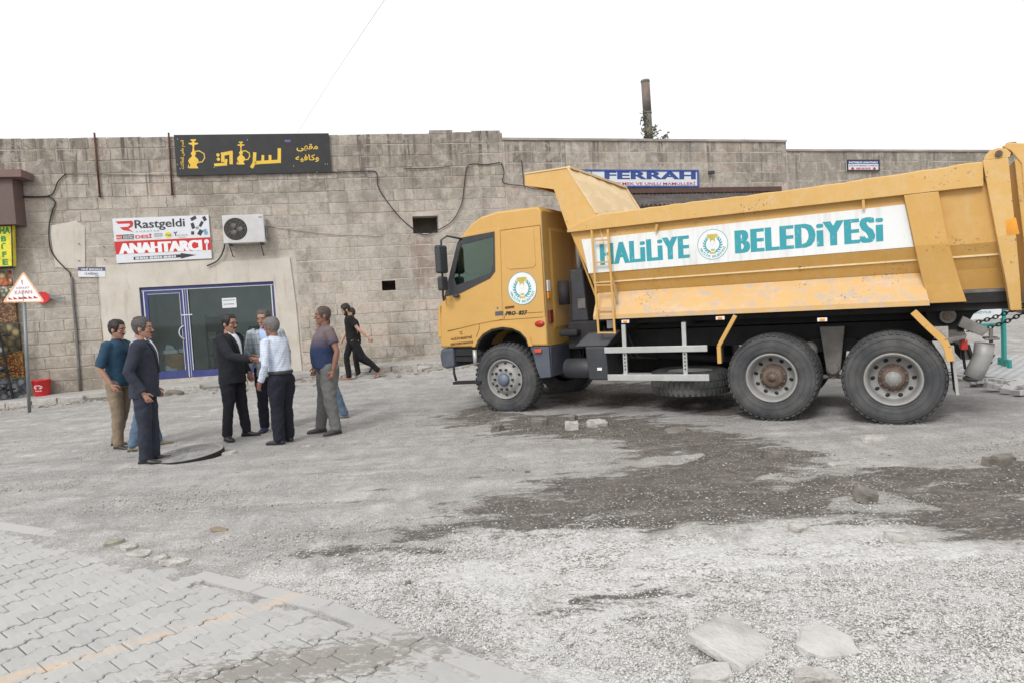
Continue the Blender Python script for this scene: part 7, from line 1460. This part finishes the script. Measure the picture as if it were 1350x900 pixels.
        if under:
            m1 = MB(); rws = [[V((sp(z).x+q, y*w_, sp(z).z)) for y in (-1, -.5, 0, .5, 1)] for z, q, w_ in ((1.28, .139+belly*.5, .015), (1.36, .126, .028), (1.43, .096, .034), (1.465, .072, .03))]; m1.loft(rws, False, True, False); o = m1.build('undershirt', under, root); sd = o.modifiers.new('t', 'SOLIDIFY'); sd.thickness = .008
    return root
NAVYS = cloth('navy_suit', sr(44, 49, 62)); DARKS = cloth('charcoal_suit', sr(24, 26, 34)); TEALS = cloth('petrol_blue_shirt', sr(38, 70, 92)); KHAKI = cloth('khaki_trousers', sr(138, 122, 102)); WSH = cloth('white_shirt', sr(214, 218, 228), var=.05); LBS = cloth('light_blue_shirt', sr(168, 188, 222), var=.05)
JEAN = cloth('blue_jeans', sr(92, 112, 134), var=.35, sc=7); GJEAN = cloth('grey_jeans', sr(104, 104, 104), var=.25, sc=7); DNAVY = cloth('dark_navy_trousers', sr(24, 26, 40)); BLKC = cloth('black_cotton', sr(16, 16, 19)); CHK = checks('white_checked_cotton', sr(206, 214, 228), sr(140, 156, 188), 30, .06, strength=.6); BLZ = checks('grey_checked_wool', sr(168, 178, 184), sr(112, 124, 136), 15, .14, strength=.6); GPAT = checks('grey_patterned_cotton', sr(188, 190, 196), sr(120, 124, 132), 40, .3)
pg = NT('ombre_jersey'); sx = pg.n('ShaderNodeSeparateXYZ'); pg.l(pg.pos('Object'), sx.inputs[0]); POLO = pg.fin(pg.ramp(sx.outputs[2], [(0, sr(38, 52, 84)), (.5, sr(38, 52, 84)), (1, sr(106, 92, 94))]), .9, pg.bump(pg.noise(pg.pos('Object'), 160, 3), .2, .003))
for e_ in pg.t.nodes:
    if e_.type == 'VALTORGB': e_.color_ramp.elements[1].position = .55; e_.color_ramp.elements[1].color = (*sr(36, 50, 82), 1)
_mr = pg.n('ShaderNodeMapRange'); _mr.inputs[1].default_value = .9; _mr.inputs[2].default_value = 1.5; pg.l(sx.outputs[2], _mr.inputs[0])
for e_ in pg.t.nodes:
    if e_.type == 'VALTORGB': pg.l(_mr.outputs[0], e_.inputs[0]); e_.color_ramp.elements[0].position = .2; e_.color_ramp.elements[1].position = .45; e_.color_ramp.elements[2].position = .75
SHB = pm('black_leather', sr(34, 33, 35), .35, bump=0, dust=.3, dustc=sr(110, 106, 100)); SHN = pm('navy_leather', sr(46, 56, 84), .4, bump=0); SHT = pm('tan_suede', sr(150, 138, 116), .8, bump=0); SHG = pm('grey_sneaker', sr(130, 126, 118), .8, bump=0); SAND = pm('brown_sandal', sr(140, 96, 76), .6, bump=0)
def at_(px, py): p = G(px, py); return (p.x, p.y, p.z+.0)
A_ = lambda *k: k
person('man in a petrol blue shirt and khaki trousers at the left of the group', at_(164, 590), -8, 1.77, skin=0, hair='black', moustache='black', topm=TEALS, under=BLKC, trm=KHAKI, shoem=SHB, sleeve='rolled', hem=.86, seed=1, head_yaw=2, head_pitch=6,
       lean=.03, legs={1: [(0, .10, .92), (-.06, .12, .50), (-.22, .14, .085)], -1: [(0, -.10, .92), (.02, -.10, .50), (0, -.105, .085)]}, arms={-1: [(-.05, -.27, 1.13), (.09, -.25, .90)], 1: [(-.03, .27, 1.13), (.06, .26, .88)]})
person('grey haired man in a navy suit standing in profile nearest the manhole cover', at_(198, 609), 14, 1.77, lean=.05, skin=0, hair='salt', moustache='dark', jacket=True, topm=NAVYS, under=WSH, trm=NAVYS, shoem=SHB, seed=2, head_yaw=-8, belly=.03, build=1.05, hem=.80, open_=.05,
       legs={1: [(0, .10, .92), (.03, .10, .50), (.03, .11, .085)], -1: [(0, -.10, .92), (.0, -.10, .50), (-.03, -.10, .085)]}, arms={-1: [(-.08, -.27, 1.12), (.06, -.27, .87)], 1: [(-.06, .27, 1.12), (.07, .27, .88)]})
person('man in a grey patterned shirt and light jeans half hidden behind the navy suit', at_(196, 590), 22, 1.79, skin=0, hair='dark', topm=GPAT, trm=JEAN, shoem=SHT, sleeve='long', hem=.86, seed=3, head_yaw=10, head_pitch=8,
       legs={1: [(0, .10, .92), (.04, .10, .50), (.10, .12, .085)], -1: [(0, -.10, .92), (-.05, -.10, .50), (-.16, -.11, .085)]})
# the two who shake hands
pA = Vector(at_(312, 577)); pB = Vector(at_(377, 583)); grip = Vector(((CO+ray(336, 478)*9.35))); grip.z = grip.z
def tolocal(p, loc, deg, s): q = p-Vector(loc); a = -math.radians(deg); return Vector((q.x*math.cos(a)-q.y*math.sin(a), q.x*math.sin(a)+q.y*math.cos(a), q.z))/s
mid = (pA+pB)/2; grip = Vector((mid.x+.0, mid.y-.05, 1.02)); _gx = G(337, 478)
_r = ray(338, 477); _t = (mid.y-.12)/_r[1]; grip = Vector(CO+_r*_t); 
aA, sA, aB, sB = -12, 1.76/1.75, 158, 1.69/1.75
def reach(loc, deg, s, k, B_=1.0, off=(0, 0, 0), bend=.5):
    g_ = tolocal(grip, loc, deg, s)+Vector(off); shp = Vector((0, k*.19*B_, 1.415)); d = (g_-shp); L = d.length; hand = .075; w_ = g_-d.normalized()*hand
    el = shp.lerp(w_, .52); D = (w_-shp).length; up_ = .29; drop = math.sqrt(max(.0025, up_**2-(D/2)**2)) if D/2 < up_ else .05; el = el+Vector((-.05, k*.06, -max(.09, min(drop, .17)))); return [tuple(el), tuple(w_)]
person('man in a dark suit with glasses and moustache shaking hands before the shop door', tuple(pA), aA, 1.76, skin=0, hair='black', moustache='black', glasses=True, jacket=True, topm=DARKS, under=WSH, trm=DARKS, shoem=SHB, seed=4, belly=.035, build=1.10, hem=.79, open_=.062, head_yaw=-6, head_pitch=4, curl=(.5, 1.0),
       legs={1: [(0, .10, .92), (.04, .12, .50), (.06, .16, .085)], -1: [(0, -.10, .92), (.0, -.12, .50), (-.04, -.15, .085)]}, arms={-1: reach(tuple(pA), aA, sA, -1, 1.1), 1: [(-.05, .29, 1.13), (.08, .29, .90)]}, foot_yaw=(10, -35))
person('man in a white checked shirt and wide navy trousers seen from behind shaking hands', tuple(pB), aB, 1.69, skin=1, hair='grey', hairlen=.8, topm=CHK, trm=DNAVY, shoem=SHB, tuck=True, seed=5, lean=.14, wide=1.16, build=1.04, head_yaw=8, curl=(.6, 1.0),
       arms={-1: [tuple(Vector(q)) for q in reach(tuple(pB), aB, sB, -1, 1.04, (.03, 0, 0))], 1: [(.0, .29, 1.10), (.12, .27, .88)]}, legs={1: [(0, .10, .92), (.02, .105, .50), (.02, .11, .085)], -1: [(0, -.10, .92), (.04, -.105, .50), (.05, -.12, .085)]})
person('man in a pale grey checked blazer and light blue shirt between the two shaking hands', at_(360, 567), -78, 1.80, skin=0, hair='salt', jacket=True, topm=BLZ, under=LBS, trm=DNAVY, shoem=SHN, seed=6, head_yaw=-22, head_pitch=6, beard=None, hem=.80, open_=.085, build=.98)
person('heavy man in a two tone polo shirt and grey jeans facing left', at_(438, 569), 208, 1.80, skin=1, hair='short', hairlen=.3, beard=None, topm=POLO, trm=GJEAN, shoem=pm('brown_grey_shoe', sr(70, 66, 62), .7, bump=0), sleeve='short', hem=.90, belly=.10, build=1.22, seed=7, wide=1.12, head_yaw=-2, top='polo_shirt',
       arms={1: [(-.07, .32, 1.13), (.0, .31, .88)], -1: [(-.02, -.32, 1.13), (.10, -.30, .90)]}, legs={1: [(0, .12, .92), (.03, .13, .50), (-.02, .15, .085)], -1: [(0, -.12, .92), (.05, -.13, .50), (.12, -.14, .085)]}, foot_yaw=(18, -4))
person('man mostly hidden behind the heavy man, one jeans leg showing', at_(436, 551), 192, 1.64, skin=0, hair='dark', topm=cloth('olive_shirt', sr(70, 66, 60)), trm=JEAN, shoem=SHG, sleeve='short', hem=.88, seed=8, build=.9,
       legs={1: [(0, .10, .92), (-.10, .10, .50), (-.24, .11, .085)], -1: [(0, -.10, .92), (.05, -.10, .50), (.06, -.11, .085)]}, foot_yaw=(4, 4))
pw = at_(468, 500)
person('bearded man in a black t shirt walking along the kerb behind the group', pw, 192, 1.74, skin=2, hair='black', hairlen=1.5, beard='black', topm=BLKC, trm=BLKC, shoem=SAND, sandal=True, sleeve='short', hem=.90, seed=9, collar=False, head_yaw=8, head_pitch=24, build=.92, wide=.95, lean=.05, top='t_shirt',
       legs={-1: [(.02, -.09, .92), (.16, -.09, .52), (.13, -.10, .085)], 1: [(-.02, .09, .90), (-.22, .09, .52), (-.52, .10, .20, .75)]}, arms={1: [(-.16, .23, 1.15), (-.36, .24, .95)], -1: [(.10, -.24, 1.14), (.22, -.2, .93)]}, foot_yaw=(0, 0))
person('second walker in black mostly hidden behind the bearded man, one knee lifted', (pw[0]-.06, pw[1]+.62, pw[2]), 192, 1.64, skin=2, hair='dark', topm=BLKC, trm=BLKC, shoem=SHB, sleeve='short', hem=.90, seed=10, collar=False, build=.86, wide=.95, head_yaw=0, head_pitch=10, lean=.06, top='t_shirt',
       legs={-1: [(.02, -.09, .92), (.04, -.09, .50), (.0, -.10, .085)], 1: [(-.02, .09, .90), (.0, .09, .50), (-.34, .10, .30, .9)]}, foot_yaw=(0, 0))
